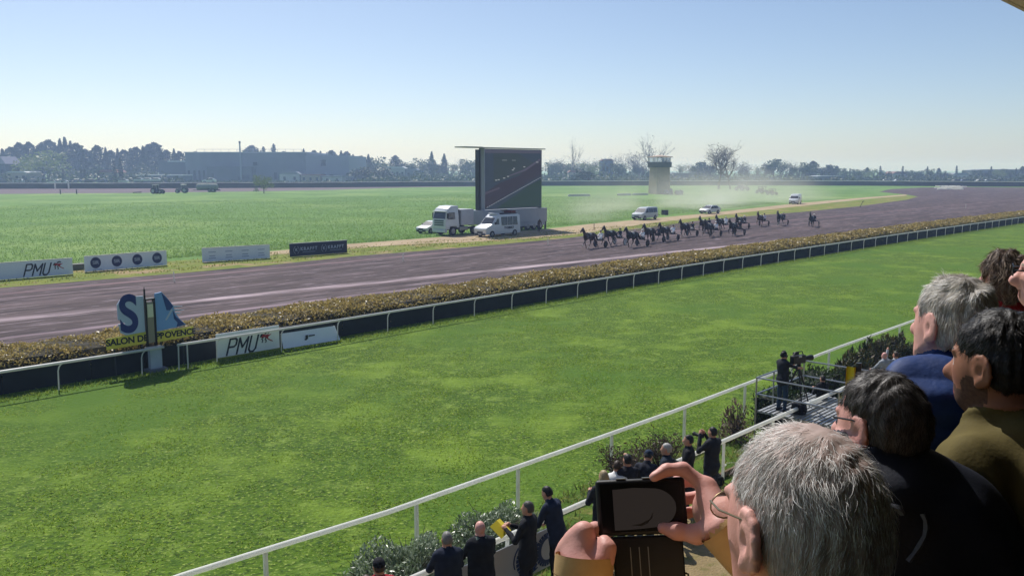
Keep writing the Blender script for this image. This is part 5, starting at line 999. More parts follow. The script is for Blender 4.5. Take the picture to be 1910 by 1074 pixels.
class Fig:
    """one person's figure in local coordinates: facing +y, feet on z = 0"""
    def __init__(s, H=1.75, lean=0.0, yaw=0.0, pitch=0.0, stance=.1, build=1.0, stride=0.0):
        s.k = H / 1.75; s.lean = lean; s.yaw = yaw; s.pitch = pitch; s.B = Body(); s.st = stance; s.bw = build; s.sd = stride
        s.Rl = Matrix.Rotation(-lean, 3, 'X'); s.piv = Vector((0, 0, .95)); s.Rh = Matrix.Rotation(yaw, 3, 'Z') @ Matrix.Rotation(-pitch, 3, 'X'); s.hp = Vector((0, -.01, 1.53))
    def up(s, p):
        p = Vector(p); p = s.piv + s.Rl @ (p - s.piv) if p.z > .95 else p; return np.array(p * s.k)
    def hd(s, p): p = Vector(p); return s.up(s.hp + s.Rh @ (p - s.hp))
    def hM(s): return np.array(s.Rl @ s.Rh)
    def torso(s, coat=0.0, bulk=1.0):
        k, b, B = s.k, s.bw * bulk, s.B; u = s.up; S = (1.0, .66, 1.0)
        B.cone(u((0, 0, .93)), u((0, 0, 1.12)), .168 * k * b, .158 * k * b, 1, .05, S); B.cone(u((0, .0, 1.12)), u((0, -.005, 1.33)), .16 * k * b, .172 * k * b, 1, .06, (1.03, .66, 1))
        B.cone(u((-.15, -.015, 1.415)), u((.15, -.015, 1.415)), .07 * k * b, .07 * k * b, 1, .07); B.ell(u((0, -.06, 1.3)), np.array([.15, .09, .16]) * k * b, 1, .06)
        if coat: B.cone(u((0, 0, .97)), (0, -.01, (.95 - coat) * k), .172 * k * b, .195 * k * b, 1, .05, (1.0, .75, 1))
        B.cone(u((0, -.03, 1.43)), u((0, -.015, 1.5)), .085 * k, .07 * k, 1, .03)
    def legs(s, hem=.1):
        k, B = s.k, s.B
        for sg in (-1, 1):
            y = s.sd * sg; hip = (sg * .085 * k, 0, .9 * k); kn = (sg * (s.st * .95) * k, (.02 + y * .5) * k, .49 * k); an = (sg * s.st * k, (-.01 + y) * k, .09 * k)
            B.cone(hip, kn, .095 * k * s.bw, .068 * k, 2, .03); B.cone(kn, an, .068 * k, .056 * k, 2, .03)
            B.cone((sg * s.st * k, (-.05 + y) * k, .045 * k), (sg * (s.st + .02) * k, (.14 + y) * k, .04 * k), .045 * k, .038 * k, 3, .02)
    def arm(s, sg, el, wr, hand=True, lab=1, abs_=False, bare=False, glove=0):
        k, B = s.k, s.B; f = (lambda p: np.array(p)) if abs_ else s.up
        sh = s.up((sg * .185, -.015, 1.405)); e = f((sg * el[0], el[1], el[2])) if not abs_ else np.array(el); w_ = f((sg * wr[0], wr[1], wr[2])) if not abs_ else np.array(wr)
        B.cone(sh, e, .06 * k, .05 * k, lab, .04); B.cone(e, w_, .05 * k if not bare else .042 * k, .038 * k if not bare else .03 * k, 0 if bare else lab, .025)
        if hand:
            d = (w_ - e) / np.linalg.norm(w_ - e); a = w_ + d * .03 * k; B.ell(w_ + d * .055 * k, np.array([.036, .045, .045]) * k, glove, .02)
            for j in range(4): o = np.array([(j - 1.5) * .019, 0, 0]) * k; B.chain([a + o + d * .04 * k, a + o + d * .085 * k, a + o + d * .1 * k + np.array([0, .01, -.03]) * k], [.011 * k, .01 * k, .009 * k], glove, .006)
            B.chain([a + np.array([-sg * .03, .0, .01]) * k, a + np.array([-sg * .055, 0, .015]) * k + d * .04 * k], [.012 * k, .01 * k], glove, .008)
    def head(s, fine=False, ear=1.0):
        k, B = s.k, s.B; h = s.hd; M = s.hM(); e = lambda c, r, lab=0, kk=.02, cut=False: B.ell(h(c), np.array(r) * k, lab, kk, M, cut)
        B.cone(s.up((0, -.02, 1.43)), h((0, -.012, 1.575)), .062 * k, .056 * k, 0, .03)
        e((0, -.008, 1.655), (.076, .098, .098)); e((0, .02, 1.6), (.066, .075, .075), 0, .04); e((0, .048, 1.552), (.045, .045, .035), 0, .035)
        B.chain([h((0, .084, 1.645)), h((0, .11, 1.607)), h((0, .094, 1.598))], [.011 * k, .017 * k, .015 * k], 0, .015)
        if fine:
            for sg in (-1, 1):
                e((sg * .034, .094, 1.645), (.019, .016, .011), 0, .008, True); e((sg * .034, .066, 1.644), (.0135, .0135, .0115), 4, .002); e((sg * .034, .0775, 1.644), (.0055, .003, .0055), 5, .001)
                B.cone(h((sg * .015, .086, 1.664)), h((sg * .052, .072, 1.667)), .008 * k, .006 * k, 0, .012); B.paint(h((sg * .035, .086, 1.668)), np.array([.024, .02, .007]) * k, 6, [0])
                e((sg * .012, .098, 1.6), (.01, .012, .009), 0, .006)
            B.cone(h((-.02, .089, 1.569)), h((.02, .089, 1.569)), .0075 * k, .0075 * k, 7, .006); B.cone(h((-.018, .086, 1.558)), h((.018, .086, 1.558)), .008 * k, .008 * k, 7, .006)
            e((0, .1, 1.564), (.022, .02, .0022), 7, .003, True)
        if ear:
            for sg in (-1, 1):
                Me = M @ rotM(0, 0, sg * .35); c = h((sg * .079, -.008, 1.628)); B.ell(c, np.array([.012, .021, .033]) * k * ear, 0, .01, Me)
                if fine: B.chain([h((sg * (.079 + .008 * ear * (1.6 * ear - .6) * (1.3 - abs(t_))), -.008 - .024 * ear * math.cos(t_ * 1.5), 1.63 + .034 * ear * math.sin(t_ * 1.5))) for t_ in np.linspace(-.9, 1.6, 8)], [.0055 * k] * 8, 0, .004); B.ell(h((sg * .094, -.004, 1.63)), np.array([.012, .011, .016]) * k, 0, .006, Me, True); B.ell(h((sg * .082, .0, 1.6)), np.array([.008, .01, .011]) * k, 0, .006, Me)
def hair_cap(f, parent, m, kind='short', h=.014, rise=0.0, name='hair', bump=None):
    k = f.k; B = Body(); M = f.hM(); e = lambda c, r, kk=.015, cut=False: B.ell(f.hd(c), np.array(r) * k, 0, kk, M, cut)
    e((0, -.014, 1.668), (.083 + rise, .103 + rise, .1 + rise)); e((0, -.05, 1.625), (.079 + rise * .7, .068 + rise, .085), .03)
    if kind == 'long': e((0, -.06, 1.56), (.088, .06, .12), .04)
    if kind == 'bob': e((0, -.03, 1.59), (.1, .09, .09), .03)
    e((0, .13, 1.585), (.11, .1, .105), .01, True)
    if kind == 'ring': e((0, .0, 1.76), (.066, .1, .075), .02, True)
    if kind != 'long' and kind != 'bob': e((0, -.05, 1.53), (.12, .12, .058), .02, True)
    for sg in (-1, 1): e((sg * .095, .005, 1.62), (.03, .026, .04), .008, True)
    if bump: B.folds = ([0], bump[0], bump[1], 3)
    return B.build(name, [m], parent, h)
def cap(f, parent, m, h=.012, peak=True, name='cap'):
    k = f.k; B = Body(); M = f.hM(); B.ell(f.hd((0, -.012, 1.682)), np.array([.087, .107, .088]) * k, 0, .01, M); B.ell(f.hd((0, -.01, 1.58)), np.array([.14, .16, .07]) * k, 0, .005, M, True)
    if peak: B.ell(f.hd((0, .1, 1.668)), np.array([.07, .075, .012]) * k, 0, .01, M)
    return B.build(name, [m], parent, h)
def person(loc, rz, label, top, bottom='1b1c22', skin='light', hair='dark', hk='short', H=1.75, arms=('hang', 'hang'), lean=0., yaw=0., pitch=0., coat=.12, group=None, h=.021, legs=True, bare=(0, 0), stance=.1, build=1.0, shoe='15151a', stride=0., hat=None, hem=True, bulk=1.04, accent=None):
    t = empty('person', loc, rz, label, 'person', group); f = Fig(H, lean, yaw, pitch, stance, build, stride); f.torso(coat, bulk)
    if legs: f.legs()
    for sg, a, br in zip((-1, 1), arms, bare): 
        A_ = ARMS[a] if isinstance(a, str) else a
        f.arm(sg, A_[0], A_[1], True, 1, False, br)
    f.head()
    if accent: f.B.cone(f.up((-.045, -.035, 1.468)), f.up((.045, -.035, 1.468)), .062, .062, 4, .02)
    f.B.folds = ([1, 2], .004, 22.0, hash(label) % 1000 if False else int(H * 1000 + abs(rz) * 10))
    f.B.build('body', [SKIN[skin], cloth(top), cloth(bottom), cloth(shoe), cloth(accent or top)], t, h)
    if hat: cap(f, t, cloth(hat[0]), .014, hat[1])
    if accent: pass
    if hk != 'bald' and not hat:
        hc_ = hair_cap(f, t, hairmat(hair), hk, .013, -.008); strands(f, t, hc_, [hairmat(hair)], 900, .028, .4, .6, .0018, int(H * 100), 3, .3)
    elif hk != 'bald': hair_cap(f, t, hairmat(hair), hk, .014, -.008)
    return t, f
def face_to(p, q): d = Vector(q) - Vector(p); return math.atan2(-d.x, d.y)
OUT = TR                                             # rz that looks straight across the track
G1 = 'spectators at the white fence'
def fpos(x, y, n): r = ray(x, y); nx, ny = -UY, UX; t_ = n / (r.x * nx + r.y * ny); return Vector((r.x * t_, r.y * t_, 0)), CAM_Z + r.z * t_
# spectators: (head pixel x, crown pixel y, distance n from the stand, ...)
def spectator(x, ytop, n, label, **kw):
    p, z = fpos(x, ytop, n); rz = kw.pop('rz', OUT - R(25)); return person(p, rz, label, H=max(1.5, min(1.92, z)), group=G1, **kw)
spectator(628, 1064, 10.0, 'dark haired spectator at the bottom edge, left of the yellow flag', top='23252c', hair='dark', arms=('fence', 'fence'))
spectator(682, 1046, 9.75, 'brown haired spectator right of the yellow flag, only the head in view', top='3a3330', hair='brown', hk='long', arms=('hang', 'hang'))
spectator(706, 1026, 10.05, 'spectator in red and dark striped jacket with a black cap', top='8e1f2a', hair='brown', arms=('fence', 'fence'), hat=('14141a', True))
spectator(836, 973, 9.95, 'grey haired man in dark navy jacket leaning on the fence, beside the balding man', top='1a2132', hair='grey', arms=('fence', 'fence'), lean=.12, build=1.12)
spectator(897, 964, 9.9, 'balding man in black jacket with grey green collar at the fence', top='14171d', hair='white', hk='bald', skin='pink', arms=('fence', 'fence'), lean=.06, build=1.12, accent='5a6a60')
pS, _ = spectator(984, 917, 9.95, 'man in black suit standing upright and holding a yellow paper', top='16171c', hair='salt', arms=('hold', 'hold'), rz=OUT + R(18), coat=.16)
spectator(1041, 899, 10.0, 'person in dark jacket bent forward with forearms on the fence', top='1c2438', hair='black', arms=('fence', 'fence'), lean=.35, coat=.1, rz=OUT + R(5))
spectator(1126, 857, 9.95, 'blond spectator in dark coat behind the held up phone', top='191a22', hair='blond', hk='bob', arms=('hold', 'hold'))
spectator(1150, 862, 10.25, 'spectator in white coat with one bare forearm raised', top='d8d6d2', hair='brown', hk='short', arms=('hang', 'up'), bare=(0, 1), rz=OUT - R(60), lean=.2)
spectator(1172, 842, 10.15, 'spectator in black coat squeezed between white coat and blue hood', top='1a1820', hair='dark', arms=('hold', 'hang'), lean=.05)
spectator(1206, 826, 10.0, 'spectator with dark blue hood bending over a paper', top='20222c', hair='dark', arms=('hold', 'hold'), hat=('1f2c40', True), pitch=.5, lean=.18, rz=OUT - R(70))
spectator(1243, 815, 10.0, 'white haired man in dark blue jacket turned towards his neighbours', top='1b2430', hair='white', arms=('hold', 'hang'), rz=OUT + R(25))
spectator(1284, 811, 10.05, 'dark haired man in long black coat seen from behind', top='15161b', hair='dark', arms=('hold', 'pocket'), coat=.38, rz=OUT + R(30))
spectator(1330, 776, 9.9, 'photographer in black standing apart with legs spread and camera raised', top='202228', bottom='1f2735', hair='dark', arms=('camera', 'camera'), stance=.16, coat=.04, rz=OUT - R(10))
# things they hold
def sheetobj(name, c, rz, w_, h_, m, label, cat, tilt=.5, fold=.3):
    o = MB().add([(-w_, 0, 0), (0, -fold * w_, 0), (w_, 0, 0), (w_, 0, h_), (0, -fold * w_, h_), (-w_, 0, h_), (-w_, .006, 0), (0, -fold * w_ + .006, 0), (w_, .006, 0), (w_, .006, h_), (0, -fold * w_ + .006, h_), (-w_, .006, h_)], [(0, 1, 4, 5), (1, 2, 3, 4), (11, 10, 7, 6), (10, 9, 8, 7), (0, 6, 7, 1), (1, 7, 8, 2), (5, 4, 10, 11), (4, 3, 9, 10), (0, 5, 11, 6), (2, 8, 9, 3)]).build(name, m)
    o.location = c; o.rotation_euler = (-tilt, 0, rz); return tag(o, label, cat)
m_yp = mat('paper_yellow', 'd8c524', .7); m_wp = mat('paper_white', 'd9d8d2', .7)
def in_front(t, dist, z, side=0.0): a = t.rotation_euler.z; return Vector((t.location.x - math.sin(a) * dist + math.cos(a) * side, t.location.y + math.cos(a) * dist + math.sin(a) * side, z))
sheetobj('folded_paper', in_front(pS, .42, 1.22), pS.rotation_euler.z, .2, .3, m_yp, 'yellow folded newspaper held by the man in black suit', 'newspaper', .9)
for i, ppl in enumerate([o for o in COL.objects if o.name.startswith('person') and o.get('label', '').startswith(('spectator with dark blue hood', 'white haired man in dark blue'))]):
    sheetobj('race_programme', in_front(ppl, .42, 1.2), ppl.rotation_euler.z, .13, .2, m_wp, ['small white race programme held under the dark blue hood', 'small white race programme in the hand of the white haired man at the fence'][i], 'programme', .8)
pp = [o for o in COL.objects if o.get('label', '').startswith('photographer in black')][0]
cm = empty('stills_camera', in_front(pp, .33, pp.get('zc', 1.62)), pp.rotation_euler.z, 'black stills camera raised to the face of the standing photographer', 'camera')
MB().box(-.07, .07, -.035, .035, -.05, .05).build('body', m_black, cm, bevel=.01); MB().lathe([(.035, .03), (.04, .06), (.042, .2), (.05, .21), (.05, .24), (.001, .235)], 14, 'y').build('lens', m_black, cm, smooth=True)
bg_ = empty('camera_bag', at(1330, 905), R(20), 'black camera bag on the ground behind the photographer', 'bag')
MB().prism([(-.26, 0), (.26, 0), (.23, .24), (-.2, .26)], -.14, .14, 'xz').build('case', cloth('121318'), bg_, bevel=.04); MB().tube([(-.2, 0, .25), (-.1, .02, .36), (.08, .02, .38), (.2, 0, .24)], .014, 6).build('strap', m_black, bg_, smooth=True); MB().box(-.12, .1, -.155, -.142, .06, .17).build('pocket', m_dgrey, bg_, bevel=.01)
fg = empty('hand_flag', fpos(648, 1058, 9.95)[0], 0, 'small yellow triangular flag on a stick at the bottom edge', 'flag')
MB().tube([(0, 0, .6), (-.02, 0, 1.72)], .01, 6).build('stick', m_dgrey, fg); MB().prism([(-.02, 1.7), (.3, 1.35), (.02, 1.25)], -.006, .006, 'xz').build('cloth', m_yp, fg)

# ---------------------------------------------------------------- camera platform with cameraman
pl = empty('camera_platform', T(23.2, 10.35), TR, 'galvanised scaffold platform with grating deck and tube railings', 'platform')
DZ = .9; m_grat = mat('grating_steel', 'b9bbbb', .5, c2='7d8082', scale=10, metal=.5)
for i in range(6):
    q = MB(); x0 = -.9 + i * .5
    for y in np.linspace(-1.13, 1.13, 17): q.box(x0, x0 + .47, y - .04, y + .04, DZ - .03, DZ)
    for dx in (.0, .15, .3, .45): q.box(x0 + dx, x0 + dx + .02, -1.17, 1.17, DZ - .05, DZ - .031)
    q.build('deck_grating', m_grat, pl)
for x in (-.95, .1, 2.1):
    for y in (-1.2, 1.2): MB().tube([(x, y, 0), (x, y, DZ + (1.0 if not (x == .1 and y < 0) else 0))], .024, 6).build('upright', m_steel, pl)
for y, xs in ((-1.2, (-.95, .1)), (1.2, (-.95, 2.1))):
    for z in (DZ + .5, DZ + .98): MB().tube([(xs[0], y, z), (xs[1], y, z)], .024, 6).build('railing', m_steel, pl)
for x in (-.95, 2.1):
    for z in (DZ + .5, DZ + .98): MB().tube([(x, -1.2, z), (x, 1.2, z)], .024, 6).build('railing', m_steel, pl)
for x0, x1 in ((-.95, .1), (.1, 2.1)): MB().tube([(x0, -1.2, .1), (x1, -1.2, DZ - .1)], .02, 6).build('brace', m_steel, pl)
cpos = T(22.75, 11.0); cpos.z = DZ
pc, fc = person(cpos, R(-62), 'cameraman in dark T-shirt and jeans with headphones, on the platform', '1d1f26', '24384c', 'light', 'black', 'short', 1.75, ('reach', 'reach'), .02, coat=.02, bare=(1, 1), stance=.12, h=.018)
q = MB().tube([tuple(fc.hd((.095 * math.cos(a), -.01, 1.66 + .115 * math.sin(a)))) for a in np.linspace(0, math.pi, 12)], .012, 6)
for sg in (-1, 1): q.lathe([(.04, -.018), (.042, .0), (.035, .018)], 12, 'x', c=tuple(fc.hd((sg * .098, -.01, 1.63))))
q.build('headphones', m_black, pc, smooth=True)
tvp = in_front(pc, .55, DZ, .06); tc_ = empty('broadcast_camera', tvp, pc.rotation_euler.z, 'black broadcast camera with viewfinder on a tall tripod before the cameraman', 'camera')
for a in (R(90), R(210), R(330)): MB().tube([(.04 * math.cos(a), .04 * math.sin(a), 1.2), (.28 * math.cos(a), .28 * math.sin(a), .6), (.5 * math.cos(a), .5 * math.sin(a), .01)], [.028, .024, .018], 6).build('tripod_leg', m_black, tc_)
MB().tube([(0, 0, 1.15), (0, 0, 1.35)], .06, 8).build('tripod_head', m_dgrey, tc_); MB().box(-.075, .075, -.3, .2, 1.36, 1.6).build('camera_body', m_black, tc_, bevel=.02)
MB().lathe([(.06, .2), (.065, .3), (.085, .42), (.085, .5), (.001, .49)], 14, 'y', c=(0, 0, 1.48)).build('lens', m_black, tc_, smooth=True); MB().box(-.17, -.08, -.1, .08, 1.5, 1.66).build('viewfinder', m_black, tc_, bevel=.015); MB().tube([(0, -.25, 1.6), (0, -.15, 1.7), (0, .1, 1.7), (0, .15, 1.6)], .015, 6).build('top_handle', m_black, tc_); MB().tube([(.05, -.1, 1.35), (.2, -.5, 1.25)], .012, 6).build('pan_bar', m_dgrey, tc_); MB().box(.08, .1, -.1, 0, 1.55, 1.6).build('name_badge', m_white2, tc_)
cs_ = empty('equipment_case', in_front(pc, .25, DZ, .42), 0.4, 'round black equipment bag on the deck beside the tripod', 'bag'); MB().lathe([(.001, 0), (.2, .01), (.23, .12), (.2, .28), (.08, .34), (.001, .35)], 14).build('bag_body', cloth('101116'), cs_, smooth=True); MB().tube([(-.12, 0, .3), (0, 0, .42), (.12, 0, .3)], .015, 6).build('handle', m_black, cs_)
# people beyond the platform
def spect2(x, ytop, n, H, label, **kw):
    p = at(x, ytop, H); p.z = 0; return person(p, kw.pop('rz', OUT - R(20)), label, H=H, group='spectators beyond the camera platform', **kw)
spect2(1535, 700, 9.9, 1.6, 'dark haired person in black waistcoat over white sleeves beyond the platform', top='14151b', hair='dark', arms=('hold', 'hold'), coat=.3, rz=OUT - R(30))
spect2(1650, 657, 10.0, 1.7, 'balding spectator behind the dark haired man, bare scalp just showing', top='8d9296', hair='salt', hk='bald', skin='pink', arms=('fence', 'fence'))
spect2(1671, 656, 9.9, 1.68, 'spectator in pale grey jacket with raised hand next to the balding one', top='9a9ea2', hair='brown', arms=('up', 'hang'))
spect2(1712, 652, 10.0, 1.62, 'spectator in white top at the fence beside the blue jacket', top='d4d4d2', hair='dark', arms=('fence', 'fence'))

# ================================================================ TROTTERS, SULKIES, DRIVERS
LEGS = [  # per gait: FL, FR, HL, HR as (y, z) joints
    ([(.5, 1.0), (.86, .72), (1.1, .42), (1.2, .3)], [(.45, .98), (.4, .52), (.22, .17), (.24, .03)], [(-.62, .95), (-.98, .58), (-1.2, .3), (-1.3, .2)], [(-.45, .92), (-.5, .52), (-.22, .17), (-.16, .03)]),
    ([(.45, .98), (.44, .52), (.34, .16), (.36, .03)], [(.52, 1.0), (.82, .78), (.74, .42), (.64, .34)], [(-.48, .92), (-.62, .52), (-.42, .17), (-.36, .03)], [(-.5, .95), (-.55, .66), (-.66, .38), (-.76, .34)]),
    ([(.45, .98), (.34, .54), (.08, .24), (.0, .16)], [(.52, 1.0), (.84, .68), (1.06, .36), (1.16, .24)], [(-.42, .92), (-.42, .54), (-.14, .2), (-.06, .06)], [(-.64, .95), (-1.02, .62), (-1.28, .36), (-1.38, .28)])]
def horse_mesh(g):
    B = Body(); c = B.cone
    c((0, -.5, 1.26), (0, .4, 1.22), .265, .26, 0, .1, (.88, 1, 1)); B.ell((0, -.62, 1.3), (.25, .33, .28), 0, .1); B.ell((0, .52, 1.2), (.22, .27, .33), 0, .1); B.ell((0, .3, 1.46), (.12, .3, .14), 0, .1); B.ell((0, -.15, 1.12), (.22, .4, .2), 0, .08)
    c((0, .56, 1.36), (0, .82, 1.72), .2, .135, 0, .1, (.75, 1, 1)); c((0, .82, 1.72), (0, .97, 1.97), .135, .105, 0, .05, (.75, 1, 1)); c((0, .98, 2.0), (0, 1.16, 1.85), .1, .085, 0, .05, (.8, 1, 1)); c((0, 1.16, 1.85), (0, 1.33, 1.66), .08, .058, 0, .04, (.85, 1, 1)); B.ell((0, 1.08, 1.86), (.07, .1, .12), 0, .04)
    for s in (-1, 1): c((s * .055, .96, 2.06), (s * .065, .97, 2.19), .03, .008, 0, .02)
    for i, L in enumerate(LEGS[g]):
        s = -1 if i % 2 == 0 else 1; x = s * .15; fr_ = i < 2; P3 = [(x, a, b) for a, b in L]
        top = (s * .12, .5, 1.22) if fr_ else (s * .13, -.58, 1.22)
        c(top, P3[0], .15 if fr_ else .19, .105 if fr_ else .14, 0, .08); c(P3[0], P3[1], .095 if fr_ else .12, .055, 0, .04); c(P3[1], P3[2], .05, .038, 0, .03); c(P3[2], P3[3], .036, .045, 1 if i in (0, 3) else 0, .02); B.ell(P3[3], (.052, .065, .045), 2, .01)
    return B.surface(.026)
HM = [horse_mesh(g) for g in range(3)]
COAT = [mat('coat_bay', '3a241a', .5, c2='4a2e20', scale=4, sheen=.2), mat('coat_black', '17120f', .5, c2='231a15', scale=4), mat('coat_brown', '4f3223', .5, c2='5f3d2b', scale=4), mat('coat_darkbay', '24180f', .5, c2='332115', scale=4)]
m_sock = mat('white_bandage', 'b9b6b0', .8); m_hoof = mat('hoof', '1a1614', .6); m_tack = mat('black_tack', '121113', .5); m_mane = mat('mane_black', '0f0c0b', .7)
hcache = {}
def trotter(loc, rz, g, cid, label):
    t = empty('trotting_horse', loc, rz, label, 'horse', 'trotters in the race')
    if (g, cid) not in hcache:
        V, F, fl = HM[g]; hcache[(g, cid)] = mesh_np('body', V, F, [COAT[cid], m_sock, m_hoof], fl, True)
    link(bpy.data.objects.new('body', hcache[(g, cid)]), t)
    if 'parts' not in hcache:
        L = []
        q = MB(); 
        for i in range(9): z = 1.42 + .068 * i; y = .5 + .05 * i; q.tube([(0, y, z + .12), (.05, y - .06, z + .1), (.09, y - .1, z - .02)], [.05, .045, .02], 5)
        L.append(q.build('mane', m_mane, t))
        L.append(MB().tube([(0, -.9, 1.42), (0, -1.08, 1.36), (0, -1.25, 1.05), (0, -1.36, .72)], [.05, .07, .1, .03], 8).build('tail', m_mane, t, smooth=True))
        q = MB().tube([(0, .98, 2.09), (.1, 1.0, 1.98), (.1, 1.06, 1.84), (0, 1.12, 1.76), (-.1, 1.06, 1.84), (-.1, 1.0, 1.98), (0, .98, 2.09)], .016, 5)
        q.tube([(0, 1.3, 1.78), (.075, 1.24, 1.72), (0, 1.22, 1.66), (-.075, 1.24, 1.72), (0, 1.3, 1.78)], .013, 5)
        for s in (-1, 1): q.box(s * .1 - .01, s * .1 + .01, 1.02, 1.12, 1.9, 1.99)
        L.append(q.build('bridle', m_tack, t))
        q = MB().tube([(.24 * math.sin(a), .2, 1.22 + .31 * math.cos(a)) for a in np.linspace(0, 6.283, 16)], .024, 5)
        q.tube([(.3, .2, 1.3), (.26, .55, 1.25), (0, .82, 1.22), (-.26, .55, 1.25), (-.3, .2, 1.3)], .02, 5)
        for s in (-1, 1): q.tube([(s * .1, 1.22, 1.72), (s * .16, .4, 1.56), (s * .2, -.5, 1.5), (s * .12, -1.35, 1.12)], .01, 4)
        L.append(q.build('harness', m_tack, t))
        hcache['parts'] = [(o.name.split('.')[0], o.data) for o in L]
        hcache['pad'] = MB().add([(-.24, .1, 1.38), (.24, .1, 1.38), (.12, .1, 1.56), (-.12, .1, 1.56), (-.24, -.22, 1.38), (.24, -.22, 1.38), (.12, -.22, 1.58), (-.12, -.22, 1.58)], [(0, 3, 7, 4), (3, 2, 6, 7), (2, 1, 5, 6)]).build('saddle_cloth', m_white2, t, bevel=0).data
    else:
        for nm, d in hcache['parts']: link(bpy.data.objects.new(nm, d), t)
        link(bpy.data.objects.new('saddle_cloth', hcache['pad']), t)
    return t
def sulky(loc, rz, disc, label):
    t = empty('sulky', loc, rz, label, 'sulky', 'two wheeled sulkies in the race')
    key = ('sulky', disc)
    if key not in hcache:
        L = []; md = [mat('wheel_disc_dark', '1d1c20', .4), mat('wheel_disc_white', 'cfd2d4', .4), m_steel][disc]
        for s in (-1, 1):
            w_ = MB().lathe([(.29, -.025), (.33, -.02), (.35, 0), (.33, .02), (.29, .025)], 24, 'x', closed=True).build('wheel', m_tyre, t, smooth=True); w_.location = (s * .66, -1.9, .35); w_.rotation_euler = (0, s * .05, 0)
            if disc < 2: d = MB().lathe([(.3, -.012), (.3, .012), (.05, .03), (.001, .03)], 20, 'x').build('wheel_disc', md, w_)
            else:
                q = MB()
                for a in np.linspace(0, 6.283, 13)[:-1]: q.tube([(0, 0, 0), (0, .3 * math.cos(a), .3 * math.sin(a))], .008, 4)
                d = q.build('spokes', m_steel, w_)
            L.append((w_, d))
            MB().tube([(s * .6, -1.9, .36), (s * .58, -1.85, .72), (s * .5, -1.2, .82), (s * .4, -.3, .95), (s * .36, .2, 1.05)], [.03, .03, .025, .022, .02], 6).build('shaft', m_dgrey, t, smooth=True)
        MB().tube([(-.58, -1.85, .72), (0, -1.9, .66), (.58, -1.85, .72)], .03, 6).build('arch', m_dgrey, t)
        MB().prism([(-.2, .68), (.22, .68), (.22, .74), (-.12, .76), (-.26, .98), (-.3, .96)], -.19, .19, 'yz', Matrix.Translation((0, -1.85, 0))).build('seat', m_black, t, bevel=.02)
        for s in (-1, 1): MB().box(s * .36 - .06, s * .36 + .06, -1.06, -.98, .72, .92).build('foot_rest', m_dgrey, t)
        hcache[key] = t
    else:
        for ch_ in hcache[key].children: copy_tree(ch_, t)
    return t
def driver_mesh():
    f = Fig(1.7); B = f.B; u = lambda x, y, z: np.array((x, y, z))
    B.cone(u(0, -1.88, .88), u(0, -1.98, 1.12), .16, .15, 1, .05, (1, .8, 1)); B.cone(u(0, -1.98, 1.12), u(0, -1.96, 1.3), .155, .16, 1, .05, (1.1, .7, 1)); B.cone(u(-.15, -1.95, 1.36), u(.15, -1.95, 1.36), .065, .065, 1, .06)
    for s in (-1, 1):
        B.cone(u(s * .1, -1.82, .86), u(s * .22, -1.42, 1.0), .09, .07, 2, .03); B.cone(u(s * .22, -1.42, 1.0), u(s * .34, -1.08, .82), .065, .05, 2, .03); B.cone(u(s * .34, -1.08, .8), u(s * .36, -.98, .92), .045, .035, 3, .02)
        B.cone(u(s * .2, -1.94, 1.34), u(s * .27, -1.72, 1.1), .055, .05, 1, .03); B.cone(u(s * .27, -1.72, 1.1), u(s * .12, -1.45, 1.13), .048, .036, 1, .02); B.ell((s * .11, -1.4, 1.14), (.04, .055, .04), 0, .02)
    B.cone(u(0, -1.95, 1.38), u(0, -1.9, 1.5), .055, .05, 0, .03); B.ell((0, -1.89, 1.58), (.075, .09, .11), 0, .02); B.chain([u(0, -1.8, 1.58), u(0, -1.78, 1.55)], [.012, .016], 0, .01)
    return B.surface(.022)
DM = driver_mesh(); H_ = Body(); H_.ell((0, -1.9, 1.635), (.105, .125, .1), 0, .01); H_.ell((0, -1.87, 1.53), (.16, .17, .06), 0, .005, None, True); H_.ell((0, -1.8, 1.61), (.08, .07, .012), 0, .01); HELM = H_.surface(.014)
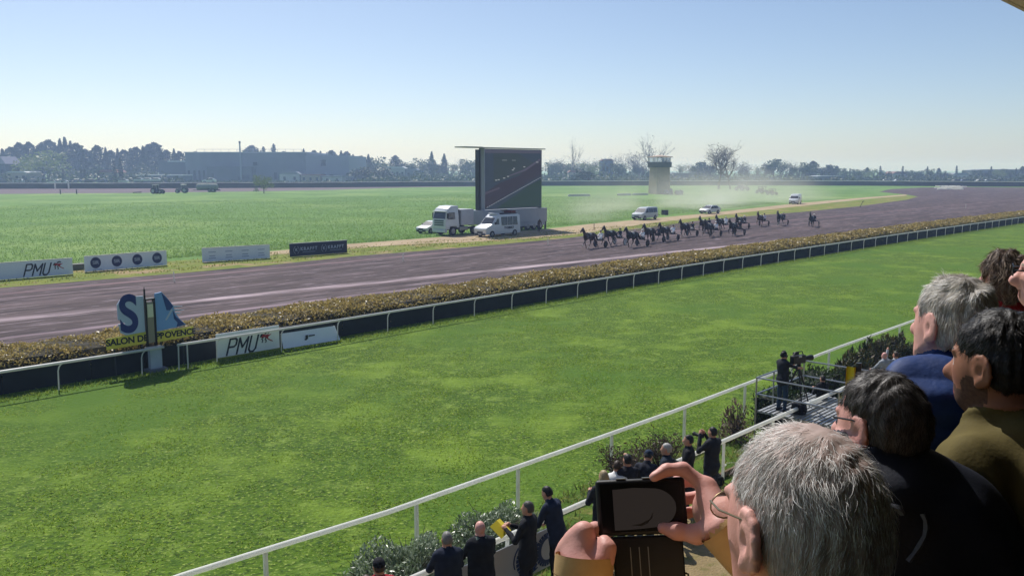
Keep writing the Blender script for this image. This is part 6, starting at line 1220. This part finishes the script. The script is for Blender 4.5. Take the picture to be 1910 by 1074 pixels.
pack = [  # wheel px, coat, gait, silks, helmet, breeches, disc, heading offset, name
    (1120, 461, 0, 0, 'e6e6e4', '2a2a30', 'dcdcda', 0, 0, 'leading bay trotter stretching a white bandaged foreleg'), (1156, 456, 3, 2, '1f2a38', '1b1b20', '8a8a90', 1, 2, 'dark trotter just behind the leader on the far side, pulling white wheel discs'),
    (1198, 459, 1, 0, 'e4e4e2', 'c4c4c4', '2a2a30', 0, 0, 'black trotter third from the front, nearest the hedge side'), (1228, 451, 3, 1, '2b2b33', 'c9c9c6', '24242a', 0, 2, 'dark trotter half covered by the black third trotter'),
    (1255, 448, 3, 2, 'd5dae2', '22222a', 'c9c9c6', 0, 3, 'dark trotter with driver in pale silks, end of the leading bunch'), (1291, 440, 1, 0, '23262e', '1c1c22', 'd0d0cc', 0, 3, 'black trotter running alone between two bunches'),
    (1322, 432, 3, 1, '2a2d38', '26262c', '2c2c34', 2, 8, 'dark trotter deepest in the middle bunch, mostly hidden'), (1335, 440, 1, 2, 'e0e0e0', 'd8d8d4', '3a3a42', 0, 4, 'black trotter at the front of the middle bunch, nearest the hedge'),
    (1353, 429, 3, 0, 'dde3ee', '9aa4b4', 'c9c9c6', 2, 6, 'dark trotter with driver in pale blue white silks in the middle bunch'), (1379, 438, 1, 1, '2a2a30', 'c0c0bc', '26262c', 0, 5, 'black trotter at the rear of the middle bunch, near side'),
    (1388, 426, 3, 2, '33333a', 'd8d8d4', '9a9a9a', 0, 7, 'dark trotter at the rear of the middle bunch, far side'), (1425, 421, 2, 1, 'e4d8dc', '1f1f24', '2a2a30', 0, 10, 'brown trotter with high head following the middle bunch'),
    (1461, 419, 1, 0, '2f3036', '8c8c84', '2a2a30', 0, 10, 'black trotter second from last'), (1518, 422, 1, 1, '20222a', 'dcdcd8', '5a5a60', 0, 14, 'black trotter trailing last of the whole field')]
for i, (x, y, cid, g, silk, helm, breech, disc, off, nm) in enumerate(pack):
    rz = HEAD + R(off); p = at(x, y); loc = p + Vector((-math.sin(rz), math.cos(rz), 0)) * 1.9 + Vector((math.cos(rz), math.sin(rz), 0)) * -.6 * 0
    trotter(loc, rz, g, cid, nm); short = nm.split(',')[0].replace(' trotter', ' horse')
    sulky(loc, rz, disc, ' '.join(('sulky drawn by the ' + nm.replace('trotter', 'horse')).replace(',', '').split(' ')[:16]))
    t = empty('person', loc, rz, ' '.join(('driver seated behind the ' + nm).replace(',', '').split(' ')[:16]), 'person', 'sulky drivers')
    V, F, fl = DM; onp('body', V, F, [SKIN['light'], cloth(silk), cloth(breech), cloth('1a1a1e')], t, fl, True); V, F, fl = HELM; onp('helmet', V, F, [mat('helmet_' + helm, helm, .35)], t, fl, True)
# dust figure beside the trailer end: a stooping helper
p = at(1005, 431); person(p, HEAD + R(60), 'stooping helper in brown at the rear end of the screen trailer', '5a4636', '2a2a30', 'tan', 'dark', 'short', 1.7, ('reach', 'fence'), .7, h=.026)

# ================================================================ GRANDSTAND BALCONY AND THE PEOPLE ON IT
FZ = 5.75
gs = empty('grandstand', T(0, 0, 0), TR, 'grandstand balcony whose roof corner shows at the top right', 'grandstand')
m_slab = mat('stand_concrete', '3a3836', .9, c2='302e2c', scale=1.5)
MB().box(-14, 24, -8, 1.25, FZ - .3, FZ).build('balcony_floor', m_slab, gs)
for i in range(2): MB().box(-14, 24, -8, -1.2 - i * .85, FZ + .001 + i * .3, FZ + .3 + i * .3).build('step', m_slab, gs)
MB().box(-14, 24, -8.4, -8.01, 0, CAM_Z + .57).build('back_wall', m_slab, gs)
for u in np.arange(-13, 24, 6.0): MB().box(u - .25, u + .25, .6, 1.1, 0, FZ - .301).build('column', m_slab, gs)
m_roofe = mat('roof_fascia', 'd8d2c4', .6)
MB().box(-14, 24, 1.1, 1.25, FZ + .001, FZ + .42).build('parapet', m_slab, gs)
# roof over the balcony: its edge shows in the top right corner
RZ_ = CAM_Z + .64 * .9
MB().box(-14, 24, -8.4, .88, RZ_ + .012, RZ_ + .3).build('roof', mat('roof_underside', '45423e', .9), gs); MB().box(-14, 24, .2, .88, RZ_, RZ_ + .011).build('soffit_board', mat('soffit_cream', 'e6dfce', .7), gs); MB().box(-14, 24, .883, .9, RZ_, RZ_ + .31).build('roof_fascia', m_roofe, gs)

def hmat(name, c, rough=.38):
    m = mat(name, c, .55, spec=.25); return m
def stand_person(px_, py_, Y, rz, label, H, **kw):
    """place a balcony person so that the crown of the head stands at the photograph's px_, py_ and distance Y"""
    p = atY(px_, py_, Y); f = Fig(H=p.z - FZ, lean=kw.get('lean', 0), yaw=kw.get('yaw', 0), pitch=kw.get('pitch', 0), build=kw.get('build', 1.0))
    f.k *= (p.z - FZ) / f.hd((0, -.014, 1.75))[2]; hc = f.hd((0, -.014, 1.668)); loc = Vector((p.x, p.y, FZ)) - Matrix.Rotation(rz, 3, 'Z') @ Vector((hc[0], hc[1], 0))
    t = empty('person', loc, rz, label, 'person'); return t, f
m_eye = mat('eye_white', 'd8d2cc', .2); m_iris = mat('iris_dark', '1a120c', .15); m_lip = mat('lip', '9a5a50', .5)
def fmats(skin, top, bottom, brow='2a211c'): return [SKIN[skin], top, bottom, cloth('17171b'), m_eye, m_iris, mat('brow_' + brow, brow, .8), m_lip, mat('stubble', '4a342a', .8, c2='6a4c3c', scale=120)]
HS = .0065

# ---- A: grey haired man filming with his phone
tA, A = stand_person(1512, 812, .98, R(21), 'grey haired man in tan jacket holding up a phone in both hands', 1.72, pitch=.1, yaw=.0)
A.torso(.2, 1.1); A.legs(); A.head(True, 1.02)
inv = Matrix.Rotation(-tA.rotation_euler.z, 3, 'Z')
def LA(x, y, Y): return np.array(inv @ (atY(x, y, Y) - tA.location))
B = A.B
PH_Y = 1.32
# right hand (holds the phone's right edge, index over the top, thumb along the bottom)
wr = LA(1352, 988, 1.25); knI, knM, knR, knP = LA(1318, 908, 1.31), LA(1326, 922, 1.335), LA(1330, 940, 1.35), LA(1330, 958, 1.36)
eR = A.up((.34, .02, 1.16))
B.cone(A.up((.19, -.01, 1.4)), eR, .068, .058, 1, .04); B.cone(eR, wr * .97 + eR * .03, .054, .033, 1, .02)
B.ell(LA(1323, 950, 1.315), np.array([.026, .03, .036]), 0, .02); B.cone(wr, knI, .023, .0165, 0, .016); B.cone(wr, knM, .022, .0155, 0, .014); B.cone(wr, knR, .021, .0145, 0, .014); B.cone(wr, knP, .02, .013, 0, .014)
for kk in (knI, knM, knR): B.ell(kk, (.0165,) * 3, 0, .004)
B.chain([knI, LA(1274, 874, 1.325), LA(1243, 876, 1.325), LA(1220, 889, 1.315)], [.0122, .0108, .01, .008], 0, .006)
B.chain([knM, LA(1296, 893, 1.355), LA(1262, 900, 1.352), LA(1240, 912, 1.35)], [.012, .011, .01, .0085], 0, .006); B.chain([knR, LA(1306, 926, 1.365), LA(1272, 930, 1.356), LA(1248, 936, 1.352)], [.0115, .0105, .0095, .008], 0, .006); B.chain([knP, LA(1310, 950, 1.37), LA(1282, 956, 1.36), LA(1262, 960, 1.355)], [.0105, .0095, .0085, .0075], 0, .006)
B.chain([LA(1328, 985, 1.275), LA(1300, 996, 1.275), LA(1262, 990, 1.285), LA(1236, 984, 1.292)], [.018, .0142, .0122, .009], 0, .01)
# left hand (back of the hand to the viewer, fingers going behind the phone, thumb over its lower corner)
wl = LA(1093, 1064, 1.265); knI, knM, knR, knP = LA(1089, 992, 1.288), LA(1073, 1004, 1.296), LA(1060, 1019, 1.302), LA(1051, 1034, 1.305)
eL = A.up((-.32, .16, 1.1))
B.cone(A.up((-.19, -.01, 1.4)), eL, .068, .058, 1, .04); B.cone(eL, LA(1088, 1100, 1.258), .056, .04, 1, .03)
for kk, r_ in ((knI, .0165), (knM, .0155), (knR, .0145), (knP, .013)): B.cone(wl, kk, .024, r_, 0, .016); B.ell(kk, (r_ * 1.02,) * 3, 0, .004)
B.chain([knI, LA(1110, 985, 1.325), LA(1138, 991, 1.348)], [.0125, .0105, .009], 0, .006); B.chain([knM, LA(1092, 1001, 1.34), LA(1130, 1005, 1.354)], [.012, .0105, .009], 0, .006); B.chain([knR, LA(1082, 1016, 1.35), LA(1126, 1018, 1.356)], [.0115, .0105, .0085], 0, .006); B.chain([knP, LA(1074, 1031, 1.35), LA(1118, 1032, 1.356)], [.0105, .0095, .008], 0, .006)
B.chain([LA(1103, 1058, 1.262), LA(1126, 1042, 1.258), LA(1131, 1022, 1.266), LA(1127, 1009, 1.274)], [.0175, .0155, .0145, .0105], 0, .007)
B.folds = ([1, 2], .003, 16.0, 5)
m_tan = mat('jacket_tan', 'c9a877', .9, c2='b8966a', scale=25, bump=.35, bscale=500, spec=.15, bdist=.002)
bodyA = B.build('body', fmats('pink', m_tan, cloth('23252c'), '77706a'), tA, .0042, .02, FZ * 0 + 1.05)
hgm = [hmat('strand_mid', 'a8a4a0'), hmat('strand_grey', 'c4c0bc'), hmat('strand_light', 'd8d5d1'), hmat('strand_white', 'eeece9')]
capA = hair_cap(A, tA, mat('scalp_grey', 'b09a92', .6, c2='9a8780', scale=60), 'short', .0052, -.006, bump=(.001, 130))
def balding(H_, rng): r = ((H_[:, 0] - .014) / .042) ** 2 + ((H_[:, 1] + .025) / .06) ** 2; return (H_[:, 2] > 1.7) & (rng.random(len(H_)) > np.clip(r * .6 - .05, .1, 1))
strands(A, tA, capA, hgm, 46000, .014, .16, .4, .0003, 1, mask=balding, seg=3)
strands(A, tA, capA, [hgm[1], hgm[2], hgm[3]], 9000, .024, .55, .7, .0003, 3, jitter=.22, seg=4, mask=lambda H_, r: balding(H_, r) | (H_[:, 2] < 1.69) | (r.random(len(H_)) > np.clip(.75 - H_[:, 0] * 9, 0, 1)))
strands(A, tA, capA, [hgm[2], hgm[3]], 1500, .017, .9, .8, .00022, 2, jitter=.4, mask=lambda H_, r: balding(H_, r) | (H_[:, 2] < 1.66))
pts_ = (LA(1087, 1094, 1.258), LA(1089, 1056, 1.264), LA(1090, 1034, 1.269)); MB().tube(pts_, [.0455, .0465, .0455], 28, cap=False).tube(pts_[::-1], [.0425] * 3, 28, cap=False).build('cuff', m_tan, tA, smooth=True); MB().tube([wr * (1 - q_) + eR * q_ for q_ in (.22, .1, -.02)], [.0385, .0395, .0385], 26, cap=False).tube([wr * (1 - q_) + eR * q_ for q_ in (-.02, .1, .2)], [.035] * 3, 26, cap=False).build('cuff', m_tan, tA, smooth=True); MB().tube([pts_[0] * .35 + pts_[1] * .65, pts_[0] * .3 + pts_[1] * .7], [.0478, .0478], 28, cap=False).build('cuff_seam', mat('seam_tan', '8a6c48', .9), tA)
# spectacles: thin gold temple over the ear
gl = MB(); 
for sg in (-1, 1): gl = MB(); gl.tube([tuple(A.hd(q)) for q in ((sg * .083, -.03, 1.62), (sg * .084, -.012, 1.655), (sg * .082, .05, 1.652), (sg * .066, .092, 1.65))], .0014, 6); gl.build('spectacle_temple', mat('gold_wire', '8a7a5c', .35, metal=.9), tA, smooth=True)
gl = MB()
for sg in (-1, 1):
    gl = MB(); gl.tube([tuple(A.hd((sg * .04 + .026 * math.cos(a), .092, 1.642 + .018 * math.sin(a)))) for a in np.linspace(0, 6.283, 18)], .0011, 5)
    gl.build('spectacle_rim', mat('gold_wire', '8a7a5c', .35, metal=.9), tA, smooth=True)
mg = mat('spectacle_glass', 'd8d4cc', .05, spec=.8); mg.node_tree.nodes['Principled BSDF'].inputs['Transmission Weight'].default_value = .9
for sg in (-1, 1): q = MB(); q.v += [tuple(A.hd((sg * .04 + .025 * math.cos(a), .0915, 1.642 + .0172 * math.sin(a)))) for a in np.linspace(0, 6.283, 17)[:-1]]; q.f.append(tuple(range(len(q.v) - 16, len(q.v)))); q.build('spectacle_lens', mg, tA)
# the phone in its folding case
pc_ = atY(1196, 944, PH_Y); ph = empty('smartphone', pc_, 0, 'smartphone in a black folding case held up by the grey haired man', 'phone')
rd = (-Vector((pc_.x, pc_.y, pc_.z - CAM_Z))).normalized()
ph.rotation_euler = (-TILT - R(8), R(-4.5), -math.atan2(pc_.x, pc_.y) + R(4))
m_case = mat('phone_case', '0d0e12', .55, c2='14151b', scale=40, bump=.2, bscale=300, bdist=.001); m_scr = mat('phone_screen', '101114', .25, spec=.3)
MB().box(-.0715, .0715, -.006, .006, -.044, .044).build('case_shell', m_case, ph, smooth=True, bevel=.0055, seg=3)
MB().box(-.064, .064, -.0072, -.0062, -.038, .038).build('screen', m_scr, ph)
q = MB(); po = [(-.0445, -.035), (-.02, -.0345), (.0, -.0335)] + [(.016 + .039 * math.cos(a), -.002 + .031 * math.sin(a)) for a in np.linspace(-1.25, 1.35, 16)] + [(-.01, .0305), (-.0445, .0285)]; q.add([(a, -.0078, b) for a, b in po], [tuple(range(len(po)))])
q.build('screen_picture', mat('phone_picture', (0, 0, 0), .35, emis=('352f2c', .6), spec=.03), ph)
q = MB(); q.add([(-.018, -.0084, -.0275), (-.004, -.0084, -.026), (.012, -.0084, -.019), (.018, -.0084, -.008), (.016, -.0084, -.017), (.008, -.0084, -.0255), (-.002, -.0084, -.0295)], [(0, 1, 2, 3, 4, 5, 6)]); q.build('screen_curve', m_case, ph)
MB().box(-.05, .062, -.004, .006, -.150, -.0455).build('case_flap', m_case, ph, smooth=True, bevel=.004, seg=3)
for x in (-.022, -.008, .006): MB().box(x - .0008, x + .0008, -.0052, -.0045, -.149, -.062).build('flap_stripe', mat('stripe_grey', '6f7176', .5), ph)
for x in (-.03, .012): MB().box(x - .008, x + .008, -.004, .003, .0442, .0458).build('side_button', mat('button_grey', '8b8e93', .3, metal=.6), ph, bevel=.0006)
MB().tube([(.062, 0, -.105), (.066, 0, -.107), (.066, 0, -.112)], .0016, 5).build('clasp', m_case, ph)

# ---- B: dark haired man in black jacket
tB, Bf = stand_person(1652, 703, 1.78, R(2), 'man with grey flecked dark hair in black jacket, before the blue jacket', 1.7, pitch=.1, yaw=R(28), build=1.4)
Bf.torso(.22, 1.16); Bf.legs(); Bf.head(True)
for sg in (-1, 1): Bf.arm(sg, (.3, .05, 1.13), (.16, .3, 1.1))
b_, k_ = Bf.B, Bf.k; u_ = Bf.up
b_.cone(u_((-.06, -.045, 1.465)), u_((.06, -.045, 1.465)), .055, .055, 1, .03); b_.paint(u_((-.2, -.05, 1.44)), np.array([.16, .16, .075]), 4, [1]); b_.paint(u_((.05, -.17, 1.2)), np.array([.03, .09, .13]), 4, [1]); b_.ell(u_((0, -.115, 1.425)), np.array([.14, .06, .085]), 1, .035); b_.folds = ([1, 2, 4], .009, 15.0, 8)  # sunlit shoulder painted into the colour as lighter grey, plus a patch mid back
m_blk = mat('jacket_black', '161923', .6, c2='1f2330', scale=9, bump=.3, bscale=120, spec=.3, bdist=.003); m_lit_grey = mat('jacket_lit_grey', '34373f', .7, c2='2b2e36', scale=14, bump=.3, bscale=160, bdist=.003)
fm_ = fmats('pink', m_blk, cloth('20222a')); fm_[4] = m_lit_grey; bodyB = b_.build('body', fm_, tB, HS, .02, 1.0)
capB = hair_cap(Bf, tB, hairmat('salt'), 'short', .006, -.004, bump=(.002, 90))
hsB = [hmat('strand_salt', '5d5855'), hmat('strand_dark', '2a2523'), hmat('strand_dark2', '383230'), hmat('strand_dark', '2a2523')]
strands(Bf, tB, capB, hsB, 26000, .017, .25, .45, .00042, 5, jitter=.16, seg=3)
gl = MB(); gl.tube([tuple(Bf.hd(q)) for q in ((-.083, -.03, 1.63), (-.084, -.01, 1.657), (-.081, .03, 1.656), (-.074, .066, 1.654))], .0022, 6); gl.build('spectacle_temple', mat('frame_dark', '1a1a1e', .4), tB, smooth=True)
from mathutils.bvhtree import BVHTree
def on_surface(o, root, x, y):
    me = o.data; co = np.empty(len(me.vertices) * 3, np.float32); me.vertices.foreach_get('co', co); ps = np.empty(len(me.polygons) * 4, np.int32); me.loops.foreach_get('vertex_index', ps)
    bv_ = BVHTree.FromPolygons(co.reshape(-1, 3).tolist(), ps.reshape(-1, 4).tolist()); iv = Matrix.Rotation(-root.rotation_euler.z, 3, 'Z')
    return bv_.ray_cast(iv @ (Vector((0, 0, CAM_Z)) - root.location), (iv @ ray(x, y)).normalized())[:2]
hit, nrm = on_surface(bodyB, tB, 1733, 775)
def strap(nm_, pts, wd, m):
    q = MB(); L_ = []
    for x, y in pts:
        h_, n_ = on_surface(bodyB, tB, x, y)
        if h_: L_.append((h_ + n_ * .008, n_))
    for i in range(len(L_)):
        d = (L_[min(i + 1, len(L_) - 1)][0] - L_[max(i - 1, 0)][0]).normalized(); sd = d.cross(L_[i][1]).normalized() * wd * (1 - .25 * (i % 2)); p = L_[i][0]; q.v += [tuple(p - sd), tuple(p + L_[i][1] * .006), tuple(p + sd)]
    for i in range(len(L_) - 1): q.f += [(3 * i, 3 * i + 1, 3 * i + 4, 3 * i + 3), (3 * i + 1, 3 * i + 2, 3 * i + 5, 3 * i + 4)]
    if len(L_) > 1: q.build(nm_, m, tB, smooth=True)
m_str = mat('strap_grey', '4f525a', .7, c2='3c3f46', scale=30, bump=.4, bscale=120, bdist=.003)
strap('hood_lining', [(1652, 950), (1662, 942), (1674, 946), (1682, 956)], .008, m_str); strap('shoulder_strap', [(1716, 955), (1722, 968), (1725, 982), (1722, 998), (1714, 1014), (1703, 1030), (1692, 1045)], .006, m_str)
if hit:
    zx = nrm.normalized(); xx_ = Vector((0, 0, 1)).cross(zx).normalized(); yy_ = zx.cross(xx_); Mt = Matrix((xx_, yy_, zx)).transposed().to_4x4(); Mt.translation = hit + zx * .006
    lettering('lettering', 'Columbia', .017, mat('thread_grey', '6d7178', .7), tB, Mt, .2, .0003)

# ---- C: white haired man in blue quilted jacket
tC, Cf = stand_person(1790, 523, 2.2, R(14), 'white haired man in bright blue quilted jacket', 1.75, yaw=R(6), lean=.18, pitch=-.15, build=1.22)
Cf.torso(.18, 1.2); Cf.legs(); Cf.head(True)
for sg in (-1, 1): Cf.arm(sg, (.3, .06, 1.13), (.15, .32, 1.12))
c_, u_ = Cf.B, Cf.up; c_.cone(u_((-.05, -.03, 1.46)), u_((.05, -.03, 1.46)), .06, .06, 1, .03)
c_.quilt = ([1], .0055, .055)
c_.folds = ([1, 2], .008, 20.0, 12); m_puf = mat('quilt_blue', '1d3b72', .62, c2='152c5a', scale=14, bump=.4, bscale=60, spec=.25, bdist=.004)
c_.build('body', fmats('pink', m_puf, cloth('2a2c34'), '8a8580'), tC, HS, .02, 1.0)
capC = hair_cap(Cf, tC, mat('scalp_white', 'a59f98', .6, c2='8f8983', scale=60), 'short', .006, -.004, bump=(.003, 60))
strands(Cf, tC, capC, [hmat('strand_white', 'e4e0da'), hmat('strand_cream', 'c9bfae'), hmat('strand_grey', 'a39e98')], 22000, .021, .26, .6, .0005, 9, jitter=.16, seg=3)

# ---- D: black haired bearded man in olive jacket
tD, Df = stand_person(1876, 588, 1.93, R(36), 'black haired bearded man in olive jacket in profile', 1.76, pitch=-.22, yaw=R(-4), lean=.32, build=1.0)
Df.torso(.2, 1.12); Df.legs(); Df.head(True)
for sg in (-1, 1): Df.arm(sg, (.3, .05, 1.13), (.2, .25, 1.0))
d_, u_ = Df.B, Df.up; d_.cone(u_((-.06, -.05, 1.46)), u_((.06, -.05, 1.46)), .06, .06, 1, .03)
d_.paint(Df.hd((0, .06, 1.545)), np.array([.09, .085, .045]), 8, [0]); d_.paint(Df.hd((-.062, .02, 1.575)), np.array([.03, .035, .045]), 8, [0]); d_.paint(Df.hd((.062, .02, 1.575)), np.array([.03, .035, .045]), 8, [0]); d_.folds = ([1, 2], .010, 16.0, 15)
m_olv = mat('jacket_olive', '625833', .85, c2='50482a', scale=10, bump=.35, bscale=100, spec=.15, bdist=.003)
d_.build('body', fmats('tan', m_olv, cloth('23252c'), '120e0c'), tD, HS, .02, 1.0)
capD = hair_cap(Df, tD, hairmat('black'), 'short', .006, -.003, bump=(.002, 110))
strands(Df, tD, capD, [hmat('strand_black', '141010'), hmat('strand_dark3', '211b18')], 20000, .013, .45, .35, .0005, 13, jitter=.16, seg=3)

# ---- E: woman with short brown hair and red scarf, F: bald man with glasses
tE, E_ = stand_person(1878, 474, 3.9, R(15), 'woman with short brown grey hair and a red top near the right edge', 1.7, yaw=.1)
E_.torso(.15, 1.0); E_.legs(); E_.head(True)
for sg in (-1, 1): E_.arm(sg, (.25, .06, 1.13), (.15, .3, 1.12))
E_.B.cone(E_.up((-.07, -.03, 1.455)), E_.up((.07, -.03, 1.455)), .06, .06, 1, .03); E_.B.folds = ([1, 2], .005, 22., 3)
E_.B.build('body', fmats('pink', mat('top_red', 'a8161c', .8, c2='8e1218', scale=8, bump=.3, bscale=60, bdist=.003), cloth('23252c'), '4a382b'), tE, .009, .025, 1.0)
capE = hair_cap(E_, tE, hairmat('brown'), 'bob', .009, .006, bump=(.004, 50)); strands(E_, tE, capE, [hmat('strand_brown', '5f4a3a'), hmat('strand_ash', '8a7764'), hmat('strand_brown2', '463529')], 5000, .035, .45, .8, .0014, 17, jitter=.25)
tF, F_ = stand_person(1974, 452, 3.1, R(62), 'bald man with dark glasses and white shirt cut by the right edge', 1.8)
F_.torso(.1, 1.05); F_.legs(); F_.head(True)
for sg in (-1, 1): F_.arm(sg, (.26, .06, 1.13), (.15, .3, 1.12))
F_.B.folds = ([1, 2], .005, 22., 4); F_.B.build('body', fmats('pink', mat('shirt_white', 'd9d6d2', .8, c2='cbc8c4', scale=8, bump=.3, bscale=60, bdist=.003), cloth('2a2c34'), '8a7a6a'), tF, .008, .025, 1.0)
gl = MB()
for sg in (-1, 1):
    gl.tube([tuple(F_.hd(q)) for q in ((sg * .083, -.02, 1.65), (sg * .08, .05, 1.652), (sg * .07, .115, 1.65))], .003, 6); gl.prism([(sg * .036 + .026 * math.cos(a), 1.645 + .02 * math.sin(a)) for a in np.linspace(0, 6.283, 14)[:-1]], .117, .12, 'xz')
gl.v = [tuple(F_.hd(v)) if abs(v[2] - 1.645) < .03 and .116 < v[1] < .121 else v for v in gl.v]; gl.build('glasses', m_glass, tF)
# yellow flag standing in front of B, in the crowd below the balcony edge
yf = atY(1590, 684, 4.2); yo = empty('crowd_flag', (yf.x, yf.y, 0), 0, 'plain yellow flag on a pole half hidden by the dark haired man', 'flag')
MB().tube([(.032, 0, 0), (.032, 0, yf.z + .02)], .014, 6).build('pole', m_dgrey, yo)
q = MB()
for i in range(7): x = -.03 + i * .009; q.v += [(x, .012 * math.sin(i * 1.2), yf.z), (x, .012 * math.sin(i * 1.2 + .6), yf.z - .42)]
for i in range(6): q.f.append((2 * i, 2 * i + 2, 2 * i + 3, 2 * i + 1))
q.build('cloth', m_yp, yo)

# ================================================================ AIR
def volume(name, dens, col, aniso=.35):
    m = bpy.data.materials.new(name); m.use_nodes = True; t = m.node_tree; t.nodes.clear(); o = t.nodes.new('ShaderNodeOutputMaterial'); v = t.nodes.new('ShaderNodeVolumePrincipled')
    v.inputs['Color'].default_value = lin(col); v.inputs['Density'].default_value = dens; v.inputs['Anisotropy'].default_value = aniso; t.links.new(v.outputs[0], o.inputs['Volume']); return m, t, v
hm, _, hv = volume('haze_air', .00061, (.46, .62, 1.0), .3); hv.inputs['Absorption Color'].default_value = (1, 1, 1, 1)
o = MB().box(-4100, 4100, -420, 4100, -1.0, 34.0).build('haze', hm); tag(o, 'pale spring haze over the whole course', 'haze', kind='stuff')
def dust(loc, rz, size, dens, seed, label):
    dm, t, v = volume('dust_air', .05, 'efe6d6', .2); v.inputs['Absorption Color'].default_value = (1, 1, 1, 1); L = t.links.new; N = t.nodes.new; sx, sy, sz = size
    tc = N('ShaderNodeTexCoord'); n1 = N('ShaderNodeTexNoise'); n1.inputs['Scale'].default_value = .09; n1.inputs['Detail'].default_value = 4; n1.noise_dimensions = '4D'; n1.inputs['W'].default_value = seed; L(tc.outputs['Object'], n1.inputs['Vector'])
    r1 = N('ShaderNodeMapRange'); r1.inputs[1].default_value = .42; r1.inputs[2].default_value = .75; L(n1.outputs['Fac'], r1.inputs[0])
    mp = N('ShaderNodeMapping'); mp.inputs['Scale'].default_value = (1 / sx, 1 / sy, 1 / sz); L(tc.outputs['Object'], mp.inputs[0])
    ln = N('ShaderNodeVectorMath'); ln.operation = 'LENGTH'; L(mp.outputs[0], ln.inputs[0]); r2 = N('ShaderNodeMapRange'); r2.inputs[1].default_value = 1.0; r2.inputs[2].default_value = .05; L(ln.outputs['Value'], r2.inputs[0])
    pw = N('ShaderNodeMath'); pw.operation = 'POWER'; pw.inputs[1].default_value = 1.5; L(r2.outputs[0], pw.inputs[0]); mu = N('ShaderNodeMath'); mu.operation = 'MULTIPLY'; L(r1.outputs[0], mu.inputs[0]); L(pw.outputs[0], mu.inputs[1]); m3 = N('ShaderNodeMath'); m3.operation = 'MULTIPLY'; m3.inputs[1].default_value = dens; L(mu.outputs[0], m3.inputs[0]); L(m3.outputs[0], v.inputs['Density'])
    o = MB().box(-sx, sx, -sy, sy, 0.05, sz).build('dust_cloud', dm); o.location = loc; o.rotation_euler.z = rz; tag(o, label, 'dust', kind='stuff')
dust(T(168, 98, 0), TR + R(7), (75, 20, 9.5), .16, 1.0, 'pale dust drifting up behind the cars on the path')
dust(T(97, 80, 0), TR + R(5), (16, 7, 6), .12, 4.0, 'faint dust hanging behind the rear of the screen trailer')
